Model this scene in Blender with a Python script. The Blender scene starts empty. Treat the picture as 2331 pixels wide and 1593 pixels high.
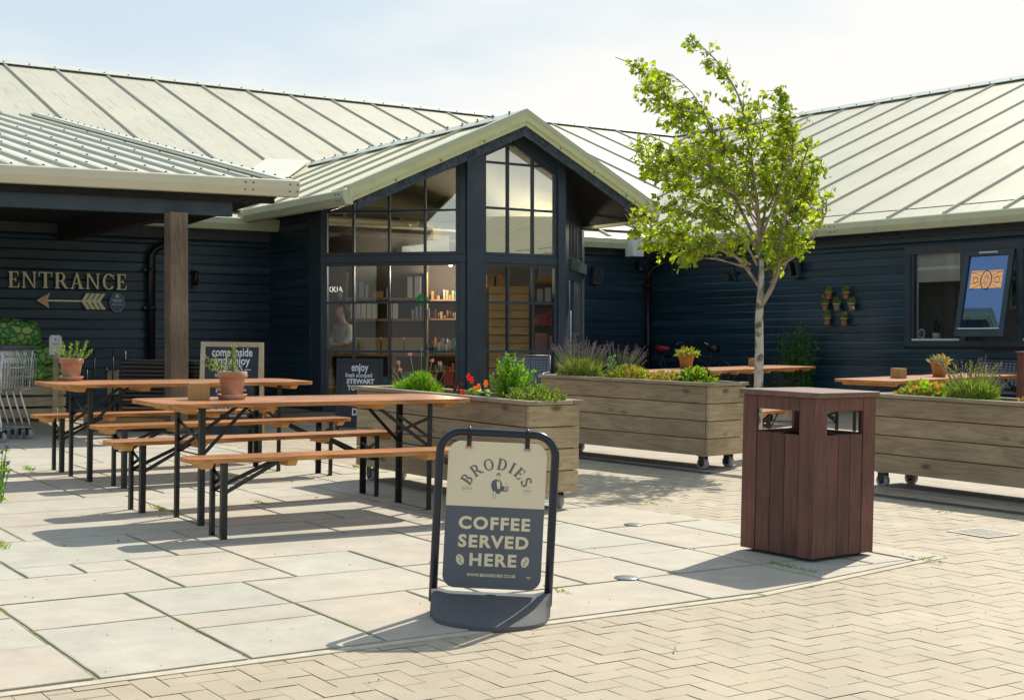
import bpy, math, random
from mathutils import Matrix, Vector
rad = math.radians
random.seed(7)
SC = bpy.context.scene
COL = SC.collection

# ------------------------------------------------------------------ camera, light, exposure
cam_d = bpy.data.cameras.new("camera"); cam = bpy.data.objects.new("camera", cam_d); COL.objects.link(cam)
cam.location = (0.0208, -0.0164, 1.2807)
cam.rotation_euler = (rad(90 - 0.318), 0, 0)
cam_d.sensor_width = 36; cam_d.lens = 48.68; cam_d.clip_start = 0.05; cam_d.clip_end = 900
SC.camera = cam
SUN_AZ, SUN_EL = rad(33), rad(45)
sun_dir = Vector((math.sin(SUN_AZ)*math.cos(SUN_EL), math.cos(SUN_AZ)*math.cos(SUN_EL), math.sin(SUN_EL)))
sd = bpy.data.lights.new("sun", 'SUN'); sd.energy = 4.7; sd.angle = rad(0.55); sd.color = (1, 0.925, 0.78)
so = bpy.data.objects.new("sun", sd); COL.objects.link(so); so.location = (20, 20, 30)
so.rotation_euler = sun_dir.to_track_quat('Z', 'Y').to_euler()
W = bpy.data.worlds.new("World"); SC.world = W; W.use_nodes = True
nt = W.node_tree; nt.nodes.clear(); N = nt.nodes.new
def lk(tree, a, b): tree.links.new(a, b)
out = N('ShaderNodeOutputWorld'); bg = N('ShaderNodeBackground'); bg.inputs[1].default_value = 0.1
sky = N('ShaderNodeTexSky'); sky.sky_type = 'NISHITA'; sky.sun_disc = False
sky.sun_elevation = SUN_EL; sky.sun_rotation = SUN_AZ; sky.air_density = 1.0; sky.dust_density = 1.5; sky.ozone_density = 1.5
tc = N('ShaderNodeTexCoord'); mp = N('ShaderNodeMapping'); mp.inputs['Scale'].default_value = (1.0, 1.0, 3.4); mp.inputs['Location'].default_value = (0.35, 0.2, 0.52)
nz = N('ShaderNodeTexNoise'); nz.inputs['Scale'].default_value = 2.1; nz.inputs['Detail'].default_value = 7; nz.inputs['Roughness'].default_value = 0.5
sx = N('ShaderNodeSeparateXYZ'); lk(nt, tc.outputs['Generated'], sx.inputs[0])
def M2(op, a, b=None, c=None, clamp=False):
    m = N('ShaderNodeMath'); m.operation = op; m.use_clamp = clamp
    for k, v in enumerate((a, b, c)):
        if v is None: continue
        if isinstance(v, (int, float)): m.inputs[k].default_value = v
        else: lk(nt, v, m.inputs[k])
    return m.outputs[0]
front = M2('MULTIPLY_ADD', sx.outputs[1], 0.9, 0.32, True)            # hazy bright side of the sky lies towards the sun
cl = M2('MULTIPLY_ADD', sx.outputs[2], -2.1, nz.outputs[0]); cl = M2('MULTIPLY_ADD', sx.outputs[0], 0.22, cl)
mrr = N('ShaderNodeMapRange'); mrr.interpolation_type = 'SMOOTHSTEP'; mrr.inputs[1].default_value = -0.06; mrr.inputs[2].default_value = 0.22; lk(nt, cl, mrr.inputs[0])
cf = M2('MULTIPLY', mrr.outputs[0], M2('MULTIPLY_ADD', front, 0.72, 0.28))
hz = M2('MULTIPLY_ADD', front, 0.42, 0.42)
mx = N('ShaderNodeMix'); mx.data_type = 'RGBA'; mx.inputs[7].default_value = (8.5, 8.4, 8.1, 1)
sc_ = N('ShaderNodeMix'); sc_.data_type = 'RGBA'; sc_.inputs[7].default_value = (6.0, 7.1, 7.7, 1)
lk(nt, tc.outputs['Generated'], mp.inputs[0]); lk(nt, mp.outputs[0], nz.inputs[0]); lk(nt, hz, sc_.inputs[0])
lk(nt, sky.outputs[0], sc_.inputs[6]); lk(nt, sc_.outputs[2], mx.inputs[6]); lk(nt, cf, mx.inputs[0])
lk(nt, mx.outputs[2], bg.inputs[0]); lk(nt, bg.outputs[0], out.inputs[0])
SC.view_settings.view_transform = 'Standard'; SC.view_settings.look = 'None'; SC.view_settings.exposure = 0.24; SC.view_settings.gamma = 1
SC.view_settings.use_curve_mapping = False
SC.render.engine = 'CYCLES'; SC.cycles.max_bounces = 8; SC.cycles.transparent_max_bounces = 16
SC.cycles.use_denoising = True; SC.cycles.sample_clamp_indirect = 6

# ------------------------------------------------------------------ frames
_a, _b = 0.0128, 0.0162          # the yard falls gently towards the viewer and to the right
MG = (Matrix.Rotation(_a, 4, 'X') @ Matrix.Rotation(_b, 4, 'Y'))
def G(x, y, z=0, yaw=0):
    return MG @ Matrix.Translation((x, y, z)) @ Matrix.Rotation(rad(yaw), 4, 'Z')
AL = 34.0
ML = Matrix.Translation((-3.675, 21.146, 0)) @ Matrix.Rotation(rad(AL), 4, 'Z')       # rear wing: x along the wall, y back
MR = Matrix.Translation((5.156, 22.053, 0)) @ Matrix.Rotation(rad(-51.96), 4, 'Z')    # right wing

# ------------------------------------------------------------------ materials
MATS = {}
def newmat(name):
    m = bpy.data.materials.new(name); m.use_nodes = True; MATS[name] = m
    t = m.node_tree; b = t.nodes['Principled BSDF']; return m, t, b
def rgb(c): return (c[0], c[1], c[2], 1)
def mat(name, col, rough=0.6, metal=0.0, var=0.12, scale=8, bump=0.0, bscale=60, stretch=(1, 1, 1), col2=None, c2scale=3, c2amt=0.5, spec=0.5, rnd=0.0, trans=0.0, c2lo=0.5, c2hi=0.7):
    m, t, b = newmat(name); n = t.nodes.new
    tc = n('ShaderNodeTexCoord'); mp = n('ShaderNodeMapping'); mp.inputs['Scale'].default_value = stretch
    lk(t, tc.outputs['Object'], mp.inputs[0])
    nz = n('ShaderNodeTexNoise'); nz.inputs['Scale'].default_value = scale; nz.inputs['Detail'].default_value = 5
    lk(t, mp.outputs[0], nz.inputs[0])
    mr = n('ShaderNodeMapRange'); mr.inputs[1].default_value = 0.25; mr.inputs[2].default_value = 0.75
    mr.inputs[3].default_value = 1 - var; mr.inputs[4].default_value = 1 + var
    lk(t, nz.outputs[0], mr.inputs[0])
    base = n('ShaderNodeRGB'); base.outputs[0].default_value = rgb(col); src = base.outputs[0]
    if col2:
        n2 = n('ShaderNodeTexNoise'); n2.inputs['Scale'].default_value = c2scale; n2.inputs['Detail'].default_value = 6
        lk(t, mp.outputs[0], n2.inputs[0])
        r2 = n('ShaderNodeMapRange'); r2.inputs[1].default_value = c2lo; r2.inputs[2].default_value = c2hi; r2.inputs[3].default_value = 0; r2.inputs[4].default_value = c2amt
        lk(t, n2.outputs[0], r2.inputs[0])
        m2 = n('ShaderNodeMix'); m2.data_type = 'RGBA'; m2.inputs[7].default_value = rgb(col2)
        lk(t, r2.outputs[0], m2.inputs[0]); lk(t, src, m2.inputs[6]); src = m2.outputs[2]
    fac = mr.outputs[0]
    if rnd > 0:
        oi = n('ShaderNodeNewGeometry'); m3 = n('ShaderNodeMapRange'); m3.inputs[3].default_value = 1 - rnd; m3.inputs[4].default_value = 1 + rnd
        lk(t, oi.outputs['Random Per Island'], m3.inputs[0])
        mm = n('ShaderNodeMath'); mm.operation = 'MULTIPLY'; lk(t, fac, mm.inputs[0]); lk(t, m3.outputs[0], mm.inputs[1]); fac = mm.outputs[0]
    vm = n('ShaderNodeVectorMath'); vm.operation = 'SCALE'; lk(t, src, vm.inputs[0]); lk(t, fac, vm.inputs['Scale'])
    lk(t, vm.outputs[0], b.inputs['Base Color'])
    b.inputs['Roughness'].default_value = rough; b.inputs['Metallic'].default_value = metal
    b.inputs['Specular IOR Level'].default_value = spec
    if bump > 0:
        nb = n('ShaderNodeTexNoise'); nb.inputs['Scale'].default_value = bscale; nb.inputs['Detail'].default_value = 4
        lk(t, mp.outputs[0], nb.inputs[0]); bp = n('ShaderNodeBump'); bp.inputs['Strength'].default_value = bump; bp.inputs['Distance'].default_value = 0.01
        lk(t, nb.outputs[0], bp.inputs['Height']); lk(t, bp.outputs[0], b.inputs['Normal'])
    if trans > 0:
        o = t.nodes['Material Output']; tr = n('ShaderNodeBsdfTranslucent'); ms = n('ShaderNodeMixShader'); ms.inputs[0].default_value = trans
        v2 = n('ShaderNodeVectorMath'); v2.operation = 'MULTIPLY'; v2.inputs[1].default_value = (1.5, 1.4, 0.5); lk(t, vm.outputs[0], v2.inputs[0]); lk(t, v2.outputs[0], tr.inputs[0])
        lk(t, b.outputs[0], ms.inputs[1]); lk(t, tr.outputs[0], ms.inputs[2]); lk(t, ms.outputs[0], o.inputs[0])
    return m
def wood(name, c1, c2, axis=0, ring=9, rough=0.55, var=0.12, knots=True, bump=0.25, spec=0.3, rnd=0.10, knotcol=(0.09, 0.06, 0.035)):
    """grain runs along `axis`; bands, fibres, knots and a small shift per board"""
    m, t, b = newmat(name); n = t.nodes.new
    tc = n('ShaderNodeTexCoord'); geo = n('ShaderNodeNewGeometry')
    off = n('ShaderNodeVectorMath'); off.operation = 'SCALE'; off.inputs[0].default_value = (3.1, 5.7, 9.3); lk(t, geo.outputs['Random Per Island'], off.inputs['Scale'])
    ad = n('ShaderNodeVectorMath'); ad.operation = 'ADD'; lk(t, tc.outputs['Object'], ad.inputs[0]); lk(t, off.outputs[0], ad.inputs[1])
    mp = n('ShaderNodeMapping'); s = [1, 1, 1]; s[axis] = 0.09; mp.inputs['Scale'].default_value = s; lk(t, ad.outputs[0], mp.inputs[0])
    nz = n('ShaderNodeTexNoise'); nz.inputs['Scale'].default_value = ring * 2.2; nz.inputs['Detail'].default_value = 3; nz.inputs['Distortion'].default_value = 1.2; lk(t, mp.outputs[0], nz.inputs[0])
    s1 = n('ShaderNodeMath'); s1.operation = 'MULTIPLY'; s1.inputs[1].default_value = 34; lk(t, nz.outputs[0], s1.inputs[0])
    s2 = n('ShaderNodeMath'); s2.operation = 'SINE'; lk(t, s1.outputs[0], s2.inputs[0])
    mr = n('ShaderNodeMapRange'); mr.inputs[1].default_value = -1; mr.inputs[2].default_value = 1; lk(t, s2.outputs[0], mr.inputs[0])
    fi = n('ShaderNodeTexNoise'); fi.inputs['Scale'].default_value = 120; fi.inputs['Detail'].default_value = 3; lk(t, mp.outputs[0], fi.inputs[0])
    mm = n('ShaderNodeMath'); mm.operation = 'MULTIPLY_ADD'; mm.inputs[1].default_value = 0.55; mm.inputs[2].default_value = -0.05; lk(t, fi.outputs[0], mm.inputs[0])
    m4 = n('ShaderNodeMath'); m4.operation = 'MULTIPLY_ADD'; m4.inputs[1].default_value = 0.5; lk(t, mr.outputs[0], m4.inputs[0]); lk(t, mm.outputs[0], m4.inputs[2])
    mx = n('ShaderNodeMix'); mx.data_type = 'RGBA'; mx.inputs[6].default_value = rgb(c1); mx.inputs[7].default_value = rgb(c2); lk(t, m4.outputs[0], mx.inputs[0])
    src = mx.outputs[2]
    if knots:
        mk = n('ShaderNodeMapping'); s = [1.6, 0.0, 3.6]; 
        if axis == 1: s = [0.0, 1.6, 3.6]
        if axis == 2: s = [3.6, 0.0, 1.6]
        mk.inputs['Scale'].default_value = s; lk(t, ad.outputs[0], mk.inputs[0])
        vo = n('ShaderNodeTexVoronoi'); vo.inputs['Scale'].default_value = 1.35; vo.inputs['Randomness'].default_value = 1; lk(t, mk.outputs[0], vo.inputs[0])
        rk = n('ShaderNodeMapRange'); rk.inputs[1].default_value = 0.05; rk.inputs[2].default_value = 0.15; rk.inputs[3].default_value = 0.8; rk.inputs[4].default_value = 0; lk(t, vo.outputs['Distance'], rk.inputs[0])
        mk2 = n('ShaderNodeMix'); mk2.data_type = 'RGBA'; mk2.inputs[7].default_value = rgb(knotcol); lk(t, rk.outputs[0], mk2.inputs[0]); lk(t, src, mk2.inputs[6]); src = mk2.outputs[2]
    lz = n('ShaderNodeTexNoise'); lz.inputs['Scale'].default_value = 2.6; lz.inputs['Detail'].default_value = 4; lk(t, ad.outputs[0], lz.inputs[0])
    lr = n('ShaderNodeMapRange'); lr.inputs[1].default_value = 0.3; lr.inputs[2].default_value = 0.7; lr.inputs[3].default_value = 1 - var; lr.inputs[4].default_value = 1 + var; lk(t, lz.outputs[0], lr.inputs[0])
    rr = n('ShaderNodeMapRange'); rr.inputs[3].default_value = 1 - rnd; rr.inputs[4].default_value = 1 + rnd; lk(t, geo.outputs['Random Per Island'], rr.inputs[0])
    pm = n('ShaderNodeMath'); pm.operation = 'MULTIPLY'; lk(t, lr.outputs[0], pm.inputs[0]); lk(t, rr.outputs[0], pm.inputs[1])
    vm = n('ShaderNodeVectorMath'); vm.operation = 'SCALE'; lk(t, src, vm.inputs[0]); lk(t, pm.outputs[0], vm.inputs['Scale'])
    lk(t, vm.outputs[0], b.inputs['Base Color']); b.inputs['Roughness'].default_value = rough; b.inputs['Specular IOR Level'].default_value = spec
    bp = n('ShaderNodeBump'); bp.inputs['Strength'].default_value = bump; bp.inputs['Distance'].default_value = 0.004; lk(t, m4.outputs[0], bp.inputs['Height']); lk(t, bp.outputs[0], b.inputs['Normal'])
    return m

wood('table_wood', (0.57, 0.27, 0.115), (0.27, 0.095, 0.04), 0, 7, 0.34, 0.24, False, 0.12, 0.5, 0.13)
wood('edge_wood', (0.62, 0.30, 0.085), (0.27, 0.10, 0.03), 0, 6, 0.45, 0.30, False, 0.12, 0.4, 0.05)
wood('batten_wood', (0.66, 0.36, 0.12), (0.5, 0.25, 0.08), 1, 6, 0.5, 0.1, False)
wood('block_wood', (0.46, 0.30, 0.13), (0.33, 0.20, 0.08), 2, 12, 0.75, 0.08)
wood('planter_wood', (0.40, 0.305, 0.19), (0.25, 0.185, 0.112), 0, 4.5, 0.8, 0.16)
wood('planter_end_lit_wood', (0.50, 0.39, 0.235), (0.34, 0.255, 0.145), 1, 4.5, 0.8, 0.14)  # planter timber made lighter; brighter light on the ends is put into the colour
wood('rim_wood', (0.33, 0.28, 0.20), (0.22, 0.18, 0.12), 0, 6, 0.85, 0.15, False)
wood('bin_wood', (0.15, 0.058, 0.040), (0.072, 0.027, 0.020), 2, 5, 0.5, 0.25, False, 0.3, 0.4, 0.22)
wood('bin_lid_wood', (0.19, 0.115, 0.09), (0.11, 0.062, 0.048), 0, 4, 0.6, 0.12, False, 0.2, 0.4, 0.05)
wood('post_wood', (0.235, 0.175, 0.130), (0.135, 0.095, 0.068), 2, 6, 0.8, 0.2, False, 0.5, 0.2, 0.05)
wood('pale_wood', (0.44, 0.37, 0.25), (0.30, 0.24, 0.15), 0, 5, 0.85, 0.15)
wood('sign_frame_wood', (0.44, 0.37, 0.27), (0.32, 0.26, 0.18), 2, 8, 0.8, 0.12, False)
wood('side_wood', (0.55, 0.33, 0.10), (0.42, 0.23, 0.07), 2, 8, 0.6, 0.1, False)
wood('pine_box', (0.56, 0.38, 0.17), (0.38, 0.24, 0.10), 0, 6, 0.6, 0.15, True, 0.2, 0.3, 0.15)
wood('shop_wood', (0.36, 0.21, 0.09), (0.25, 0.14, 0.055), 0, 6, 0.6, 0.15, True, 0.2, 0.3, 0.18)
mat('steel', (0.022, 0.026, 0.026), 0.42, 0.3, 0.35, 30, 0.15, 90, col2=(0.06, 0.055, 0.045), c2scale=22, c2amt=0.5)
mat('galv', (0.34, 0.355, 0.37), 0.32, 0.9, 0.12, 30)
mat('bright_steel', (0.62, 0.63, 0.64), 0.28, 0.95, 0.05, 20)
mat('navy_paint', (0.030, 0.050, 0.068), 0.42, 0, 0.10, 5, 0.05, 40, col2=(0.06, 0.075, 0.085), c2scale=2.5, c2amt=0.5)
mat('navy_clad', (0.014, 0.040, 0.062), 0.32, 0, 0.28, 6, 0.35, 60, stretch=(0.12, 0.12, 2.2), col2=(0.045, 0.068, 0.085), c2scale=7, c2amt=0.5, rnd=0.28)
mat('frieze', (0.055, 0.068, 0.078), 0.6, 0, 0.15, 5)
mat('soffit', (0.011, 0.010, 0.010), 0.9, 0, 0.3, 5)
mat('gutter', (0.54, 0.57, 0.38), 0.38, 0.0, 0.05, 2, col2=(0.32, 0.34, 0.2), c2scale=5, c2amt=0.35, c2lo=0.55, c2hi=0.75)
mat('verge', (0.62, 0.64, 0.33), 0.42, 0.0, 0.05, 3, col2=(0.3, 0.3, 0.16), c2scale=4, c2amt=0.4, c2lo=0.55, c2hi=0.75)
mat('flashing', (0.60, 0.63, 0.58), 0.4, 0.0, 0.05, 3, col2=(0.45, 0.45, 0.38), c2scale=5, c2amt=0.35)
mat('rib', (0.44, 0.44, 0.34), 0.5, 0.0, 0.08, 3)  # darker than the roof sheets; shading of rib sides is put into the colour
mat('gutter_cream', (0.66, 0.62, 0.46), 0.45, 0.0, 0.04, 3)
mat('rib_bay', (0.50, 0.49, 0.36), 0.5, 0.0, 0.05, 3)
mat('valley', (0.66, 0.64, 0.56), 0.45, 0.0, 0.04, 3)
mat('screw', (0.08, 0.08, 0.08), 0.5, 0.5)
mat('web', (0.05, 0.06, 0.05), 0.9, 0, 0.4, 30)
mat('black_plastic', (0.010, 0.010, 0.012), 0.28, 0, 0.2, 10)
mat('rubber', (0.10, 0.105, 0.115), 0.8, 0, 0.15, 120, 0.35, 260, col2=(0.16, 0.15, 0.13), c2scale=6, c2amt=0.5)
mat('wheel_grey', (0.35, 0.36, 0.36), 0.5)
mat('frame_black', (0.018, 0.022, 0.035), 0.28, 0.2, 0.2, 12)
mat('cream', (0.78, 0.70, 0.50), 0.42, 0, 0.02, 3, col2=(0.55, 0.48, 0.33), c2scale=3, c2amt=0.25)
mat('sign_navy', (0.095, 0.115, 0.143), 0.4, 0, 0.05, 6)
mat('sign_grey', (0.13, 0.135, 0.14), 0.5)
mat('sign_pale', (0.44, 0.40, 0.31), 0.5)
mat('copper', (0.62, 0.28, 0.16), 0.35, 0.6)
mat('gold', (0.70, 0.65, 0.40), 0.42, 0.15, 0.12, 5)
mat('gold_warm', (0.62, 0.42, 0.24), 0.42, 0.15, 0.15, 6)
mat('plaque', (0.05, 0.10, 0.17), 0.4, 0, 0.1, 6)
mat('plaque_rim', (0.30, 0.30, 0.42), 0.4)
mat('white', (0.72, 0.73, 0.74), 0.55, 0, 0.04, 8)
mat('chalk', (0.62, 0.66, 0.70), 0.9, 0, 0.25, 50)
mat('chalkboard', (0.018, 0.022, 0.030), 0.65, 0, 0.2, 6, col2=(0.035, 0.04, 0.048), c2scale=4, c2amt=0.6)
mat('terracotta', (0.42, 0.19, 0.11), 0.75, 0, 0.12, 9, 0.2, 60, col2=(0.50, 0.36, 0.27), c2scale=5, c2amt=0.85, c2lo=0.42, c2hi=0.62)
mat('terracotta_ochre', (0.44, 0.21, 0.06), 0.75, 0, 0.15, 9, 0.2, 60, col2=(0.25, 0.12, 0.05), c2scale=6, c2amt=0.6)
mat('terracotta_white', (0.42, 0.35, 0.28), 0.8, 0, 0.15, 9, col2=(0.34, 0.12, 0.06), c2scale=9, c2amt=0.8)
mat('soil', (0.055, 0.035, 0.024), 0.95, 0, 0.6, 40, 0.9, 70)
mat('bark_chip', (0.11, 0.065, 0.042), 0.9, 0, 0.3, 9, rnd=0.6)
mat('leaf_lime', (0.22, 0.42, 0.03), 0.5, 0, 0.25, 3, rnd=0.35, trans=0.42)
mat('leaf_green', (0.10, 0.27, 0.03), 0.5, 0, 0.25, 3, rnd=0.35, trans=0.4)
mat('leaf_dark', (0.035, 0.11, 0.03), 0.55, 0, 0.25, 3, rnd=0.4, trans=0.25)
mat('leaf_grey', (0.27, 0.33, 0.15), 0.6, 0, 0.2, 3, rnd=0.35, trans=0.3)
mat('leaf_olive', (0.30, 0.30, 0.07), 0.55, 0, 0.2, 3, rnd=0.4, trans=0.35)
mat('leaf_peach', (0.55, 0.32, 0.12), 0.55, 0, 0.2, 3, rnd=0.35, trans=0.3)
mat('leaf_red', (0.16, 0.03, 0.02), 0.5, 0, 0.2, 3, rnd=0.3, trans=0.3)
mat('leaf_silver', (0.32, 0.40, 0.30), 0.6, 0, 0.2, 3, rnd=0.3, trans=0.2)
mat('tree_leaf', (0.31, 0.40, 0.03), 0.42, 0, 0.3, 2.5, rnd=0.42, trans=0.60)
mat('tree_leaf_deep', (0.17, 0.29, 0.03), 0.45, 0, 0.3, 2.5, rnd=0.35, trans=0.55)
mat('lavender', (0.16, 0.09, 0.24), 0.7, 0, 0.2, 3, rnd=0.4, trans=0.2)
mat('lavender_dull', (0.17, 0.13, 0.17), 0.7, 0, 0.2, 3, rnd=0.4)
mat('pink', (0.62, 0.28, 0.48), 0.6, 0, 0.1, 3, trans=0.3)
mat('petal_red', (0.72, 0.035, 0.008), 0.5, 0, 0.1, 3, trans=0.3)
mat('petal_orange', (0.85, 0.25, 0.02), 0.5, 0, 0.1, 3, trans=0.3)
mat('twig', (0.16, 0.115, 0.08), 0.8, 0, 0.2, 20)
mat('birch', (0.50, 0.46, 0.39), 0.7, 0, 0.15, 14, 0.3, 50, stretch=(1, 1, 1.1), col2=(0.10, 0.08, 0.045), c2scale=11, c2amt=0.9, c2lo=0.47, c2hi=0.60)
mat('birch_limb', (0.34, 0.26, 0.20), 0.75, 0, 0.2, 14, 0.3, 50, col2=(0.12, 0.08, 0.05), c2scale=9, c2amt=0.7)
mat('concrete', (0.42, 0.38, 0.32), 0.85, 0, 0.12, 9, 0.4, 90, col2=(0.26, 0.23, 0.18), c2scale=4, c2amt=0.5)
mat('grout', (0.30, 0.27, 0.20), 0.95, 0, 0.25, 14, 0.4, 90, col2=(0.17, 0.21, 0.05), c2scale=2.0, c2amt=0.9, c2lo=0.46, c2hi=0.58)
mat('brick_joint', (0.40, 0.35, 0.265), 0.95, 0, 0.25, 14, 0.4, 90, col2=(0.22, 0.18, 0.12), c2scale=3, c2amt=0.6)
mat('mortar', (0.50, 0.45, 0.35), 0.85, 0, 0.15, 12, 0.3, 90, col2=(0.36, 0.32, 0.22), c2scale=2, c2amt=0.6)
mat('drain', (0.12, 0.12, 0.12), 0.5, 0.5, 0.2, 20)
mat('cover_plate', (0.36, 0.33, 0.28), 0.6, 0.2, 0.15, 30)
mat('curtain', (0.50, 0.50, 0.46), 0.7, 0, 0.05, 4)
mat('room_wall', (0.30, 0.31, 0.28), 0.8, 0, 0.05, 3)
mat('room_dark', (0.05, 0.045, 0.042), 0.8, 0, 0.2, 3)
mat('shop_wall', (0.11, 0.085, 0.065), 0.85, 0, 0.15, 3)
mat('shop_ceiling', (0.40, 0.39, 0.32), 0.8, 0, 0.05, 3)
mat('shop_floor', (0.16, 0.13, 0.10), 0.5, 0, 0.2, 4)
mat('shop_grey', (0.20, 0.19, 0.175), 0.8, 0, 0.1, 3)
mat('picture_art', (0.06, 0.12, 0.15), 0.4, 0, 0.5, 5, col2=(0.25, 0.33, 0.36), c2scale=4, c2amt=0.8)
mat('cardboard', (0.42, 0.29, 0.13), 0.8, 0, 0.1, 4)
mat('paper', (0.62, 0.64, 0.63), 0.7, 0, 0.04, 4)
mat('red_pack', (0.50, 0.06, 0.06), 0.4, 0, 0.25, 30)
mat('pink_pack', (0.55, 0.30, 0.30), 0.4, 0, 0.25, 30)
mat('teal', (0.05, 0.28, 0.27), 0.5)
mat('green_disc', (0.10, 0.45, 0.14), 0.5)
mat('jar', (0.30, 0.35, 0.36), 0.15, 0, 0.1, 10)
mat('skin', (0.50, 0.30, 0.22), 0.6); mat('hair', (0.02, 0.014, 0.012), 0.6, 0, 0.3, 40); mat('blouse', (0.58, 0.55, 0.53), 0.8, 0, 0.08, 9, 0.4, 12); mat('trousers', (0.03, 0.03, 0.04), 0.8)
mat('bike_red', (0.35, 0.02, 0.04), 0.35); mat('bike_dark', (0.012, 0.012, 0.014), 0.4); mat('tag_white', (0.66, 0.66, 0.64), 0.6)
mat('chair_grey', (0.13, 0.155, 0.195), 0.42, 0.2, 0.08, 20)

def roof_mat(name, col, along_x=True, period=0.058, dirt=0.4):
    m, t, b = newmat(name); n = t.nodes.new
    tc = n('ShaderNodeTexCoord'); sp = n('ShaderNodeSeparateXYZ'); lk(t, tc.outputs['Object'], sp.inputs[0])
    s1 = n('ShaderNodeMath'); s1.operation = 'MULTIPLY'; s1.inputs[1].default_value = 2 * math.pi / period; lk(t, sp.outputs[0], s1.inputs[0])
    s2 = n('ShaderNodeMath'); s2.operation = 'SINE'; lk(t, s1.outputs[0], s2.inputs[0])
    bp = n('ShaderNodeBump'); bp.inputs['Strength'].default_value = 0.22; bp.inputs['Distance'].default_value = 0.01; lk(t, s2.outputs[0], bp.inputs['Height']); lk(t, bp.outputs[0], b.inputs['Normal'])
    mp = n('ShaderNodeMapping'); mp.inputs['Scale'].default_value = (9, 0.9, 0.9); lk(t, tc.outputs['Object'], mp.inputs[0])
    nz = n('ShaderNodeTexNoise'); nz.inputs['Scale'].default_value = 1.6; nz.inputs['Detail'].default_value = 8; nz.inputs['Roughness'].default_value = 0.7; lk(t, mp.outputs[0], nz.inputs[0])
    r = n('ShaderNodeMapRange'); r.inputs[1].default_value = 0.54; r.inputs[2].default_value = 0.78; r.inputs[3].default_value = 0; r.inputs[4].default_value = dirt; lk(t, nz.outputs[0], r.inputs[0])
    n3 = n('ShaderNodeTexNoise'); n3.inputs['Scale'].default_value = 0.8; n3.inputs['Detail'].default_value = 3; lk(t, tc.outputs['Object'], n3.inputs[0])
    mx = n('ShaderNodeMix'); mx.data_type = 'RGBA'; mx.inputs[6].default_value = rgb(col); mx.inputs[7].default_value = (0.25, 0.19, 0.12, 1); lk(t, r.outputs[0], mx.inputs[0])
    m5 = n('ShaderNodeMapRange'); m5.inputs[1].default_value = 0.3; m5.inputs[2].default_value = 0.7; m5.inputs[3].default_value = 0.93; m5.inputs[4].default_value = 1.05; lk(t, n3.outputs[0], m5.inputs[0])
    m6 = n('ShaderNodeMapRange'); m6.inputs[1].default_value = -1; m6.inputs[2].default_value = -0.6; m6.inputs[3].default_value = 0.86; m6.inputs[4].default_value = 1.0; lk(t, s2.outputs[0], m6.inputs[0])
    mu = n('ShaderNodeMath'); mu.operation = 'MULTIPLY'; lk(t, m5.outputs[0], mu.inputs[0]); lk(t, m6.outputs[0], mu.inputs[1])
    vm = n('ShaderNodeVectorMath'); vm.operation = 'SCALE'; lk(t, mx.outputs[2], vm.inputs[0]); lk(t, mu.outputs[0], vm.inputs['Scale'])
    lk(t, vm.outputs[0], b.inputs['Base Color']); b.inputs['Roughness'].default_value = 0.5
    return m
roof_mat('roof', (0.54, 0.52, 0.415), dirt=0.95); roof_mat('roof_right', (0.575, 0.555, 0.43), dirt=0.5); roof_mat('roof_bay', (0.86, 0.82, 0.60), period=0.09, dirt=0.12); roof_mat('roof_canopy', (0.66, 0.65, 0.58), period=0.35, dirt=0.1)

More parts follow.
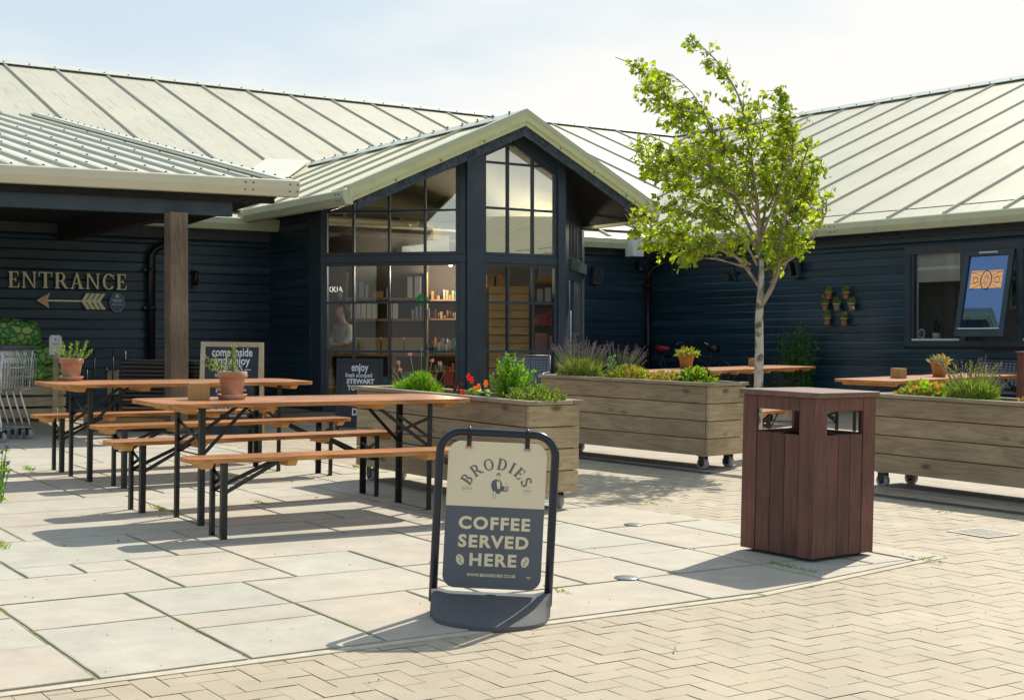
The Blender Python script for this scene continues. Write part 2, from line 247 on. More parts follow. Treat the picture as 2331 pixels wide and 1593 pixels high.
def slab_mat(name, base, warm, grey, sc):
    m, t, b = newmat(name); n = t.nodes.new
    geo = n('ShaderNodeNewGeometry'); tc = n('ShaderNodeTexCoord')
    cr = n('ShaderNodeValToRGB'); e = cr.color_ramp.elements; e[0].color = rgb(grey); e[1].color = rgb(warm)
    e2 = cr.color_ramp.elements.new(0.5); e2.color = rgb(base); lk(t, geo.outputs['Random Per Island'], cr.inputs[0])
    n1 = n('ShaderNodeTexNoise'); n1.inputs['Scale'].default_value = sc; n1.inputs['Detail'].default_value = 8; n1.inputs['Roughness'].default_value = 0.6; lk(t, tc.outputs['Object'], n1.inputs[0])
    r1 = n('ShaderNodeMapRange'); r1.inputs[1].default_value = 0.3; r1.inputs[2].default_value = 0.7; r1.inputs[3].default_value = 0.88; r1.inputs[4].default_value = 1.08; lk(t, n1.outputs[0], r1.inputs[0])
    n2 = n('ShaderNodeTexNoise'); n2.inputs['Scale'].default_value = 90; n2.inputs['Detail'].default_value = 3; lk(t, tc.outputs['Object'], n2.inputs[0])
    r2 = n('ShaderNodeMapRange'); r2.inputs[1].default_value = 0.3; r2.inputs[2].default_value = 0.7; r2.inputs[3].default_value = 0.94; r2.inputs[4].default_value = 1.05; lk(t, n2.outputs[0], r2.inputs[0])
    mu = n('ShaderNodeMath'); mu.operation = 'MULTIPLY'; lk(t, r1.outputs[0], mu.inputs[0]); lk(t, r2.outputs[0], mu.inputs[1])
    n4 = n('ShaderNodeTexNoise'); n4.inputs['Scale'].default_value = 1.1; n4.inputs['Detail'].default_value = 5; lk(t, tc.outputs['Object'], n4.inputs[0])
    r4 = n('ShaderNodeMapRange'); r4.inputs[1].default_value = 0.56; r4.inputs[2].default_value = 0.72; r4.inputs[3].default_value = 0; r4.inputs[4].default_value = 0.22; lk(t, n4.outputs[0], r4.inputs[0])
    mx = n('ShaderNodeMix'); mx.data_type = 'RGBA'; mx.inputs[7].default_value = (0.42, 0.30, 0.19, 1); lk(t, r4.outputs[0], mx.inputs[0]); lk(t, cr.outputs[0], mx.inputs[6])
    n5 = n('ShaderNodeTexNoise'); n5.inputs['Scale'].default_value = 0.55; n5.inputs['Detail'].default_value = 7; n5.inputs['Roughness'].default_value = 0.65; lk(t, tc.outputs['Object'], n5.inputs[0])
    r5 = n('ShaderNodeMapRange'); r5.inputs[1].default_value = 0.35; r5.inputs[2].default_value = 0.65; r5.inputs[3].default_value = 0.88; r5.inputs[4].default_value = 1.06; lk(t, n5.outputs[0], r5.inputs[0])
    n6 = n('ShaderNodeTexVoronoi'); n6.inputs['Scale'].default_value = 2.2; lk(t, tc.outputs['Object'], n6.inputs[0])
    r6 = n('ShaderNodeMapRange'); r6.inputs[1].default_value = 0.022; r6.inputs[2].default_value = 0.034; r6.inputs[3].default_value = 0.80; r6.inputs[4].default_value = 1.0; lk(t, n6.outputs['Distance'], r6.inputs[0])
    mu5 = n('ShaderNodeMath'); mu5.operation = 'MULTIPLY'; lk(t, r5.outputs[0], mu5.inputs[0]); lk(t, mu.outputs[0], mu5.inputs[1])
    mu = n('ShaderNodeMath'); mu.operation = 'MULTIPLY'; lk(t, mu5.outputs[0], mu.inputs[0]); lk(t, r6.outputs[0], mu.inputs[1])
    vm = n('ShaderNodeVectorMath'); vm.operation = 'SCALE'; lk(t, mx.outputs[2], vm.inputs[0]); lk(t, mu.outputs[0], vm.inputs['Scale'])
    lk(t, vm.outputs[0], b.inputs['Base Color']); b.inputs['Roughness'].default_value = 0.72; b.inputs['Specular IOR Level'].default_value = 0.35
    bp = n('ShaderNodeBump'); bp.inputs['Strength'].default_value = 0.5; bp.inputs['Distance'].default_value = 0.006; lk(t, n1.outputs[0], bp.inputs['Height']); lk(t, bp.outputs[0], b.inputs['Normal'])
slab_mat('slab', (0.485, 0.447, 0.375), (0.475, 0.422, 0.348), (0.46, 0.443, 0.38), 5)
slab_mat('brick', (0.43, 0.368, 0.278), (0.425, 0.356, 0.266), (0.435, 0.378, 0.29), 3)

def glass_mat(name, tint=(0.86, 0.9, 0.9), ior=1.75, wav=0.0, extra=0.05, refl=(0.95, 0.97, 0.97)):
    m, t, b = newmat(name); t.nodes.remove(b); n = t.nodes.new; o = t.nodes['Material Output']
    fr = n('ShaderNodeFresnel'); fr.inputs[0].default_value = ior
    ad = n('ShaderNodeMath'); ad.operation = 'ADD'; ad.inputs[1].default_value = extra; ad.use_clamp = True; lk(t, fr.outputs[0], ad.inputs[0])
    tr = n('ShaderNodeBsdfTransparent'); tr.inputs[0].default_value = rgb(tint)
    gl = n('ShaderNodeBsdfGlossy'); gl.inputs['Roughness'].default_value = 0.02; gl.inputs[0].default_value = rgb(refl)
    ms = n('ShaderNodeMixShader'); lk(t, ad.outputs[0], ms.inputs[0]); lk(t, tr.outputs[0], ms.inputs[1]); lk(t, gl.outputs[0], ms.inputs[2]); lk(t, ms.outputs[0], o.inputs[0])
    if wav > 0:
        tc = n('ShaderNodeTexCoord'); nz = n('ShaderNodeTexNoise'); nz.inputs['Scale'].default_value = 1.6; nz.inputs['Detail'].default_value = 1; lk(t, tc.outputs['Object'], nz.inputs[0])
        bp = n('ShaderNodeBump'); bp.inputs['Strength'].default_value = wav; bp.inputs['Distance'].default_value = 0.02; lk(t, nz.outputs[0], bp.inputs['Height']); lk(t, bp.outputs[0], gl.inputs['Normal'])
glass_mat('glass', (0.92, 0.94, 0.93), 1.55, 0.05, 0.0); glass_mat('glass_upper', (0.85, 0.87, 0.80), 2.1, 0.05, 0.33, (1, .97, .84)); glass_mat('glass_casement', (0.35, 0.45, 0.55), 2.3, 0.03, 0.3, (.30, .48, .85))  # casement: blue of the reflected sky is put into its glossy tint
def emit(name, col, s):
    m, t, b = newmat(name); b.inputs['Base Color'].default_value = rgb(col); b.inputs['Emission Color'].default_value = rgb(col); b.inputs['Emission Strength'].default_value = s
emit('lamp_lit', (1, 0.86, 0.62), 9); emit('lit_letter', (1, 0.93, 0.8), 0.7); emit('stained_added_glow', (0.85, 0.45, 0.18), 0.30)

def logbag_mat():
    m, t, b = newmat('log_bag'); n = t.nodes.new; tc = n('ShaderNodeTexCoord')
    vo = n('ShaderNodeTexVoronoi'); vo.inputs['Scale'].default_value = 11; lk(t, tc.outputs['Object'], vo.inputs[0])
    v2 = n('ShaderNodeTexVoronoi'); v2.feature = 'DISTANCE_TO_EDGE'; v2.inputs['Scale'].default_value = 11; lk(t, tc.outputs['Object'], v2.inputs[0])
    mr = n('ShaderNodeMapRange'); mr.inputs[1].default_value = 0.03; mr.inputs[2].default_value = 0.10; lk(t, v2.outputs['Distance'], mr.inputs[0])
    cr = n('ShaderNodeValToRGB'); cr.color_ramp.elements[0].color = (0.05, 0.30, 0.07, 1); cr.color_ramp.elements[1].color = (0.42, 0.50, 0.10, 1); lk(t, vo.outputs['Color'], cr.inputs[0])
    mx = n('ShaderNodeMix'); mx.data_type = 'RGBA'; mx.inputs[6].default_value = (0.01, 0.20, 0.06, 1); lk(t, mr.outputs[0], mx.inputs[0]); lk(t, cr.outputs[0], mx.inputs[7])
    lk(t, mx.outputs[2], b.inputs['Base Color']); b.inputs['Roughness'].default_value = 0.5
    bp = n('ShaderNodeBump'); bp.inputs['Strength'].default_value = 0.8; bp.inputs['Distance'].default_value = 0.03; lk(t, mr.outputs[0], bp.inputs['Height']); lk(t, bp.outputs[0], b.inputs['Normal'])
logbag_mat()

# ------------------------------------------------------------------ mesh builder
class MB:
    def __init__(s, M=None): s.v = []; s.f = []; s.mi = []; s.sm = []; s.mats = []; s.M = M or Matrix.Identity(4); s.cur = 0
    def m(s, name):
        if name not in s.mats: s.mats.append(name)
        s.cur = s.mats.index(name); return s
    def add(s, vs, fs, smooth=False):
        o = len(s.v); s.v += [tuple(s.M @ Vector(p)) for p in vs]
        for f in fs: s.f.append([o + i for i in f]); s.mi.append(s.cur); s.sm.append(smooth)
    def box(s, c, d, M=None):
        x, y, z = d[0]/2, d[1]/2, d[2]/2; c = Vector(c)
        vs = [Vector((sx*x, sy*y, sz*z)) for sz in (-1, 1) for sy in (-1, 1) for sx in (-1, 1)]
        if M is not None: vs = [M @ p for p in vs]
        s.add([p + c for p in vs], [(0, 2, 3, 1), (4, 5, 7, 6), (0, 1, 5, 4), (2, 6, 7, 3), (0, 4, 6, 2), (1, 3, 7, 5)])
    def b2(s, x0, x1, y0, y1, z0, z1): s.box(((x0+x1)/2, (y0+y1)/2, (z0+z1)/2), (abs(x1-x0), abs(y1-y0), abs(z1-z0)))
    def bar(s, p0, p1, w, h=None, up=(0, 0, 1)):
        h = h or w; p0 = Vector(p0); p1 = Vector(p1); d = (p1-p0); L = d.length
        if L < 1e-6: return
        d.normalize(); u = Vector(up)
        if abs(d.dot(u)) > 0.98: u = Vector((0, 1, 0))
        a = d.cross(u).normalized(); b = a.cross(d).normalized()
        vs = [p + a*sa*w/2 + b*sb*h/2 for p in (p0, p1) for sb in (-1, 1) for sa in (-1, 1)]
        s.add(vs, [(0, 2, 3, 1), (4, 5, 7, 6), (0, 1, 5, 4), (2, 6, 7, 3), (0, 4, 6, 2), (1, 3, 7, 5)])
    def prism(s, poly, z0, z1):
        n = len(poly); vs = [(p[0], p[1], z0) for p in poly] + [(p[0], p[1], z1) for p in poly]
        s.add(vs, [tuple(range(n))[::-1], tuple(range(n, 2*n))] + [(i, (i+1) % n, n+(i+1) % n, n+i) for i in range(n)])
    def poly(s, pts): s.add(pts, [tuple(range(len(pts)))])
    def slab(s, pts, t):
        """a flat polygon given thickness t along its normal"""
        P = [Vector(p) for p in pts]; nrm = Vector((0, 0, 0))
        for i in range(len(P)): nrm += P[i].cross(P[(i+1) % len(P)])
        nrm.normalize(); n = len(P); vs = P + [p - nrm*t for p in P]
        s.add(vs, [tuple(range(n)), tuple(range(n, 2*n))[::-1]] + [(i, n+i, n+(i+1) % n, (i+1) % n) for i in range(n)])
    def tube(s, path, r, seg=10, cap=True, closed=False):
        P = [Vector(p) for p in path]; rs = r if isinstance(r, (list, tuple)) else [r]*len(P); rings = []; prev = None
        for i, p in enumerate(P):
            if closed: d = (P[(i+1) % len(P)] - P[i-1])
            else: d = (P[min(i+1, len(P)-1)] - P[max(i-1, 0)])
            d.normalize(); 
            if prev is None:
                u = Vector((0, 0, 1)) if abs(d.z) < 0.9 else Vector((1, 0, 0)); a = d.cross(u).normalized()
            else: a = (prev - d*prev.dot(d)).normalized()
            prev = a; b = d.cross(a)
            rings.append([p + (a*math.cos(2*math.pi*k/seg) + b*math.sin(2*math.pi*k/seg))*rs[i] for k in range(seg)])
        vs = [q for rg in rings for q in rg]; fs = []; n = len(P)
        for i in range(n if closed else n-1):
            j = (i+1) % n
            for k in range(seg): fs.append((i*seg+k, i*seg+(k+1) % seg, j*seg+(k+1) % seg, j*seg+k))
        if cap and not closed: fs.append(tuple(range(seg))[::-1]); fs.append(tuple(range((n-1)*seg, n*seg)))
        s.add(vs, fs, True)
    def lathe(s, prof, seg=24, c=(0, 0, 0)):
        c = Vector(c); vs = []; fs = []; n = len(prof)
        for r, z in prof:
            for k in range(seg): vs.append(c + Vector((r*math.cos(2*math.pi*k/seg), r*math.sin(2*math.pi*k/seg), z)))
        for i in range(n-1):
            for k in range(seg): fs.append((i*seg+k, i*seg+(k+1) % seg, (i+1)*seg+(k+1) % seg, (i+1)*seg+k))
        fs.append(tuple(range(seg))[::-1]); fs.append(tuple(range((n-1)*seg, n*seg)))
        s.add(vs, fs, True)
    def disc(s, c, r, nrm=(0, 0, 1), seg=16, t=0.003):
        n = Vector(nrm).normalized(); s.tube([Vector(c), Vector(c)+n*t], r, seg)
    def leaf(s, p, d, n, L, w, fold=0.25):
        p = Vector(p); d = Vector(d).normalized(); a = d.cross(Vector(n))
        if a.length < 1e-4: a = Vector((1, 0, 0))
        a.normalize(); up = a.cross(d)
        vs = [p, p + d*L*0.38 + a*w/2 + up*w*fold, p + d*L*0.38 - up*w*0.05, p + d*L*0.38 - a*w/2 + up*w*fold, p + d*L - up*L*0.12]
        s.add(vs, [(0, 1, 2), (0, 2, 3), (1, 4, 2), (2, 4, 3)])
    def blade(s, p, d, L, w, bend=(0, 0, -1), k=0.25):
        p = Vector(p); d = Vector(d).normalized(); a = d.cross(Vector((random.uniform(-1, 1), random.uniform(-1, 1), 0.1))).normalized(); bd = Vector(bend)
        q = p + d*L*0.5 + bd*L*k*0.25; e = p + d*L + bd*L*k
        s.add([p-a*w/2, p+a*w/2, q+a*w*0.45, q-a*w*0.45, e], [(0, 1, 2, 3), (3, 2, 4)])
    def build(s, name, parent=None, M=None, bevel=0.0, seg=1):
        me = bpy.data.meshes.new(name); me.from_pydata(s.v, [], s.f)
        for mn in s.mats: me.materials.append(MATS[mn])
        if s.mi: me.polygons.foreach_set('material_index', s.mi); me.polygons.foreach_set('use_smooth', s.sm)
        me.update()
        o = bpy.data.objects.new(name, me); COL.objects.link(o)
        if parent is not None: o.parent = parent
        if M is not None: o.matrix_local = M
        if bevel > 0:
            bv = o.modifiers.new('bevel', 'BEVEL'); bv.width = bevel; bv.segments = seg; bv.limit_method = 'ANGLE'; bv.angle_limit = rad(40)
        return o
def tag(o, label=None, cat=None, group=None, kind=None):
    if label: o['label'] = label
    if cat: o['category'] = cat
    if group: o['group'] = group
    if kind: o['kind'] = kind
    return o
def thing(name, label, cat, M, group=None):
    o = bpy.data.objects.new(name, None); COL.objects.link(o); o.empty_display_size = 0.2; o.matrix_world = M
    return tag(o, label, cat, group)
def copy_tree(o, parent=None):
    c = o.copy(); COL.objects.link(c)
    if parent is not None: c.parent = parent
    for ch in list(o.children): copy_tree(ch, c)
    return c
def text_mesh(txt, size, mb, M, matname, bold=0.0, xs=1.0, spacing=1.0, align='CENTER', ext=0.0006, shear=0.0):
    cu = bpy.data.curves.new('t', 'FONT'); cu.body = txt; cu.size = size; cu.align_x = align; cu.align_y = 'CENTER'; cu.extrude = ext; cu.offset = bold; cu.space_character = spacing; cu.resolution_u = 3; cu.shear = shear
    o = bpy.data.objects.new('t', cu); COL.objects.link(o); dg = bpy.context.evaluated_depsgraph_get(); dg.update()
    me = bpy.data.meshes.new_from_object(o.evaluated_get(dg)); bpy.data.objects.remove(o); 
    mb.m(matname); S = M @ Matrix.Diagonal((xs, 1, 1, 1))
    mb.add([S @ v.co for v in me.vertices], [tuple(p.vertices) for p in me.polygons]); bpy.data.meshes.remove(me)

# serif capitals drawn as bars and bowls, height 1
def serif(ch):
    T, H, Sf = 0.17, 0.06, 0.07; P = []; w = 0.7
    def q(*p): P.append(list(p))
    def rect(a, b, c, d): q((a, c), (b, c), (b, d), (a, d))
    def stem(x, wd=T, z0=0, z1=1, s=Sf, top=True, bot=True):
        rect(x, x+wd, z0, z1)
        if bot: rect(x-s, x+wd+s, z0, z0+H)
        if top: rect(x-s, x+wd+s, z1-H, z1)
    def bowl(cx, cz, rx, rz, a0, a1, tk, tn, n=14):
        for i in range(n):
            r = []
            for j in (i, i+1):
                an = rad(a0 + (a1-a0)*j/n); k = tn + (tk-tn)*abs(math.cos(an))
                r.append(((cx+rx*math.cos(an), cz+rz*math.sin(an)), (cx+(rx-k)*math.cos(an), cz+(rz-k)*math.sin(an))))
            q(r[0][0], r[1][0], r[1][1], r[0][1])
    if ch == 'E':
        stem(0.1); rect(0.27, 0.62, 1-H, 1); q((0.62, 1), (0.55, 1-H), (0.6, 0.74), (0.63, 0.74)); rect(0.27, 0.46, 0.48, 0.54); rect(0.45, 0.49, 0.39, 0.63); rect(0.27, 0.66, 0, H); q((0.58, H), (0.66, 0), (0.69, 0.3), (0.66, 0.3)); w = 0.72
    elif ch == 'N':
        stem(0.1, 0.08, top=True); stem(0.74, 0.08, bot=False); q((0.06, 1), (0.24, 1), (0.82, 0), (0.74, -0.01)); w = 0.94
    elif ch == 'T':
        stem(0.33, top=False); rect(0.02, 0.81, 1-H, 1); q((0.0, 1), (0.07, 1-H), (0.05, 0.72), (0.0, 0.72)); q((0.83, 1), (0.76, 1-H), (0.78, 0.72), (0.83, 0.72)); w = 0.86
    elif ch == 'R':
        stem(0.1); rect(0.27, 0.42, 1-H, 1); rect(0.27, 0.42, 0.45, 0.5); bowl(0.42, 0.725, 0.26, 0.275, -90, 90, 0.15, H); q((0.36, 0.47), (0.54, 0.47), (0.82, 0.0), (0.66, 0.0)); rect(0.8, 0.9, 0, 0.05); w = 0.86
    elif ch == 'A':
        q((0.40, 1), (0.50, 1), (0.80, 0), (0.62, 0)); q((0.40, 1), (0.44, 0.86), (0.19, 0), (0.12, 0)); rect(0.24, 0.62, 0.3, 0.36); rect(0.02, 0.29, 0, H); rect(0.54, 0.9, 0, H); w = 0.9
    elif ch == 'C':
        bowl(0.45, 0.5, 0.4, 0.51, 48, 318, 0.16, H, 22); q((0.72, 0.88), (0.76, 0.98), (0.79, 0.66), (0.74, 0.66)); w = 0.82
    elif ch == 'O': bowl(0.46, 0.5, 0.42, 0.51, 0, 360, 0.15, 0.05, 28); w = 0.92
    elif ch == 'D':
        stem(0.1); rect(0.27, 0.4, 1-H, 1); rect(0.27, 0.4, 0, H); bowl(0.4, 0.5, 0.42, 0.5, -90, 90, 0.16, H, 16); w = 0.9
    elif ch == 'B':
        stem(0.1); rect(0.27, 0.4, 1-H, 1); rect(0.27, 0.4, 0.48, 0.53); rect(0.27, 0.4, 0, H); bowl(0.4, 0.755, 0.22, 0.245, -90, 90, 0.14, H); bowl(0.4, 0.265, 0.28, 0.265, -90, 90, 0.15, H); w = 0.76
    elif ch == 'I': stem(0.1); w = 0.38
    elif ch == 'S':
        bowl(0.32, 0.745, 0.24, 0.26, 20, 232, 0.13, 0.06, 14); bowl(0.34, 0.26, 0.26, 0.27, -160, 62, 0.13, 0.06, 14); q((0.16, 0.62), (0.27, 0.66), (0.52, 0.42), (0.38, 0.36)); rect(0.5, 0.55, 0.72, 0.94); rect(0.05, 0.1, 0.05, 0.3); w = 0.66
    return P, w
def glyph(mb, ch, M, size, t, matname):
    P, w = serif(ch); mb.m(matname)
    for i, q in enumerate(P):
        z = t + 0.00035*(i % 7) if t > 0.004 else t + 0.00006*(i % 7)
        ar = sum(q[k][0]*q[(k+1) % 4][1]-q[(k+1) % 4][0]*q[k][1] for k in range(4))
        if ar < 0: q = q[::-1]
        n = len(q); vs = [M @ Vector((p[0]*size, p[1]*size, 0)) for p in q] + [M @ Vector((p[0]*size, p[1]*size, z)) for p in q]
        mb.add(vs, [tuple(range(n))[::-1], tuple(range(n, 2*n))] + [(k, (k+1) % n, n+(k+1) % n, n+k) for k in range(n)])
    return w

# ------------------------------------------------------------------ ground
gb = MB(); gb.m('brick_joint').poly([(-250, -40, -0.0058), (250, -40, -0.0058), (250, 400, -0.0058), (-250, 400, -0.0058)])
tag(gb.build('ground', M=MG), kind='structure')
FLAG = [(-11.95, -2.2), (1.2, 6.66), (2.44, 7.86), (-1.2, 12.0), (-2.98, 14.05), (-5.5, 15.1), (-12.5, 14.0)]
def clip(poly, conv):
    for i in range(len(conv)):
        a = conv[i]; b = conv[(i+1) % len(conv)]; out_ = []
        def side(p): return (b[0]-a[0])*(p[1]-a[1]) - (b[1]-a[1])*(p[0]-a[0])
        for k in range(len(poly)):
            p, q = poly[k], poly[(k+1) % len(poly)]; sp, sq = side(p), side(q)
            if sp >= 0: out_.append(p)
            if sp*sq < 0:
                t = sp/(sp-sq); out_.append((p[0]+(q[0]-p[0])*t, p[1]+(q[1]-p[1])*t))
        poly = out_
        if len(poly) < 3: return []
    return poly
def inside(p, conv, marg=0.0):
    for i in range(len(conv)):
        a = conv[i]; b = conv[(i+1) % len(conv)]; L = math.hypot(b[0]-a[0], b[1]-a[1])
        if ((b[0]-a[0])*(p[1]-a[1]) - (b[1]-a[1])*(p[0]-a[0]))/L < marg: return False
    return True
ue = (math.cos(rad(34)), math.sin(rad(34))); ve = (-ue[1], ue[0]); O0 = (1.2, 6.66)
def E2(a, b): return (O0[0]+a*ue[0]+b*ve[0], O0[1]+a*ue[1]+b*ve[1])
base = MB(); base.m('grout').poly([(x, y, 0.002) for x, y in FLAG]); tag(base.build('paving_base', M=MG), kind='structure')
fl = MB(); fl.m('slab'); rs = random.Random(11)
cell = 0.29; NX, NY = 62, 42; used = [[False]*NX for _ in range(NY)]
sizes = [(3, 2), (2, 2), (3, 1), (2, 1), (3, 3), (2, 3), (1, 1), (4, 2), (1, 2)]
for j in range(NY):
    for i in range(NX):
        if used[j][i]: continue
        for _ in range(30):
            w, h = rs.choices(sizes, [7, 4, 3, 3, 4, 2, 1, 3, 1])[0]
            if i+w <= NX and j+h <= NY and not any(used[j+b][i+a] for a in range(w) for b in range(h)): break
        else: w = h = 1
        for a in range(w):
            for b in range(h): used[j+b][i+a] = True
        a0 = (i-NX+9)*cell; b0 = j*cell; g = 0.007
        rc = [(a0+g+rs.uniform(0, .004), b0+g+rs.uniform(0, .003)), (a0+w*cell-g-rs.uniform(0, .005), b0+g+rs.uniform(0, .003)), (a0+w*cell-g-rs.uniform(0, .004), b0+h*cell-g), (a0+g, b0+h*cell-g)]
        # slightly riven edges
        pts = []
        for k in range(4):
            p, q = rc[k], rc[(k+1) % 4]; L = math.hypot(q[0]-p[0], q[1]-p[1]); n = max(1, int(L/0.09))
            for s_ in range(n):
                t = s_/n; dx, dy = (q[0]-p[0])/L, (q[1]-p[1])/L; o_ = rs.uniform(-0.0, 0.004) if s_ else 0
                pts.append((p[0]+(q[0]-p[0])*t-dy*o_, p[1]+(q[1]-p[1])*t+dx*o_))
        pg = clip([E2(*p) for p in pts], FLAG)
        if len(pg) < 3: continue
        cx_ = sum(p[0] for p in pg)/len(pg); cy_ = sum(p[1] for p in pg)/len(pg); z = 0.009 + rs.uniform(-.0012, .0016); n = len(pg)
        tx, ty = rs.uniform(-.002, .002), rs.uniform(-.002, .002)
        def zz(p): return z + (p[0]-cx_)*tx + (p[1]-cy_)*ty
        inn = []
        for p in pg:
            d = math.hypot(p[0]-cx_, p[1]-cy_) or 1; k = max(0, 1-0.006/d); inn.append((cx_+(p[0]-cx_)*k, cy_+(p[1]-cy_)*k))
        vs = [(p[0], p[1], 0.001) for p in pg] + [(p[0], p[1], zz(p)-.002) for p in pg] + [(p[0], p[1], zz(p)) for p in inn]
        fl.add(vs, [(k, (k+1) % n, n+(k+1) % n, n+k) for k in range(n)] + [(n+k, n+(k+1) % n, 2*n+(k+1) % n, 2*n+k) for k in range(n)] + [tuple(range(2*n, 3*n))])
tag(fl.build('flagstone_paving', M=MG), kind='structure')
kb = MB(); kb.m('mortar')
for p, q in ((FLAG[0], FLAG[1]), (FLAG[1], FLAG[2]), (FLAG[2], FLAG[3]), (FLAG[3], FLAG[4]), (FLAG[4], FLAG[5])):
    d = Vector((q[0]-p[0], q[1]-p[1], 0)).normalized(); n_ = Vector((d.y, -d.x, 0))*0.028
    kb.bar((p[0]+n_.x-d.x*.02, p[1]+n_.y-d.y*.02, -0.01), (q[0]+n_.x+d.x*.02, q[1]+n_.y+d.y*.02, -0.01), 0.05, 0.026)
tag(kb.build('paving_edge', M=MG), kind='structure')
# herringbone block paving
br = MB(); br.m('brick'); rb = random.Random(3); bw = 0.1
def brick(a0, b0, a1, b1):
    c = E2((a0+a1)/2, (b0+b1)/2)
    if c[1] < 3.0 or c[1] > 24 or abs(c[0]) > 0.50*c[1]+1.6: return
    if inside(c, FLAG, 0.02): return
    g = 0.0016; z = rb.uniform(-0.0016, 0.0008); k = 0.004
    P0 = [E2(a0+g, b0+g), E2(a1-g, b0+g), E2(a1-g, b1-g), E2(a0+g, b1-g)]; k = 0.003; P1 = [E2(a0+g+k, b0+g+k), E2(a1-g-k, b0+g+k), E2(a1-g-k, b1-g-k), E2(a0+g+k, b1-g-k)]
    br.add([(p[0], p[1], z-0.0019) for p in P0] + [(p[0], p[1], z-0.0014+rb.uniform(-.0004, .0004)) for p in P1], [(4, 5, 6, 7), (0, 1, 5, 4), (1, 2, 6, 5), (2, 3, 7, 6), (3, 0, 4, 7)])
for m_ in range(-110, 150):
    for n_ in range(-80, 240):
        # herringbone cell: positions on the (i,j) lattice with i-j mod 4
        r_ = (m_ - n_) % 4
        a0, b0 = m_*bw, n_*bw
        if r_ == 0: brick(a0, b0, a0+2*bw, b0+bw)
        elif r_ == 3: brick(a0, b0, a0+bw, b0+2*bw)
tag(br.build('block_paving', M=MG), kind='structure')
dr_ = MB(); dline = [(-0.4, 14.75), (0.67, 13.38), (1.98, 11.92), (2.82, 10.8), (3.64, 9.77), (4.6, 8.6)]
for p, q in zip(dline, dline[1:]):
    d = Vector((q[0]-p[0], q[1]-p[1], 0)); L = d.length; d.normalize(); n_ = Vector((-d.y, d.x, 0))
    dr_.m('galv'); 
    for s_ in (-1, 1): dr_.bar((p[0]+n_.x*.066*s_, p[1]+n_.y*.066*s_, 0.001), (q[0]+n_.x*.066*s_, q[1]+n_.y*.066*s_, 0.001), 0.012, 0.006)
    dr_.m('drain'); dr_.bar((p[0], p[1], -0.004), (q[0], q[1], -0.004), 0.12, 0.006)
    dr_.m('galv'); k = 0.0
    while k < L: c = Vector((p[0], p[1], 0.0)) + d*k; dr_.bar(c-n_*.058, c+n_*.058, 0.007, 0.005); k += 0.022
tag(dr_.build('drain_channel', M=MG), kind='structure')
far = MB(); far.m('concrete').prism([(0.1, 14.75), (3.0, 11.4), (3.9, 10.25), (5.0, 8.9), (6.0, 9.8), (4.0, 12.4), (1.4, 15.6)], -0.02, 0.0035)
tag(far.build('concrete_apron', M=MG), kind='structure')

# ------------------------------------------------------------------ the shop building
BLD = thing('shop_building', 'dark navy timber shop building with pale metal roofs around a gabled glass bay', 'building', Matrix.Translation((-3.675, 21.146, 0)))
BI = BLD.matrix_world.inverted()
def bpart(mb, name, M, label=None, bevel=0):
    o = mb.build(name, BLD, BI @ M, bevel=bevel)
    if label: o['label'] = label
    return o
EZ = 3.12; TP = 0.404
def clad(mb, x0, x1, z0, z1, gauge=0.138, openings=(), y=0.0, seed=1):
    """lapped boards on the plane y, facing -y"""
    r = random.Random(seed); z = z0
    while z < z1 - 0.01:
        zt = min(z+gauge, z1); segs = [(x0, x1)]
        for (a, b, c, d) in openings:
            if z + gauge*0.5 > c and z + gauge*0.5 < d:
                ns = []
                for (p, q) in segs:
                    if b <= p or a >= q: ns.append((p, q)); continue
                    if a > p: ns.append((p, a))
                    if b < q: ns.append((b, q))
                segs = ns
        for (p, q) in segs:
            # break long runs into boards
            xs = [p]; 
            while q - xs[-1] > 4.2: xs.append(xs[-1] + r.uniform(2.4, 3.9))
            xs.append(q)
            for a, b in zip(xs, xs[1:]):
                w = r.uniform(-.0012, .0012)
                h0 = zt-0.028+r.uniform(-.0015, .0015)
                mb.add([(a, y-0.019+w, z+.001), (b, y-0.019-w, z+.001), (b, y-0.018-w, h0), (a, y-0.018+w, h0), (b, y-0.007, zt), (a, y-0.007, zt), (a, y+0.004, z), (b, y+0.004, z), (b, y+0.004, zt+.004), (a, y+0.004, zt+.004)],
                       [(0, 1, 2, 3), (3, 2, 4, 5), (0, 6, 7, 1), (5, 4, 8, 9), (0, 3, 5, 9, 6), (1, 7, 8, 4, 2)])
        z = zt
# walls
VX, VY = None, None
w1 = MB(); w1.m('navy_clad'); clad(w1, -11, 0.0, 0.1, 2.79, seed=2); bpart(w1, 'wall', ML)
w2 = MB(); w2.m('navy_clad'); clad(w2, 4.6, 7.42, 0.1, 2.83, 0.13, seed=3); bpart(w2, 'wall', ML)
w3 = MB(); w3.m('navy_clad'); clad(w3, -4.15, 14.0, 0.15, 2.78, 0.128, [(1.36, 5.2, 1.22, 2.66)], seed=4); bpart(w3, 'wall', MR)
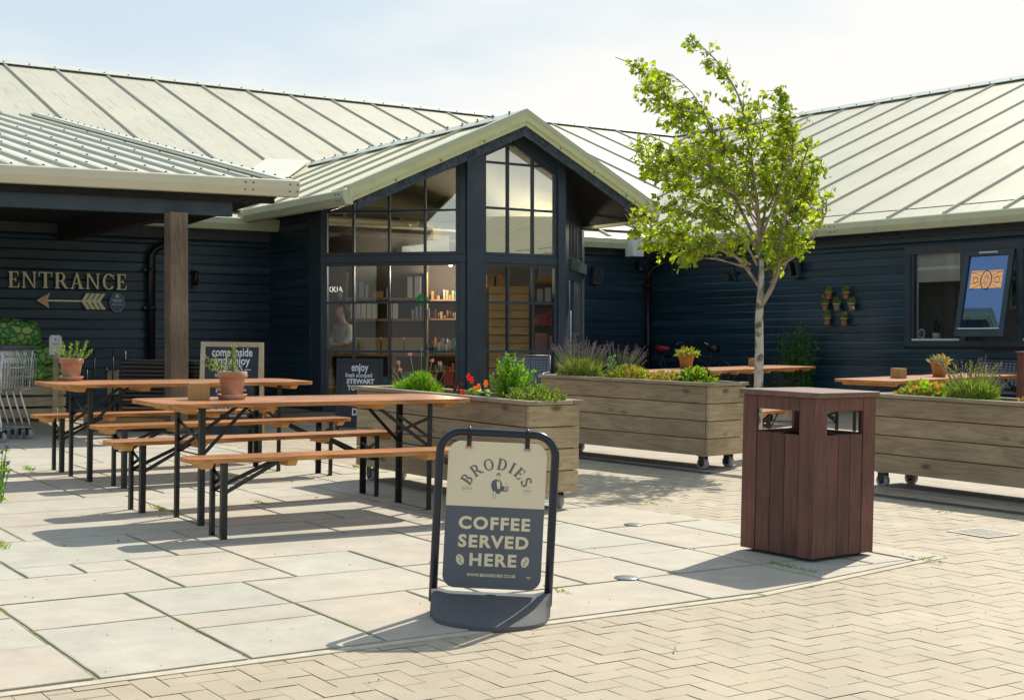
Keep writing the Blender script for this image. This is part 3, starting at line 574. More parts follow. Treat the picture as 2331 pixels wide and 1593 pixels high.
# backing so that no light leaks
bk = MB(); bk.m('room_dark'); bk.b2(-11, 0.05, 0.02, 0.12, 0, 3.3); bk.b2(4.55, 7.5, 0.02, 0.12, 0, 3.3); bk.b2(0.05, 4.55, 0.02, 0.12, 3.0, 3.45); bpart(bk, 'wall_core', ML)
bk = MB(); bk.m('room_dark')
bk.b2(-4.4, 1.40, 0.02, 0.12, 0, 3.3); bk.b2(5.2, 14, 0.02, 0.12, 0, 3.3); bk.b2(1.40, 5.2, 0.02, 0.12, 0, 1.25); bk.b2(1.40, 5.2, 0.02, 0.12, 2.64, 3.3); bpart(bk, 'wall_core', MR)
fz = MB(); fz.m('frieze'); fz.b2(-11, 0, -0.055, 0.02, 2.80, 3.06); fz.b2(4.6, 7.5, -0.055, 0.02, 2.84, 3.06); bpart(fz, 'frieze_board', ML)
fz = MB(); fz.m('navy_paint'); fz.b2(-4.2, 14, -0.055, 0.02, 2.86, 3.06); fz.m('navy_paint').b2(-4.2, 14, -0.04, 0.02, 2.785, 2.855); bpart(fz, 'frieze_board', MR)
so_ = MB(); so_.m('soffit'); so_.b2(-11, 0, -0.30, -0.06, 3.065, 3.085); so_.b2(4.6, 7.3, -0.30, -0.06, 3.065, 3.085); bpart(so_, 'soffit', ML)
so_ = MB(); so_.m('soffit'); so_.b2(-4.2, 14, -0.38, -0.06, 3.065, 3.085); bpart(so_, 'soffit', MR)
# cobwebs and dead creeper under the eaves
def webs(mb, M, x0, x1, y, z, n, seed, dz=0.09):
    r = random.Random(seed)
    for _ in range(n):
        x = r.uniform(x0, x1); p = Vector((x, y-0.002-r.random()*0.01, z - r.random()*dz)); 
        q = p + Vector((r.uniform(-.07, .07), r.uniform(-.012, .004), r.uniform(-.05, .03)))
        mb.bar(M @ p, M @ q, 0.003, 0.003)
# roofs -----------------------------------------------------------------
def W2(M, x, y): p = M @ Vector((x, y, 0)); return (p.x, p.y)
def line_x(p, d, q, e):
    # intersection of two plan lines
    D = d[0]*e[1]-d[1]*e[0]; t = ((q[0]-p[0])*e[1]-(q[1]-p[1])*e[0])/D; return (p[0]+d[0]*t, p[1]+d[1]*t)
eL, eR = -0.32, -0.40; rL, rR = 8.85, 8.75
dL = (math.cos(rad(34)), math.sin(rad(34))); dR = (math.cos(rad(-51.96)), math.sin(rad(-51.96)))
Ecor = line_x(W2(ML, 0, eL), dL, W2(MR, 0, eR), dR); Rcor = line_x(W2(ML, 0, rL), dL, W2(MR, 0, rR), dR)
def loc(M, p): q = M.inverted() @ Vector((p[0], p[1], 0)); return (q.x, q.y)
def yrange(poly, x):
    ys = []
    for k in range(len(poly)):
        a, b = poly[k], poly[(k+1) % len(poly)]
        if (a[0]-x)*(b[0]-x) < 0: ys.append(a[1]+(b[1]-a[1])*(x-a[0])/(b[0]-a[0]))
    return (min(ys), max(ys)) if len(ys) >= 2 else None
def roof_plane(name, M, poly, zf, matn, xs, rw=0.066, rh=0.04, screws=True, t=0.04, ribm='rib', rt=True):
    mb = MB(); mb.m(matn).slab([(x, y, zf(x, y)) for x, y in poly], t); o = bpart(mb, name, M)
    rb_ = MB(); rb_.m(ribm)
    for x in xs:
        yr = yrange(poly, x)
        if not yr: continue
        y0, y1 = yr[0]+0.02, yr[1]-0.02
        if y1-y0 < 0.1: continue
        for a, b in ((y0, y1),):
            z0, z1 = zf(x, a), zf(x, b)
            rb_.add([(x-rw/2, a, z0+.002), (x+rw/2, a, z0+.002), (x+rw*.22, a, z0+rh), (x-rw*.22, a, z0+rh), (x-rw/2, b, z1+.002), (x+rw/2, b, z1+.002), (x+rw*.22, b, z1+rh), (x-rw*.22, b, z1+rh)],
                    [(0, 1, 2, 3), (4, 7, 6, 5), (1, 5, 6, 2), (2, 6, 7, 3), (3, 7, 4, 0)])
    if rb_.v: bpart(rb_, 'roof_rib', M)
    return o
zL = lambda x, y: EZ + (y-eL)*TP
zR = lambda x, y: EZ + (y-eR)*TP
polyL = [(-16, eL), loc(ML, Ecor), loc(ML, Rcor), (-16, rL)]
polyR = [loc(MR, Ecor), (15.5, eR), (15.5, rR), loc(MR, Rcor)]
roof_plane('roof', ML, polyL, zL, 'roof', [-15.05+1.02*k for k in range(40)])
roof_plane('roof', MR, polyR, zR, 'roof_right', [-13.4+0.98*k for k in range(30)])
# far slopes and gable ends so the roofs are solid
bs = MB(); bs.m('roof'); a = loc(ML, Rcor); zr = zL(0, rL)
bs.slab([(-16, rL, zr), (a[0], a[1], zr), (a[0]+6, a[1]+9, EZ), (-16, rL+9, EZ)], 0.04); bpart(bs, 'roof', ML)
bs = MB(); bs.m('roof_right'); a = loc(MR, Rcor)
bs.slab([(a[0], a[1], zr), (15.5, rR, zr), (15.5, rR+9, EZ), (a[0]-6, a[1]+9, EZ)], 0.04); bs.m('navy_clad').slab([(15.4, eR, EZ-.05), (15.4, rR+9, EZ-.05), (15.4, rR, zr-.05)], 0.05); bs.slab([(13.9, 0, 0.1), (13.9, 8, 0.1), (13.9, 8, 3.1), (13.9, 0, 3.1)], .05); bpart(bs, 'roof', MR)
# ridge cappings with screws
for M, a, b, zf, ry in ((ML, -16, loc(ML, Rcor)[0], zL, rL), (MR, loc(MR, Rcor)[0], 15.5, zR, rR)):
    rc = MB(); z = zf(0, ry); rc.m('flashing').slab([(a, ry-0.26, z+.055-.26*TP), (b, ry-0.26, z+.055-.26*TP), (b, ry, z+.075), (a, ry, z+.075)], 0.012); rc.slab([(a, ry, z+.075), (b, ry, z+.075), (b, ry+0.26, z+.055-.26*TP), (a, ry+.26, z+.055-.26*TP)], 0.012)
    rc.m('screw'); x = a+0.2
    while x < b: rc.b2(x-.010, x+.010, ry-.215, ry-.195, z+.06-.2*TP, z+.078-.2*TP); None; x += 0.5
    bpart(rc, 'ridge_capping', M)
# gutters
def gutter(name, M, p, q, z, matn='gutter', cap0=True, w=0.15, h=0.15, screws=()):
    """boxed eaves gutter from p to q (plan points in frame M); outer side is to the right of p->q"""
    d = Vector((q[0]-p[0], q[1]-p[1], 0)); L = d.length; d.normalize(); n_ = Vector((d.y, -d.x, 0))
    prof = [(0, 0), (0, .035), (w*.88, .035), (w, .02), (w, -h*.42), (w*.72, -h), (0, -h)]
    vs = []
    for t in (0, L):
        for (o_, zz_) in prof: c = Vector((p[0], p[1], z)) + d*t + n_*o_; vs.append((c.x, c.y, z+zz_))
    k = len(prof); mb = MB(); mb.m(matn).add(vs, [tuple(range(k))[::-1], tuple(range(k, 2*k))] + [(i, (i+1) % k, k+(i+1) % k, k+i) for i in range(k)])
    mb.m('screw')
    for t in screws:
        for dx in (-.045, .045):
            for zz_ in (-.02, -.10):
                o_ = w+.002 if zz_ > -.06 else w*.86+.004
                c = Vector((p[0], p[1], z+zz_)) + d*(t+dx) + n_*o_; mb.box(c, (.016, .016, .016))
    return bpart(mb, name, M)
eLx = loc(ML, Ecor)[0]; eRx = loc(MR, Ecor)[0]
gutter('gutter', ML, (-13, eL+.06), (-0.03, eL+.06), EZ-0.03, screws=(11.5,)); gutter('gutter', ML, (4.7, eL+.06), (eLx-.1, eL+.06), EZ-0.03)
gutter('gutter', MR, (eRx+.15, eR+.06), (15, eR+.06), EZ-0.03, screws=(4.1, 8.0))
hp = MB(); hp.m('white').b2(eLx-.50, eLx-.26, -.56, -.34, 2.80, 3.14); bpart(hp, 'rainwater_hopper', ML)
# bay ------------------------------------------------------------------
CX, RZ = 2.22, 4.47; XL, XR = -0.55, 4.60; YF = -3.64; SL, SR = (RZ-3.235)/(CX-XL), (RZ-3.26)/(XR-CX)
zBL = lambda x, y: RZ-(CX-x)*SL
zBR = lambda x, y: RZ-(x-CX)*SR
yr_ = lambda z: eL + (z-EZ)/TP
bl = MB(); bl.m('roof_bay').slab([(XL, YF, zBL(XL, 0)), (CX, YF, RZ), (CX, yr_(RZ)+.02, RZ), (XL, yr_(zBL(XL, 0))+.02, zBL(XL, 0))], 0.05); bpart(bl, 'bay_roof', ML)
bl = MB(); bl.m('roof').slab([(CX, YF, RZ), (XR, YF, zBR(XR, 0)), (XR, yr_(zBR(XR, 0))+.02, zBR(XR, 0)), (CX, yr_(RZ)+.02, RZ)], 0.05); bpart(bl, 'bay_roof', ML)
rb2 = MB(); rb2.m('rib_bay')
y = YF + 0.42
while y < 2.6:
    for x1, zf in ((XL, zBL), (XR, zBR)):
        # rib from eave towards the ridge, stopping at the valley
        xe = CX
        if y > yr_(zf(x1, 0)):
            zt_ = EZ + (y-eL)*TP; s_ = SL if x1 < CX else SR; dx_ = (RZ-zt_)/s_; xs_ = CX - dx_ if x1 < CX else CX + dx_
        else: xs_ = x1
        if abs(xe-xs_) > 0.1: rb2.bar((xs_, y, zf(xs_, 0)+.017), (xe, y, RZ+.017), 0.06, 0.034)
    y += 0.98
bpart(rb2, 'roof_rib', ML)
rc = MB(); rc.m('flashing').slab([(CX-.2, YF-.03, RZ+.045-.2*SL), (CX, YF-.03, RZ+.065), (CX, 3.25, RZ+.065), (CX-.2, 3.25, RZ+.045-.2*SL)], .012); rc.slab([(CX, YF-.03, RZ+.065), (CX+.2, YF-.03, RZ+.045-.2*SR), (CX+.2, 3.25, RZ+.045-.2*SR), (CX, 3.25, RZ+.065)], .012)
rc.m('screw'); y = YF+.15
while y < 3: rc.b2(CX-.17, CX-.145, y, y+.025, RZ+.07-.16*SL, RZ+.083-.16*SL); rc.b2(CX-.03, CX-.01, y+.2, y+.22, RZ+.06, RZ+.085); y += .42
bpart(rc, 'ridge_capping', ML)
vf = MB(); vf.m('valley').slab([(XL-.75, -.16, zL(0, -.16)+.05), (XL+.05, -.12, zL(0, -.12)+.07), (CX-.10, 2.98, zL(0, 2.98)+.08), (CX-.95, 3.0, zL(0, 3.0)+.05)], .015); bpart(vf, 'valley_flashing', ML)
# verges of the gable: pale capping above a navy barge board
for x1, zf, s_ in ((XL, zBL, 1), (XR, zBR, -1)):
    def vband(mb, o0, o1, y0, y1, xa=x1, xb=CX):
        za, zb = zf(xa, 0), RZ
        vs = [(xa, y0, za+o0), (xb, y0, zb+o0), (xb, y0, zb+o1), (xa, y0, za+o1), (xa, y1, za+o0), (xb, y1, zb+o0), (xb, y1, zb+o1), (xa, y1, za+o1)]
        mb.add(vs, [(0, 1, 2, 3), (4, 7, 6, 5), (0, 4, 5, 1), (2, 6, 7, 3), (0, 3, 7, 4), (1, 5, 6, 2)])
    vm_ = MB(); vm_.m('verge')
    vband(vm_, -0.10, 0.055, YF-.05, YF+.02); vband(vm_, -0.165, -0.10, YF-.028, YF+.02); vm_.m('gutter'); vband(vm_, 0.056, 0.07, YF-.055, YF+.10)
    vband(vm_, 0.0, 0.054, YF-.058, YF-.0505)
    vm_.m('screw'); 
    for k in range(1, 4): xx = x1+(CX-x1)*k/4; vm_.box((xx, YF-.032, zf(xx, 0)-.135), (.02, .01, .02))
    bpart(vm_, 'verge_capping', ML)
    nb_ = MB(); nb_.m('navy_paint'); vband(nb_, -0.30, -0.166, YF-.012, YF+.02, x1+0.14*s_)
    bpart(nb_, 'barge_board', ML)
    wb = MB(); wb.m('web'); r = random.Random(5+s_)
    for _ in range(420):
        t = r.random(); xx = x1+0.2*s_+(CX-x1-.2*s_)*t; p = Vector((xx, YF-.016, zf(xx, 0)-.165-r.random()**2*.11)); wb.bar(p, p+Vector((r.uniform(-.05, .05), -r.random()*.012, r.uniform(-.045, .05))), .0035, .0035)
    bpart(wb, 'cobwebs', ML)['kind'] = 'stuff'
gutter('gutter', ML, (XL+.06, -.42), (XL+.06, YF-.04), zBL(XL, 0)-.03, screws=(3.1,))
gutter('gutter', ML, (XR-.06, YF+.02), (XR-.06, -.35), zBR(XR, 0)-.03)
gs = MB(); gs.m('soffit')
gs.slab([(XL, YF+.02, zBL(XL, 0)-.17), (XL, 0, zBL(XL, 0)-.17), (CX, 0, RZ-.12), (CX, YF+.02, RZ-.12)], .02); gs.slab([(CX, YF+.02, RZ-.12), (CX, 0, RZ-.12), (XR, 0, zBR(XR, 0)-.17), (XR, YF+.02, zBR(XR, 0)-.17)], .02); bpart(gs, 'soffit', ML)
gi = MB(); gi.m('shop_ceiling'); zi = .21
gi.slab([(.12, -1.72, zBL(.12, 0)-zi), (.12, .0, zBL(.12, 0)-zi), (CX, .0, RZ-zi), (CX, -3.2, RZ-zi), (1.52, -3.2, zBL(1.52, 0)-zi)], .01); gi.slab([(CX, -3.2, RZ-zi), (CX, 0, RZ-zi), (4.5, 0, zBR(4.5, 0)-zi), (4.5, -1.75, zBR(4.5, 0)-zi), (3.08, -3.2, zBR(3.08, 0)-zi)], .01); bpart(gi, 'ceiling', ML)
# bay walls ---- facets described in their own frames
D1, D2 = 1.805, 3.285
pC1, pC2, pC3, pC4 = (0, -D1), (1.48, -D2), (3.112, -D2), (4.60, -1.78)
def facet(p, q):
    d = Vector((q[0]-p[0], q[1]-p[1], 0)); L = d.length; an = math.atan2(d.y, d.x)
    return ML @ Matrix.Translation((p[0], p[1], 0)) @ Matrix.Rotation(an, 4, 'Z'), L
def topz(M, x, drop=0.16):
    p = ML.inverted() @ M @ Vector((x, 0, 0)); return (zBL(p.x, 0) if p.x < CX else zBR(p.x, 0)) - drop
FZ0 = 0.30
# side wall of the bay (cladding), faces left
MS, LS = facet((0, 0), (0, -D1)); 
sw = MB(); sw.m('navy_clad'); clad(sw, 0.0, LS-0.35, 0.15, topz(MS, 0.3)-.02, 0.138, seed=8); bpart(sw, 'wall', MS)
sw = MB(); sw.m('navy_paint'); sw.b2(LS-.35, LS, -.03, .02, .2, topz(MS, LS)); sw.b2(LS-.36, LS-.335, -.045, -.03, .2, topz(MS, LS)); sw.b2(0, LS, .02, .10, .0, topz(MS, .3)); bpart(sw, 'corner_board', MS)
MS2, LS2 = facet((4.60, -1.78), (4.60, 0)); sw = MB(); sw.m('navy_paint'); sw.b2(0, LS2, -.02, .08, 0.1, topz(MS2, .3, .2)); bpart(sw, 'wall', MS2)
def glazing(M, x0, x1, z0, z1f, xs, zs, name, bar=0.032, glassm='glass', fr=0.045, label=None):
    """a framed window: z1f(x) gives the (possibly sloping) head"""
    f = MB(); f.m('navy_paint')
    f.b2(x0, x1, -.035, .03, z0, z0+fr); f.b2(x0, x0+fr, -.034, .03, z0+fr, z1f(x0)); f.b2(x1-fr, x1, -.034, .03, z0+fr, z1f(x1))
    ns = 12 if abs(z1f(x0)-z1f(x1)) > .01 else 1
    for k in range(ns):
        xa, xb = x0+fr+(x1-x0-2*fr)*k/ns, x0+fr+(x1-x0-2*fr)*(k+1)/ns; f.bar((xa, 0, z1f(xa)-fr/2), (xb, 0, z1f(xb)-fr/2), .062, fr)
    w = f.build(name, BLD, BI @ M, bevel=.003)
    if label: w['label'] = label
    bb = MB(); bb.m('navy_paint')
    for x in xs: bb.b2(x-bar/2, x+bar/2, -.03, .022, z0+fr, z1f(x)-fr*.6)
    for z in zs:
        # horizontal bars between verticals so nothing overlaps coplanarly
        bb.b2(x0+fr, x1-fr, -.024, .018, z-bar/2, z+bar/2)
    o = bb.build('glazing_bar', w); 
    g = MB(); g.m(glassm); n = 16; top = [(x0+.01+(x1-x0-.02)*k/n, -.002, z1f(x0+.01+(x1-x0-.02)*k/n)-.01) for k in range(n+1)]
    g.poly([(x0+.01, -.002, z0+.01), (x1-.01, -.002, z0+.01)] + top[::-1]); g.build('pane', w)
    return w
const = lambda c: (lambda x: c)
TZ0, TZ1 = 2.40, 2.50
# left facet
MA, LA = facet(pC1, pC2)
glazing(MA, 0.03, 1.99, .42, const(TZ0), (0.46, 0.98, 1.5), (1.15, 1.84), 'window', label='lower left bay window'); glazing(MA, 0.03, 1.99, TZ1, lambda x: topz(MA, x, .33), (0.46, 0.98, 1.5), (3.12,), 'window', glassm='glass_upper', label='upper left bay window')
pp = MB(); pp.m('navy_paint'); pp.b2(0.0, LA, -.05, .05, TZ0, TZ1); pp.b2(0, LA, -.04, .06, .0, .42); pp.b2(-.02, .03, -.045, .05, .42, topz(MA, .0)); pp.b2(1.99, LA, -.03, .06, .42, TZ0); pp.b2(1.99, LA, -.03, .06, TZ1, topz(MA, 2.05, .12))
pp.slab([(.03, -.04, topz(MA, .03, .345)), (1.99, -.04, topz(MA, 1.99, .345)), (1.99, -.04, topz(MA, 1.99, .12)), (.03, -.04, topz(MA, .03, .12))], .09); bpart(pp, 'window_surround', MA, bevel=.004)
# front facet
MF, LF = facet(pC2, pC3)
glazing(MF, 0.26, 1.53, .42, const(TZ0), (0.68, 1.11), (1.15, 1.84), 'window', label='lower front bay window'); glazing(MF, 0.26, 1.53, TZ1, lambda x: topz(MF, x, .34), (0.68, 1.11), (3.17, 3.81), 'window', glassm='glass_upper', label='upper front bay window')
pp = MB(); pp.m('navy_paint'); pp.b2(-.03, .26, -.07, .06, .1, topz(MF, 0.05, .13)); pp.b2(1.53, LF+.03, -.07, .06, .1, topz(MF, LF-.05, .13)); pp.b2(0.26, 1.53, -.05, .05, TZ0, TZ1); pp.b2(.26, 1.53, -.05, .05, .1, .42)
xm = CX-1.48; 
for a, b in ((0.2, xm), (xm, 1.6)): pp.slab([(a, -.06, topz(MF, a, .34)), (b, -.06, topz(MF, b, .34)), (b, -.06, topz(MF, b, .13)), (a, -.06, topz(MF, a, .13))], .09)
bpart(pp, 'window_surround', MF, bevel=.004)
# right facet: door below a small window
MD, LD = facet(pC3, pC4)
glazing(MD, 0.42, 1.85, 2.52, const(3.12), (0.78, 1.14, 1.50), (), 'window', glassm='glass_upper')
pp = MB(); pp.m('navy_paint'); pp.b2(0, .42, -.05, .06, .1, topz(MD, .1, .14)); pp.b2(.42, LD, -.05, .06, 3.12, topz(MD, LD, .14)); pp.b2(.42, LD, -.09, .06, 2.36, 2.52); pp.b2(1.85, LD, -.05, .06, .1, 3.12); pp.slab([(0, -.052, 3.0), (LD, -.052, 3.0), (LD, -.052, topz(MD, LD, .13)), (0, -.052, topz(MD, 0, .13))], .10) if False else pp.slab([(.42, -.045, topz(MD, LD, .14)-.01), (LD, -.045, topz(MD, LD, .14)-.01), (LD, -.045, topz(MD, LD, .12)), (.42, -.045, topz(MD, .42, .12))], .10); bpart(pp, 'window_surround', MD)
dd = MB(); dd.m('navy_paint'); dd.b2(.44, .54, -.03, .03, .3, 2.34); dd.b2(1.74, 1.84, -.03, .03, .3, 2.34); dd.b2(.54, 1.74, -.03, .03, .3, .5); dd.b2(.54, 1.74, -.03, .03, 2.22, 2.34); dd.b2(1.1, 1.18, -.03, .03, .5, 2.22); dd.b2(.54, 1.74, -.025, .025, 1.38, 1.44)
door = bpart(dd, 'door', MD); g = MB(); g.m('glass').poly([(.5, 0, .4), (1.8, 0, .4), (1.8, 0, 2.3), (.5, 0, 2.3)]); g.build('pane', door); h = MB(); h.m('bright_steel').tube([(.50, -.06, .7), (.50, -.06, 1.75)], .012, 8); h.bar((.50, -.06, .9), (.50, -.03, .9), .012); h.bar((.50, -.06, 1.6), (.50, -.03, 1.6), .012); h.build('handle', door)
# canopy ----------------------------------------------------------------
an_c = 27.3; MC = Matrix.Translation((-2.604, 16.2, 0)) @ Matrix.Rotation(rad(an_c), 4, 'Z')   # x along the eaves (0 at the right end), y back
CT = 0.217; skew = math.tan(rad(125.6-90-an_c)); SPAN = 9.6
zC = lambda x, y: 3.13 + y*CT
ck = MB(); ck.m('roof_canopy').slab([(-12, 0, zC(0, 0)), (0, 0, zC(0, 0)), (-SPAN*skew, SPAN, zC(0, SPAN)), (-12, SPAN, zC(0, SPAN))], .04); bpart(ck, 'canopy_roof', MC)
cr_ = MB(); cr_.m('rib')
for k in range(34):
    x = -0.32 - 0.335*k; L_ = SPAN
    vs = []
    for yy in (0.02, L_):
        xo = x - yy*skew; z = zC(0, yy)
        vs += [(xo-.07, yy, z+.001), (xo+.07, yy, z+.001), (xo+.035, yy, z+.035), (xo-.035, yy, z+.035)]
    cr_.add(vs, [(0, 1, 2, 3), (4, 7, 6, 5), (1, 5, 6, 2), (2, 6, 7, 3), (3, 7, 4, 0)])
    cr_.m('screw'); 
    for yy in (.25, .9, 1.9, 3.1, 4.4, 6.0): cr_.box((x-yy*skew, yy, zC(0, yy)+.042), (.022, .022, .014))
    cr_.m('rib')
bpart(cr_, 'roof_rib', MC)
cv = MB(); cv.m('flashing'); cv.bar((.02, 0, zC(0, 0)+.03), (-SPAN*skew+.02, SPAN, zC(0, SPAN)+.03), .16, .05); cv.m('rib').bar((-.10, 0.05, zC(0, 0)+.035), (-SPAN*skew-.1, SPAN, zC(0, SPAN)+.035), .04, .02)
cv.m('screw')
for k in range(30): yy = .15+k*.31; cv.box((.06-yy*skew, yy, zC(0, yy)+.06), (.022, .022, .014))
bpart(cv, 'verge_capping', MC)
gutter('gutter', MC, (-12, 0.02), (0.10, 0.02), 3.13, 'gutter_cream', w=.16, h=.155, screws=(11.5, 12.03))
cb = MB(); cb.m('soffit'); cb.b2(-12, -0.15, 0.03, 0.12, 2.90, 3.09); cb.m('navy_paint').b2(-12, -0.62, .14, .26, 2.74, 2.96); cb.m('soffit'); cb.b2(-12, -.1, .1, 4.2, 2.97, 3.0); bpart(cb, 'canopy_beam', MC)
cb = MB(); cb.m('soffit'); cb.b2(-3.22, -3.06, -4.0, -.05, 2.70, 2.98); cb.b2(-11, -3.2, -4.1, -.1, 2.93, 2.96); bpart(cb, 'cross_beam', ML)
POST = Matrix.Translation((-3.77, 15.62, 0)) @ Matrix.Rotation(rad(34), 4, 'Z')
po = MB(); po.m('post_wood').b2(-.103, .103, -.103, .103, .1, 2.74); bpart(po, 'post', POST, bevel=.006)
po = MB(); po.m('post_wood').b2(-.12, .12, -.12, .12, 2.60, 2.74) if False else po.m('screw').b2(-.11, .11, -.11, .11, .1, .28); bpart(po, 'post_shoe', POST)
# down pipes
def pipe(M, pts, r, name='downpipe', m='black_plastic', clips=()):
    mb = MB(); mb.m(m).tube(pts, r, 14)
    for z in clips: x, y = pts[-1][0], pts[-1][1]; mb.tube([(x, y, z), (x, y, z+.05)], r*1.22, 14); mb.b2(x-r*2, x+r*2, y, y+r+.03, z+.01, z+.04)
    return bpart(mb, name, M)
pipe(ML, [(-1.55, -.26, 2.93), (-1.62, -.22, 2.72), (-1.84, -.15, 2.64), (-1.90, -.11, 2.54), (-1.90, -.11, .2)], .055, clips=(2.3, 1.75, .9))
pipe(ML, [(-.12, -.30, 3.24), (-.12, -.30, 3.02)], .05, m='galv')
pipe(ML, [(7.36, -.12, 2.36), (7.36, -.12, .2)], .042, clips=(2.28, 1.2)); pipe(ML, [(7.66, -.42, 2.95), (7.66, -.42, 2.78), (7.4, -.2, 2.62), (7.36, -.12, 2.5), (7.36, -.12, 2.3)], .036)
# frieze creepers
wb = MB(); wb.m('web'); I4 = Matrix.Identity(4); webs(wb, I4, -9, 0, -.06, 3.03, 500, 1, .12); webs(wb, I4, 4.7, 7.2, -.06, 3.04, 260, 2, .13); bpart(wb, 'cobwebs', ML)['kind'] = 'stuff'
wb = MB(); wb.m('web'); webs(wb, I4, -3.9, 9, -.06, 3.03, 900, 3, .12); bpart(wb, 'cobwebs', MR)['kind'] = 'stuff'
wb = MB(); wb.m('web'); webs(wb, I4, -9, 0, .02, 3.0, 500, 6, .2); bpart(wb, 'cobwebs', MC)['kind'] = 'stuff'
# window of the right wing -------------------------------------------------
wf = MB(); wf.m('navy_paint')
wf.b2(1.36, 5.2, -.05, .03, 2.60, 2.72); wf.b2(1.36, 5.2, -.05, .03, 1.22, 1.30); wf.b2(1.36, 1.47, -.049, .03, 1.30, 2.60); wf.b2(2.33, 2.42, -.045, .03, 1.30, 2.60); wf.b2(3.24, 3.34, -.045, .03, 1.30, 2.60); wf.b2(1.47, 1.52, -.03, .03, 1.30, 2.60)
wf.m('flashing'); wf.b2(1.50, 2.32, -.055, -.02, 1.305, 1.335); wf.b2(3.35, 4.3, -.055, -.02, 1.305, 1.335)
win = bpart(wf, 'window', MR, 'wide navy framed window with its right casement tilted open')
g = MB(); g.m('glass').poly([(1.5, 0, 1.3), (2.35, 0, 1.3), (2.35, 0, 2.62), (1.5, 0, 2.62)]); g.build('pane', win); g = MB(); g.m('glass').poly([(3.33, 0, 1.3), (4.4, 0, 1.3), (4.4, 0, 2.62), (3.33, 0, 2.62)]); g.build('pane', win)
MK = Matrix.Translation((0, -.03, 2.59)) @ Matrix.Rotation(rad(-13), 4, 'X')
cs = MB(MK); cs.m('navy_paint'); cs.b2(2.44, 2.52, -.05, 0, -1.27, 0); cs.b2(3.15, 3.23, -.05, 0, -1.27, 0); cs.b2(2.52, 3.15, -.049, 0, -.08, 0); cs.b2(2.52, 3.15, -.049, 0, -1.27, -1.16); cs.m('flashing').b2(2.49, 3.16, -.062, -.05, -1.165, -1.145); cs.b2(2.68, 2.98, -.06, -.051, -.05, -.025)
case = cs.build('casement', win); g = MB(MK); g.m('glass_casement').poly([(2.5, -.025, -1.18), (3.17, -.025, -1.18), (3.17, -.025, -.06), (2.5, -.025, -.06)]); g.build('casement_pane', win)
# leaded oval panel just outside the casement glass, its orange light added as emission
st = MB(MK); st.m('stained_added_glow'); st.b2(2.58, 3.09, -.030, -.027, -.56, -.30)
st.m('lavender')
def ring(mb, cx_, cz_, rx, rz, w, y, n=28):
    for k in range(n):
        a0, a1 = 2*math.pi*k/n, 2*math.pi*(k+1)/n; mb.bar((cx_+rx*math.cos(a0), y, cz_+rz*math.sin(a0)), (cx_+rx*math.cos(a1), y, cz_+rz*math.sin(a1)), .003, w, up=(0, 1, 0)) if False else mb.bar((cx_+rx*math.cos(a0), y, cz_+rz*math.sin(a0)), (cx_+rx*math.cos(a1), y, cz_+rz*math.sin(a1)), w, .003, up=(0, 1, 0))
ring(st, 2.835, -.44, .085, .135, .014, -.032); ring(st, 2.66, -.44, .035, .05, .006, -.032, 18); ring(st, 3.01, -.44, .035, .05, .006, -.032, 18)
for a in range(9):
    an = a*2*math.pi/9; st.bar((2.835+.02*math.cos(an), -.032, -.44+.03*math.sin(an)), (2.835+.065*math.cos(an+.3), -.032, -.44+.1*math.sin(an+.3)), .006, .003, up=(0, 1, 0))
for s_ in (-1, 1):
    for dz in (-.14, .13, -.05, .05): st.bar((2.835+s_*.08, -.032, -.44+dz*.4), (2.835+s_*.25, -.032, -.44+dz), .005, .003, up=(0, 1, 0))
    st.bar((2.835+s_*.25, -.032, -.33), (2.835+s_*.06, -.032, -.315), .006, .003, up=(0, 1, 0))
st.build('stained_panel', win)
# the room behind
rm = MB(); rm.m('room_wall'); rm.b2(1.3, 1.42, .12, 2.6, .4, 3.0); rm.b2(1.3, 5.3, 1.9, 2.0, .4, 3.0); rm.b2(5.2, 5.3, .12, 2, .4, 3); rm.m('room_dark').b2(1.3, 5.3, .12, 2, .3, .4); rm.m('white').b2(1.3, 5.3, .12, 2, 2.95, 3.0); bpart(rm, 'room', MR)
bd = MB(); bd.m('curtain'); bd.b2(1.53, 2.34, .05, .075, 2.18, 2.62); bd.m('white').b2(1.53, 2.34, .045, .09, 2.36, 2.41); bd.m('curtain').b2(2.40, 4.3, .05, .075, 2.30, 2.62); bd.b2(1.50, 1.545, .05, .07, 1.33, 2.62); bpart(bd, 'roller_blind', MR)

# ------------------------------------------------------------------ shop interior seen through the glass (part of the building)
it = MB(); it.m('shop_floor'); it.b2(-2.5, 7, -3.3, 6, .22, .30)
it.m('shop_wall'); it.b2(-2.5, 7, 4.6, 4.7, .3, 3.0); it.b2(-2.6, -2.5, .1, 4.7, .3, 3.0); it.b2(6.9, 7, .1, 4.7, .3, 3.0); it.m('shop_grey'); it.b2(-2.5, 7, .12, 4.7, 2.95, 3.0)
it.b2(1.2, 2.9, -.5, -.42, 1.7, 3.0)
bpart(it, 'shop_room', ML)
it = MB(); it.m('room_dark'); it.b2(-3.35, -2.50, 21.95, 22.0, .3, 3.0); bpart(it, 'shop_partition', Matrix.Identity(4))
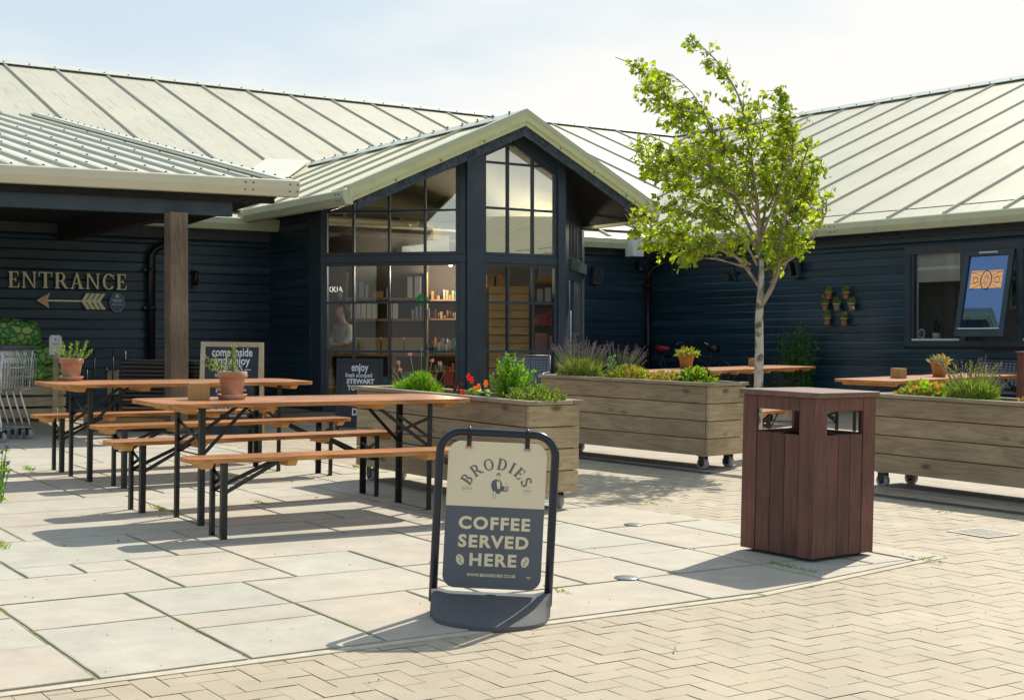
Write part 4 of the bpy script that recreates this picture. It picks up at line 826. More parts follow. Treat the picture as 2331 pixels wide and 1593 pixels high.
# ------------------------------------------------------------------ signs on the wall
en = thing('entrance_sign', 'raised brass ENTRANCE letters on the navy wall under the canopy', 'sign', ML @ Matrix.Translation((-3.9, -.06, 2.03)))
x = 0.0; S = .222; word = 'ENTRANCE'
tot = sum(serif(c)[1] for c in word)*S; gap = (1.655-tot)/(len(word)-1)
for k, c in enumerate(word):
    mb = MB(); Mg = Matrix.Rotation(rad(90), 4, 'X'); w = glyph(mb, c, Mg, S, .022, 'gold'); o = mb.build('letter', en, Matrix.Translation((x, 0, 0))); x += w*S + gap
ar = thing('arrow_sign', 'brass arrow with feathered tail pointing left below the ENTRANCE letters', 'sign', ML @ Matrix.Translation((-3.52, -.06, 1.86)))
def extr(mb, pts, y0, y1):
    """polygon in x,z extruded along y"""
    a = sum(pts[k][0]*pts[(k+1) % len(pts)][1]-pts[(k+1) % len(pts)][0]*pts[k][1] for k in range(len(pts)))
    if a < 0: pts = pts[::-1]
    n = len(pts); mb.add([(p[0], y0, p[1]) for p in pts]+[(p[0], y1, p[1]) for p in pts], [tuple(range(n)), tuple(range(n, 2*n))[::-1]] + [(k, n+k, n+(k+1) % n, (k+1) % n) for k in range(n)])
mb = MB(); mb.m('gold_warm'); extr(mb, [(0, 0), (.19, .11), (.15, 0)], -.02, 0); extr(mb, [(0, 0), (.15, 0), (.18, -.11)], -.0197, 0); mb.build('arrow_head', ar)
mb = MB(); mb.m('gold').b2(.15, .66, -.019, 0, -.013, .013); mb.build('shaft', ar)
mb = MB(); mb.m('gold')
for k in range(4):
    x0 = .62+.072*k
    extr(mb, [(x0, 0), (x0+.055, 0), (x0+.125, .11), (x0+.07, .11)], -.02-.0002*k, 0); extr(mb, [(x0, 0), (x0+.055, 0), (x0+.13, -.115), (x0+.075, -.115)], -.0195-.0002*k, 0)
mb.b2(.64, .86, -.0188, 0, -.017, .017); mb.build('feather', ar)
pq = thing('wall_plaque', 'small oval blue award plaque with five white stars beside the arrow', 'plaque', ML @ Matrix.Translation((-2.385, -.05, 1.845)))
mb = MB(); mb.m('plaque_rim'); pe = [(math.cos(a*math.pi/16)*.108, math.sin(a*math.pi/16)*.138) for a in range(32)]; extr(mb, pe, -.012, 0); mb.m('plaque'); extr(mb, [(p[0]*.92, p[1]*.93) for p in pe], -.015, -.011); mb.build('board', pq)
mb = MB(); RX = Matrix.Rotation(rad(90), 4, 'X'); text_mesh('Scottish', .052, mb, Matrix.Translation((0, -.016, .035)) @ RX, 'white', .0006, .82)
text_mesh('TOURIST BOARD', .014, mb, Matrix.Translation((0, -.016, .002)) @ RX, 'white')
mb.m('white')
for k in range(5):
    cx0 = -.062+.031*k; extr(mb, [(cx0+math.sin(j*math.pi/5)*(.013 if j % 2 == 0 else .0055), -.028+math.cos(j*math.pi/5)*(.013 if j % 2 == 0 else .0055)) for j in range(10)], -.018, -.0155)
mb.m('galv'); extr(mb, [(-.012, .075), (.012, .075), (.02, .105), (0, .115), (-.02, .105)], -.018, -.0155); extr(mb, [(-.035, .07), (-.012, .09), (-.02, .07)], -.0178, -.0155); extr(mb, [(.035, .07), (.012, .09), (.02, .07)], -.0178, -.0155); mb.build('lettering', pq)

def wall_light(M, label, kind):
    t = thing('wall_light', label, 'wall light', M, None)
    if kind == 0:
        mb = MB(); mb.m('screw').b2(-.03, .03, -.02, 0, -.13, .13); mb.b2(-.055, .055, -.10, -.01, .11, .13); mb.b2(-.055, .055, -.10, -.01, -.13, -.11); mb.build('bracket', t)
        mb = MB(); mb.m('black_plastic').tube([(0, -.055, -.11), (0, -.055, .11)], .036, 14); mb.build('lamp_glass', t)
    else:
        mb = MB(); mb.m('navy_paint').b2(-.05, .05, -.03, 0, -.10, .16); mb.bar((0, -.03, .12), (0, -.10, .12), .03); mb.build('bracket', t)
        R5 = Matrix.Translation((0, -.12, .12)) @ Matrix.Rotation(rad(14), 4, 'X')
        mb = MB(R5); mb.m('frieze'); mb.b2(-.09, -.065, -.05, .05, -.29, 0); mb.b2(.065, .09, -.05, .05, -.29, 0); mb.b2(-.065, .065, -.05, .05, -.02, 0); mb.b2(-.065, .065, -.05, .05, -.29, -.26); mb.b2(-.065, .065, .03, .05, -.26, -.02); mb.build('housing', t, bevel=.004)
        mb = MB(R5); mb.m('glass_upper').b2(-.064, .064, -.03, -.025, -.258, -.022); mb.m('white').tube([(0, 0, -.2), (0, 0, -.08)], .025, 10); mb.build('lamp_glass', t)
    return t
wall_light(ML @ Matrix.Translation((-1.22, -.03, 2.22)), 'slim black cylinder wall light right of the wooden post', 0)
wall_light(ML @ Matrix.Translation((6.2, -.03, 2.48)), 'grey wall lantern in the dark corner right of the glass bay', 1)
wall_light(MR @ Matrix.Translation((-.72, -.03, 2.50)), 'grey wall lantern half behind the tree on the right wing', 1)
cm = thing('security_camera', 'dark camera under the corner of the eaves above the downpipe', 'camera', ML @ Matrix.Translation((7.05, -.25, 2.62)))
mb = MB(); mb.m('black_plastic').tube([(0, -.10, -.05), (-.02, .06, 0)], .05, 12); mb.b2(-.03, .03, .03, .10, 0, .12); mb.build('body', cm)
stt = thing('star_ornament', 'black metal star hanging on the navy boards left of the tree trunk', 'ornament', MR @ Matrix.Translation((-2.15, -.05, 2.44)))
mb = MB(); mb.m('steel')
for k in range(5):
    a = math.pi/2+k*2*math.pi/5; b = a+math.pi/5; c = a-math.pi/5
    P0 = (0, -.03, 0); P1 = (.17*math.cos(a), 0, .17*math.sin(a)); P2 = (.07*math.cos(b), 0, .07*math.sin(b)); P3 = (.07*math.cos(c), 0, .07*math.sin(c)); mb.add([P0, P1, P2, P3], [(0, 2, 1), (0, 1, 3), (1, 2, 3)])
mb.build('star', stt)

# ------------------------------------------------------------------ plants
def rv(r): 
    while True:
        v = Vector((r.uniform(-1, 1), r.uniform(-1, 1), r.uniform(-1, 1)))
        if 0.05 < v.length < 1: return v.normalized()
def mound(mb, r, c, rx, ry, rz, n, L, w, mats=('leaf_lime',), up=0.6, shell=0.35):
    for _ in range(n):
        v = rv(r); v.z = abs(v.z); k = 1 - r.random()**2*shell
        p = Vector((c[0]+v.x*rx*k, c[1]+v.y*ry*k, c[2]+v.z*rz*k)); d = (Vector((v.x, v.y, v.z+up*r.random())) + rv(r)*.55).normalized()
        mb.m(r.choice(mats)); s = r.uniform(.6, 1.25); mb.leaf(p, d, rv(r), L*s, w*s)
def grassy(mb, r, c, rx, ry, n, L, w, mats, spread=.7):
    for _ in range(n):
        a = r.random()*2*math.pi; k = math.sqrt(r.random()); p = Vector((c[0]+math.cos(a)*rx*k*.6, c[1]+math.sin(a)*ry*k*.6, c[2]))
        d = Vector((math.cos(a)*k*spread+r.uniform(-.25, .25), math.sin(a)*k*spread+r.uniform(-.25, .25), 1)); mb.m(r.choice(mats)); mb.blade(p, d, L*r.uniform(.55, 1.1), w, (math.cos(a)*.5, math.sin(a)*.5, -.6), .2*r.random())
def needle_stem(mb, r, p, d, L, nl, nw, mats, stemm='twig', dens=90):
    p = Vector(p); d = Vector(d).normalized(); mb.m(stemm); q = p+d*L; mb.bar(p, q, .004)
    for k in range(int(L*dens*1.0)):
        t = (k+r.random())/(L*dens); a = r.random()*6.28; s = d.orthogonal().normalized(); s.rotate(Matrix.Rotation(a, 3, d)); mb.m(r.choice(mats)); mb.leaf(p+d*L*t, (s*.8+d*.7), rv(r), nl*(1.15-.5*t)*r.uniform(.7, 1.2), nw, .1)
def plant_thing(name, label, M, group=None): return thing(name, label, 'plant', M, group)
def lavender(M, label, seed, rx=.22, ry=.18, hh=.19, stems=150, L=.30, fm=('lavender',), leafm=('leaf_grey', 'leaf_olive'), lean=(0, 0)):
    r = random.Random(seed); t = plant_thing('lavender', label, M)
    mb = MB(); mound(mb, r, (0, 0, .0), rx*1.08, ry*1.08, hh, 2600, .042, .009, leafm+('leaf_lime',), .8, .6); grassy(mb, r, (0, 0, .02), rx*1.1, ry*1.1, 500, hh*1.35, .006, leafm); mb.build('foliage', t)
    sm = MB(); fl_ = MB()
    for _ in range(stems):
        a = r.random()*6.28; k = math.sqrt(r.random()); p = Vector((math.cos(a)*rx*k*.7, math.sin(a)*ry*k*.7, hh*.6)); d = Vector((math.cos(a)*k*.75+r.uniform(-.15, .15)+lean[0], math.sin(a)*k*.6+r.uniform(-.15, .15)+lean[1], 1)).normalized(); l = L*r.uniform(.55, 1.12)
        q = p+d*l; sm.m('leaf_grey').bar(p, q, .0028); fl_.m(r.choice(fm))
        for j in range(r.randint(10, 16)): fl_.leaf(q+d*(j*.0045-.02)+rv(r)*.006, rv(r)*.7+d, rv(r), .014, .008, .1)
    sm.build('stem', t); fl_.build('flower', t); return t
def mix_mound(name, M, label, seed, rx, ry, rz, mats, n=420, L=.045, w=.035, up=.6, shell=.5, extra=None):
    r = random.Random(seed); t = plant_thing(name, label, M); mb = MB(); mound(mb, r, (0, 0, 0), rx, ry, rz, n, L, w, mats, up, shell)
    for _ in range(5): a = r.random()*6.28; mound(mb, r, (math.cos(a)*rx*.6, math.sin(a)*ry*.6, rz*.1), rx*.5, ry*.5, rz*r.uniform(.6, 1.0), n//6, L, w, mats, up, .6)
    if extra: extra(mb, r)
    mb.build('foliage', t); return t

# ------------------------------------------------------------------ planters
def planter(x, y, yaw, Lp, Wp, zb, zt, label, seed, soilz=-.05):
    """(x,y) is the near corner; the long side runs back along -x', the end runs along +y'"""
    t = thing('planter', label, 'planter', G(x, y, 0, yaw), 'timber planters on castors'); r = random.Random(seed)
    n = 4; h = (zt-zb)/n; fr = MB(); fr.m('planter_wood')
    for side in (0, 1):
        fr = MB(); fr.m('planter_wood')
        for k in range(n):
            z0 = zb+h*k+.002; z1 = zb+h*(k+1)-.0045; j = r.uniform(-.0015, .0015)
            if side == 0: fr.b2(-Lp, -.024, 0+j, .034, z0, z1)
            else: fr.b2(-Lp, -.024, Wp-.034, Wp+j, z0, z1)
        fr.build('side_board', t, bevel=.003)
        eb = MB(); eb.m('planter_end_lit_wood')
        for k in range(n):
            z0 = zb+h*k+.002; z1 = zb+h*(k+1)-.0045; j = r.uniform(-.003, .002)
            if side == 0: eb.b2(-.022, .012+j, .010, Wp-.002, z0, z1)
            else: eb.b2(-Lp-.012, -Lp+.022, .010, Wp-.002, z0+.001, z1-.001)
        if side == 0:
            eb.m('screw')
            for k in range(n):
                for yy in (.06, Wp-.06):
                    for dz in (.3, .7): eb.box((.014, yy, zb+h*(k+dz)), (.006, .008, .008))
        eb.build('end_board', t, bevel=.003)
    rm_ = MB(); rm_.m('rim_wood'); o = .025
    rm_.b2(-Lp-o, o, -o, .065, zt, zt+.030); rm_.b2(-Lp-o, o, Wp-.065, Wp+o, zt, zt+.030); rm_.m('pale_wood'); rm_.b2(-.065, o-.001, .067, Wp-.067, zt, zt+.029); rm_.b2(-Lp-o, -Lp+.065, .067, Wp-.067, zt, zt+.029); rm_.build('rim', t, bevel=.004)
    sl = MB(); sl.m('soil').b2(-Lp+.02, -.02, .03, Wp-.03, zb+.02, zt+soilz); sl.m('bark_chip')
    for _ in range(1500):
        p = Vector((r.uniform(-Lp+.05, -.05), r.uniform(.05, Wp-.05), zt+soilz+r.uniform(0, .028))); sl.box(p, (r.uniform(.012, .045), r.uniform(.006, .016), r.uniform(.004, .009)), Matrix.Rotation(r.random()*3.1, 3, 'Z') @ Matrix.Rotation(r.uniform(-.5, .5), 3, 'X'))
    sl.build('soil', t)
    for (cx_, cy_) in ((-.10, .08), (-.10, Wp-.10), (-Lp+.12, .08), (-Lp+.12, Wp-.10)):
        cb_ = MB(); cb_.m('galv').b2(cx_-.045, cx_+.045, cy_-.04, cy_+.04, zb-.008, zb+.001); cb_.m('steel').b2(cx_-.03, cx_+.03, cy_-.034, cy_-.028, .05, zb-.008); cb_.b2(cx_-.03, cx_+.03, cy_+.028, cy_+.034, .05, zb-.008); c = cb_.build('castor', t)
        wh = MB(); wh.m('wheel_grey').tube([(cx_, cy_-.022, .052), (cx_, cy_+.022, .052)], .052, 24); wh.m('steel').tube([(cx_, cy_-.03, .052), (cx_, cy_+.03, .052)], .026, 16); wh.build('wheel', c)
    return t
def PG(x, y, yaw, a, b, z):      # a point in a planter's own frame
    return G(x, y, 0, yaw) @ Matrix.Translation((a, b, z))
A1 = (0.11, 9.385, -53.3); planter(*A1, 2.27, .456, .127, .735, 'timber planter on castors directly behind the coffee sign, with red and orange flowers', 21)
A2 = (1.76, 12.377, -46.0); planter(*A2, 2.10, .553, .129, .757, 'timber planter on castors left of the litter bin, with lavender at its far end', 22)
A3 = (4.40, 9.45, -53.3); planter(*A3, 2.45, .55, .127, .735, 'timber planter on castors running out of the right edge, behind the litter bin', 23)

# planting in the first planter
zt1 = .70
def fr_fern(mb, r):
    pass
r = random.Random(31)
t = plant_thing('thrift', 'bright green grassy clump with pale pink flowers at the far end of the nearest planter', PG(*A1, -1.72, .23, zt1))
mb = MB(); grassy(mb, r, (0, 0, 0), .22, .15, 700, .17, .006, ('leaf_lime', 'leaf_green'), .9); mound(mb, r, (0, 0, 0), .24, .17, .13, 2600, .04, .009, ('leaf_lime', 'leaf_lime', 'leaf_green', 'leaf_olive'), .9, .7); mound(mb, r, (.05, 0, .03), .14, .1, .15, 900, .045, .009, ('leaf_lime', 'leaf_green'), 1.2, .7); mb.build('foliage', t)
sm = MB(); ff = MB()
for (dx, dy, hz_, big) in ((-.30, .02, .20, 1), (-.26, -.02, .26, 1), (-.2, .05, .33, 1), (.20, .0, .29, 1), (.235, .05, .27, 1), (.22, .1, .2, 0), (.10, .02, .36, 0), (-.38, 0, .15, 0), (-.42, .02, .22, 0), (.0, .03, .40, 0), (.25, -.03, .14, 1), (.15, .0, .33, 0), (-.33, .0, .11, 0)):
    q = Vector((dx, dy, hz_)); sm.m('leaf_grey').tube([(dx*.4, dy, .05), (dx*.75, dy, hz_*.6), q], .0022, 5); ff.m('pink' if big else 'lavender_dull')
    for j in range(26 if big else 9): v = rv(r); ff.leaf(q+v*.007, v+Vector((0, 0, .5)), rv(r), .014 if big else .008, .008)
sm.build('stem', t); ff.build('flower', t)
r = random.Random(32); t = plant_thing('red_heather', 'small dark red spiky seedling between the grassy clump and the nasturtium', PG(*A1, -1.12, .2, zt1))
mb = MB()
for _ in range(9): needle_stem(mb, r, (r.uniform(-.03, .03), r.uniform(-.03, .03), 0), (r.uniform(-.3, .3), r.uniform(-.3, .3), 1), r.uniform(.08, .16), .022, .010, ('leaf_red',), 'leaf_red', 160)
mb.build('foliage', t)
r = random.Random(33); t = plant_thing('nasturtium', 'low nasturtium with scarlet and orange blooms in the nearest planter', PG(*A1, -.80, .2, zt1))
mb = MB(); mb.m('leaf_lime')
for _ in range(60):
    p = Vector((r.gauss(0, .07), r.gauss(0, .05), r.uniform(.01, .10))); nn = (rv(r)*.6+Vector((0, -.3, 1))).normalized(); mb.disc(p, r.uniform(.016, .03), nn, 9, .001)
mb.build('foliage', t); ff = MB()
for (dx, dz, m_) in ((-.10, .19, 'petal_red'), (-.17, .07, 'petal_red'), (-.15, .04, 'petal_red'), (.03, .12, 'petal_orange'), (.12, .15, 'petal_orange'), (-.02, .10, 'petal_orange'), (-.06, .17, 'petal_red')):
    c = Vector((dx, -.05, dz)); ff.m(m_)
    for k in range(6): a = k*1.05; ff.leaf(c, Vector((math.cos(a), -.35, math.sin(a))), Vector((0, -1, 0)), .034, .034, .1)
ff.build('flower', t)
r = random.Random(34); t = plant_thing('yarrow', 'tall feathery bright green shrub near the front end of the nearest planter', PG(*A1, -.50, .24, zt1))
mb = MB()
for _ in range(62):
    a = r.random()*6.28; k = r.random(); needle_stem(mb, r, (math.cos(a)*.07*k, math.sin(a)*.06*k, 0), (math.cos(a)*k*.62-.03, math.sin(a)*k*.5, 1), r.uniform(.20, .40)*(1-.30*k), .046, .009, ('leaf_lime', 'leaf_lime', 'leaf_green'), 'leaf_lime', 210)
mb.build('foliage', t)
r = random.Random(35); t = plant_thing('box_shrub', 'low rounded lime green shrub at the front corner of the nearest planter', PG(*A1, -.20, .22, zt1))
mb = MB(); 
for _ in range(210):
    a = r.random()*6.28; k = math.sqrt(r.random()); needle_stem(mb, r, (math.cos(a)*k*.17, math.sin(a)*k*.12, 0), (math.cos(a)*k*1.1, math.sin(a)*k*.9, .9), r.uniform(.10, .20)*(1.15-.45*k), .026, .010, ('leaf_lime', 'leaf_lime', 'leaf_green', 'leaf_olive'), 'twig', 190)
mb.build('foliage', t)
mix_mound('silver_herb', PG(*A1, -.66, .3, zt1), 'tiny silvery herb left of the tall feathery shrub', 36, .05, .05, .10, ('leaf_silver',), 90, .022, .012)
# second planter
zt2 = .725
lavender(PG(*A2, -1.80, .25, zt2), 'large purple lavender at the far left end of the middle planter', 41, .23, .19, .20, 120, .27, ('lavender', 'lavender_dull'))
lavender(PG(*A2, -1.36, .36, zt2), 'straggly purple lavender leaning over the middle planter towards the table', 42, .16, .13, .10, 60, .30, ('lavender_dull', 'lavender'), lean=(.35, 0))
mix_mound('silver_herb', PG(*A2, -1.34, .2, zt2), 'upright silvery herb beside the large lavender', 43, .05, .05, .27, ('leaf_silver', 'leaf_green'), 160, .026, .016)
def spik(mb, r): grassy(mb, r, (0, 0, 0), .2, .14, 220, .12, .006, ('leaf_olive',), 1.0)
mix_mound('heuchera', PG(*A2, -1.15, .25, zt2), 'olive and gold leafy mound next to the large lavender', 44, .25, .19, .17, ('leaf_olive', 'leaf_olive', 'leaf_lime', 'leaf_peach'), 620, .036, .022, extra=spik)
mix_mound('heuchera', PG(*A2, -.68, .25, zt2), 'bronze green leafy mound in the middle of the middle planter', 45, .19, .16, .13, ('leaf_olive', 'leaf_peach', 'leaf_grey', 'leaf_olive'), 480, .032, .022)
mix_mound('heuchera', PG(*A2, -.34, .27, zt2), 'vivid green leafy mound at the near end of the middle planter', 46, .22, .18, .17, ('leaf_lime', 'leaf_green', 'leaf_lime', 'leaf_lime', 'leaf_red'), 520, .040, .030)
# third planter
mix_mound('heuchera', PG(*A3, -2.08, .25, zt1), 'lime and peach leafy mound just right of the litter bin', 51, .21, .17, .16, ('leaf_lime', 'leaf_peach', 'leaf_lime', 'leaf_olive'), 560, .040, .030)
lavender(PG(*A3, -1.62, .25, zt1), 'faded lavender bush in the right hand planter', 52, .20, .16, .19, 80, .22, ('lavender_dull', 'lavender_dull', 'leaf_olive'), ('leaf_grey', 'leaf_olive', 'leaf_lime'))
mix_mound('heuchera', PG(*A3, -1.06, .22, zt1), 'small orange and yellow leafy plant at the right edge of the right hand planter', 53, .12, .1, .09, ('leaf_peach', 'leaf_lime', 'leaf_peach'), 200, .038, .03)

# ------------------------------------------------------------------ folding tables and benches
def rounded(L, W, r, n=5):
    P = []
    for (cx_, cy_, a0) in ((L/2-r, -W/2+r, -90), (L/2-r, W/2-r, 0), (-L/2+r, W/2-r, 90), (-L/2+r, -W/2+r, 180)):
        for k in range(n+1): a = rad(a0+90*k/n); P.append((cx_+r*math.cos(a), cy_+r*math.sin(a)))
    return P
def folding(name, cat, label, L, W, h, LL, WL, group, planks, M, rc=.09, tmat='table_wood'):
    t = thing(name, label, cat, M, group); th = .026
    top = MB(); P = rounded(L, W, rc, 6); n = len(P); top.m(tmat)
    # planks: clip the outline into strips
    pw = W/planks
    for k in range(planks):
        y0, y1 = -W/2+pw*k+(.0012 if k else 0), -W/2+pw*(k+1)-(.0012 if k < planks-1 else 0)
        q = clip(P, [(-L, y0), (L, y0), (L, y1), (-L, y1)]); m = len(q)
        if m < 3: continue
        z1 = h; z0 = h-th
        top.m(tmat); top.add([(p[0], p[1], z1) for p in q], [tuple(range(m))])
        top.m('edge_wood'); top.add([(p[0], p[1], z0) for p in q]+[(p[0], p[1], z1) for p in q], [tuple(range(m))[::-1]]+[(i, (i+1) % m, m+(i+1) % m, m+i) for i in range(m)])
    top.build('tabletop' if cat == 'table' else 'seat', t)
    bw_ = W*.88
    for s_ in (-1, 1):
        for xb in (LL/2+.10, LL/2-.42):
            mb = MB(); mb.m('batten_wood'); hh = .035; z1 = h-th-.0005
            mb.add([(s_*xb-.03, -bw_/2+.03, z1-hh), (s_*xb+.03, -bw_/2+.03, z1-hh), (s_*xb+.03, -bw_/2, z1-.006), (s_*xb-.03, -bw_/2, z1-.006), (s_*xb-.03, -bw_/2, z1), (s_*xb+.03, -bw_/2, z1),
                    (s_*xb-.03, bw_/2-.03, z1-hh), (s_*xb+.03, bw_/2-.03, z1-hh), (s_*xb+.03, bw_/2, z1-.006), (s_*xb-.03, bw_/2, z1-.006), (s_*xb-.03, bw_/2, z1), (s_*xb+.03, bw_/2, z1)],
                   [(0, 1, 2, 3), (3, 2, 5, 4), (6, 9, 8, 7), (9, 10, 11, 8), (0, 6, 7, 1), (4, 5, 11, 10), (0, 3, 4, 10, 9, 6), (1, 7, 8, 11, 5, 2)])
            mb.build('batten', t)
        zt_ = h-th-.002; lw = .036
        for v in (-1, 1):
            mb = MB(); mb.m('steel'); x = s_*LL/2; y = v*WL/2
            mb.b2(x-lw/2, x+lw/2, y-.003, y+.003, 0.003, zt_); mb.b2(x-lw/2 if s_ < 0 else x+lw/2-.006, x-lw/2+.006 if s_ < 0 else x+lw/2, y-v*(lw-.004), y-v*.003, 0.003, zt_); mb.build('leg', t)
        x = s_*LL/2
        mb = MB(); mb.m('steel'); mb.tube([(x, -WL/2+.01, .02), (x, -WL/2+.05, .008), (x, WL/2-.05, .008), (x, WL/2-.01, .02)], .005, 6); mb.build('foot_bar', t)
        mb = MB(); mb.m('steel'); mb.tube([(x-s_*.012, -WL/2+.004, h*.57), (x-s_*.012, WL/2-.004, h*.57)], .005, 6); mb.build('tie_rod', t)
        for v in (-1, 1):
            mb = MB(); mb.m('steel'); xx = x-s_*(.011+.003*v); mb.bar((xx, -v*(WL/2-.006), h*.82), (xx, v*(WL/2-.006), h*.66), .004, .022, up=(0, 0, 1)); mb.build('cross_bar', t)
        for v in (-1, 1):
            mb = MB(); mb.m('steel'); mb.bar((x-s_*.012, v*(WL/2-.012), h*.585), (s_*(LL/2-.36), v*WL*.16, zt_-.008), .005, .024); mb.build('brace', t)
    return t
GT, GB = 'folding beer garden tables', 'folding beer garden benches'
T1 = folding('folding_table', 'table', 'nearest folding table, with an orange wood top and a wood block on it', 2.2, .70, .77, 1.62, .44, GT, 4, G(-1.345, 9.164, 0, 33.7), .12)
def again(src, label, M):
    c = copy_tree(src); c['label'] = label; c.matrix_world = M; return c
again(T1, 'left folding table behind the nearest one, with a mottled flower pot', G(-2.738, 11.393, 0, 36.8))
again(T1, 'folding table behind the middle planter, with a succulent pot at its left end', G(2.06, 16.60, 0, 55.5))
again(T1, 'folding table standing behind the tree trunk against the navy wall', G(3.33, 18.42, 0, 55.5))
again(T1, 'folding table behind the right hand planter, with a wood block and a brown pot', G(4.30, 15.05, 0, 50.5))
again(T1, 'folding table running out of the right edge of the picture', G(5.72, 16.76, 0, 50.5))
B1 = folding('folding_bench', 'bench', 'nearest folding bench, its right end behind the coffee sign', 2.2, .25, .48, 1.78, .21, GB, 1, G(-.945, 8.56, 0, 31.5), .07)
again(B1, 'folding bench just behind the nearest table', G(-1.747, 9.66, 0, 36.9))
again(B1, 'folding bench in front of the left table', G(-2.245, 10.968, 0, 38.6))
again(B1, 'farthest folding bench on the left, beside the shopping trolleys', G(-3.022, 11.968, 0, 36.5))
again(B1, 'folding bench glimpsed through the slots of the litter bin', G(2.95, 14.3, 0, 55.5)); 
again(B1, 'folding bench partly hidden between the two right hand tables and the planter', G(4.9, 14.6, 0, 50.5))
again(B1, 'folding bench behind the right hand tables near the wall', G(4.85, 16.55, 0, 50.5))

# things on the tables
def block(M, label):
    t = thing('wooden_block', label, 'wood block', M, 'wooden number blocks'); mb = MB(); mb.m('block_wood').b2(-.062, .062, -.062, .062, 0, .108); mb.build('block', t, bevel=.004, seg=2); return t
block(G(-1.985, 8.80, .770, 20), 'square wood block on the nearest table'); block(G(4.17, 14.9, .770, 42), 'square wood block on the right table beside the brown pot'); block(G(3.27, 18.6, .770, 50), 'square wood block half behind the tree trunk')
def pot(name, M, label, prof, m='terracotta', saucer=None):
    t = thing(name, label, 'plant pot', M); mb = MB(); mb.m(m).lathe(prof, 28); mb.build('pot', t)
    if saucer: mb = MB(); mb.m(m if m != 'terracotta' else 'terracotta').lathe(saucer, 28); mb.build('saucer', t)
    s_ = MB(); rr = prof[-1][0]; s_.m('soil').lathe([(rr*.90, prof[-1][1]-.002), (rr*.5, prof[-1][1]+.004)], 20) ; s_.build('soil', t); return t
PROF = [(.062, .018), (.066, .02), (.083, .135), (.084, .138), (.092, .139), (.094, .150), (.095, .178), (.091, .180), (.084, .179), (.083, .165)]
SAUC = [(.070, 0), (.082, .002), (.096, .028), (.097, .034), (.091, .034), (.080, .018)]
pot('terracotta_pot', G(-1.80, 8.93, .770), 'whitened terracotta pot and saucer on the nearest table', PROF, 'terracotta', SAUC)
pot('terracotta_pot', G(-3.56, 11.20, .770), 'mottled terracotta pot and saucer at the left end of the left table', PROF, 'terracotta', SAUC)
def herb(M, label, seed, specs, nl, nw, mats):
    r = random.Random(seed); t = plant_thing('potted_herb', label, M); mb = MB()
    for (dx, dy, L) in specs: needle_stem(mb, r, (dx*.12, dy*.12, 0), (dx, dy, 1), L, nl, nw, mats, 'twig', 300)
    mb.build('foliage', t)
herb(G(-1.80, 8.93, .945), 'upright rosemary in the whitened pot on the nearest table', 61, [(0, 0, .19), (.06, .1, .17), (-.15, 0, .13), (-.5, 0, .13), (-.8, .1, .13), (-.6, -.2, .10), (-.35, .2, .09), (.15, -.1, .10), (.03, 0, .15), (-1.0, 0, .11)], .024, .0055, ('leaf_lime', 'leaf_grey'))
herb(G(-3.56, 11.20, .945), 'wispy herb in the mottled pot on the left table', 62, [(.2, 0, .14), (.45, .1, .16), (-.3, 0, .14), (-.5, .2, .12), (0, -.2, .10), (.5, 0, .13), (.3, .4, .08), (-.7, 0, .11), (-.1, .3, .13), (.8, .1, .1)], .030, .008, ('leaf_lime', 'leaf_grey', 'leaf_lime'))
PR2 = [(.070, 0), (.085, .10), (.098, .15), (.104, .152), (.106, .175), (.100, .176), (.094, .165)]
PR2s = [(a*.98, b*.94) for a, b in PR2]
pot('terracotta_pot', G(2.16, 17.1, .770), 'ochre terracotta pot on the table behind the middle planter', PR2s, 'terracotta_ochre'); pot('terracotta_pot', G(4.83, 15.62, .770), 'brown terracotta pot beside the wood block on the right table', PR2s, 'terracotta_ochre')
mix_mound('succulent', G(2.16, 17.1, .93), 'red and green succulent in the ochre pot', 63, .12, .12, .06, ('leaf_peach', 'leaf_lime', 'leaf_green'), 70, .07, .035, up=.5); mix_mound('succulent', G(4.83, 15.62, .925), 'sparse pale succulent in the brown pot', 64, .12, .12, .05, ('leaf_peach', 'leaf_silver', 'leaf_olive'), 46, .07, .03, up=.5)

# ------------------------------------------------------------------ litter bin
bn = thing('litter_bin', 'dark brown slatted timber litter bin with a square lid on the paving edge', 'litter bin', G(1.653, 7.525, 0, 37.5) @ Matrix.Rotation(rad(.2), 4, 'Y'))
S0 = .529; HB = .905; zl = .028
def bin_side(mb, T):
    """one side in its own x,z plane, outer face at y=0"""
    o = MB(T); return o
sides = [(Matrix.Identity(4)), Matrix.Translation((S0, 0, 0)) @ Matrix.Rotation(rad(90), 4, 'Z'), Matrix.Translation((S0, S0, 0)) @ Matrix.Rotation(rad(180), 4, 'Z'), Matrix.Translation((0, S0, 0)) @ Matrix.Rotation(rad(-90), 4, 'Z')]
for k, T in enumerate(sides):
    mb = MB(T); mb.m('bin_wood'); pw = .108; x1 = S0-.002
    mb.b2(.002, pw, 0, .022, zl, HB); mb.b2(x1-pw, x1, 0.0005, .022, zl, HB); mb.b2(pw+.001, x1-pw-.001, .003, .022, HB-.075, HB)
    n = 3; sw_ = (x1-2*pw-.002)/n
    for j in range(n): mb.b2(pw+.001+sw_*j+.0012, pw+.001+sw_*(j+1)-.0012, .004, .020, zl, HB-.205)
    mb.build('side_panel', bn, bevel=.0025)
mb = MB(); mb.m('bin_lid_wood'); q = rounded(S0+.055, S0+.055, .05, 4); mb.prism([(p[0]+S0/2, p[1]+S0/2) for p in q], HB+.002, HB+.032); mb.build('lid', bn, bevel=.004, seg=2)
mb = MB(); mb.m('black_plastic'); 
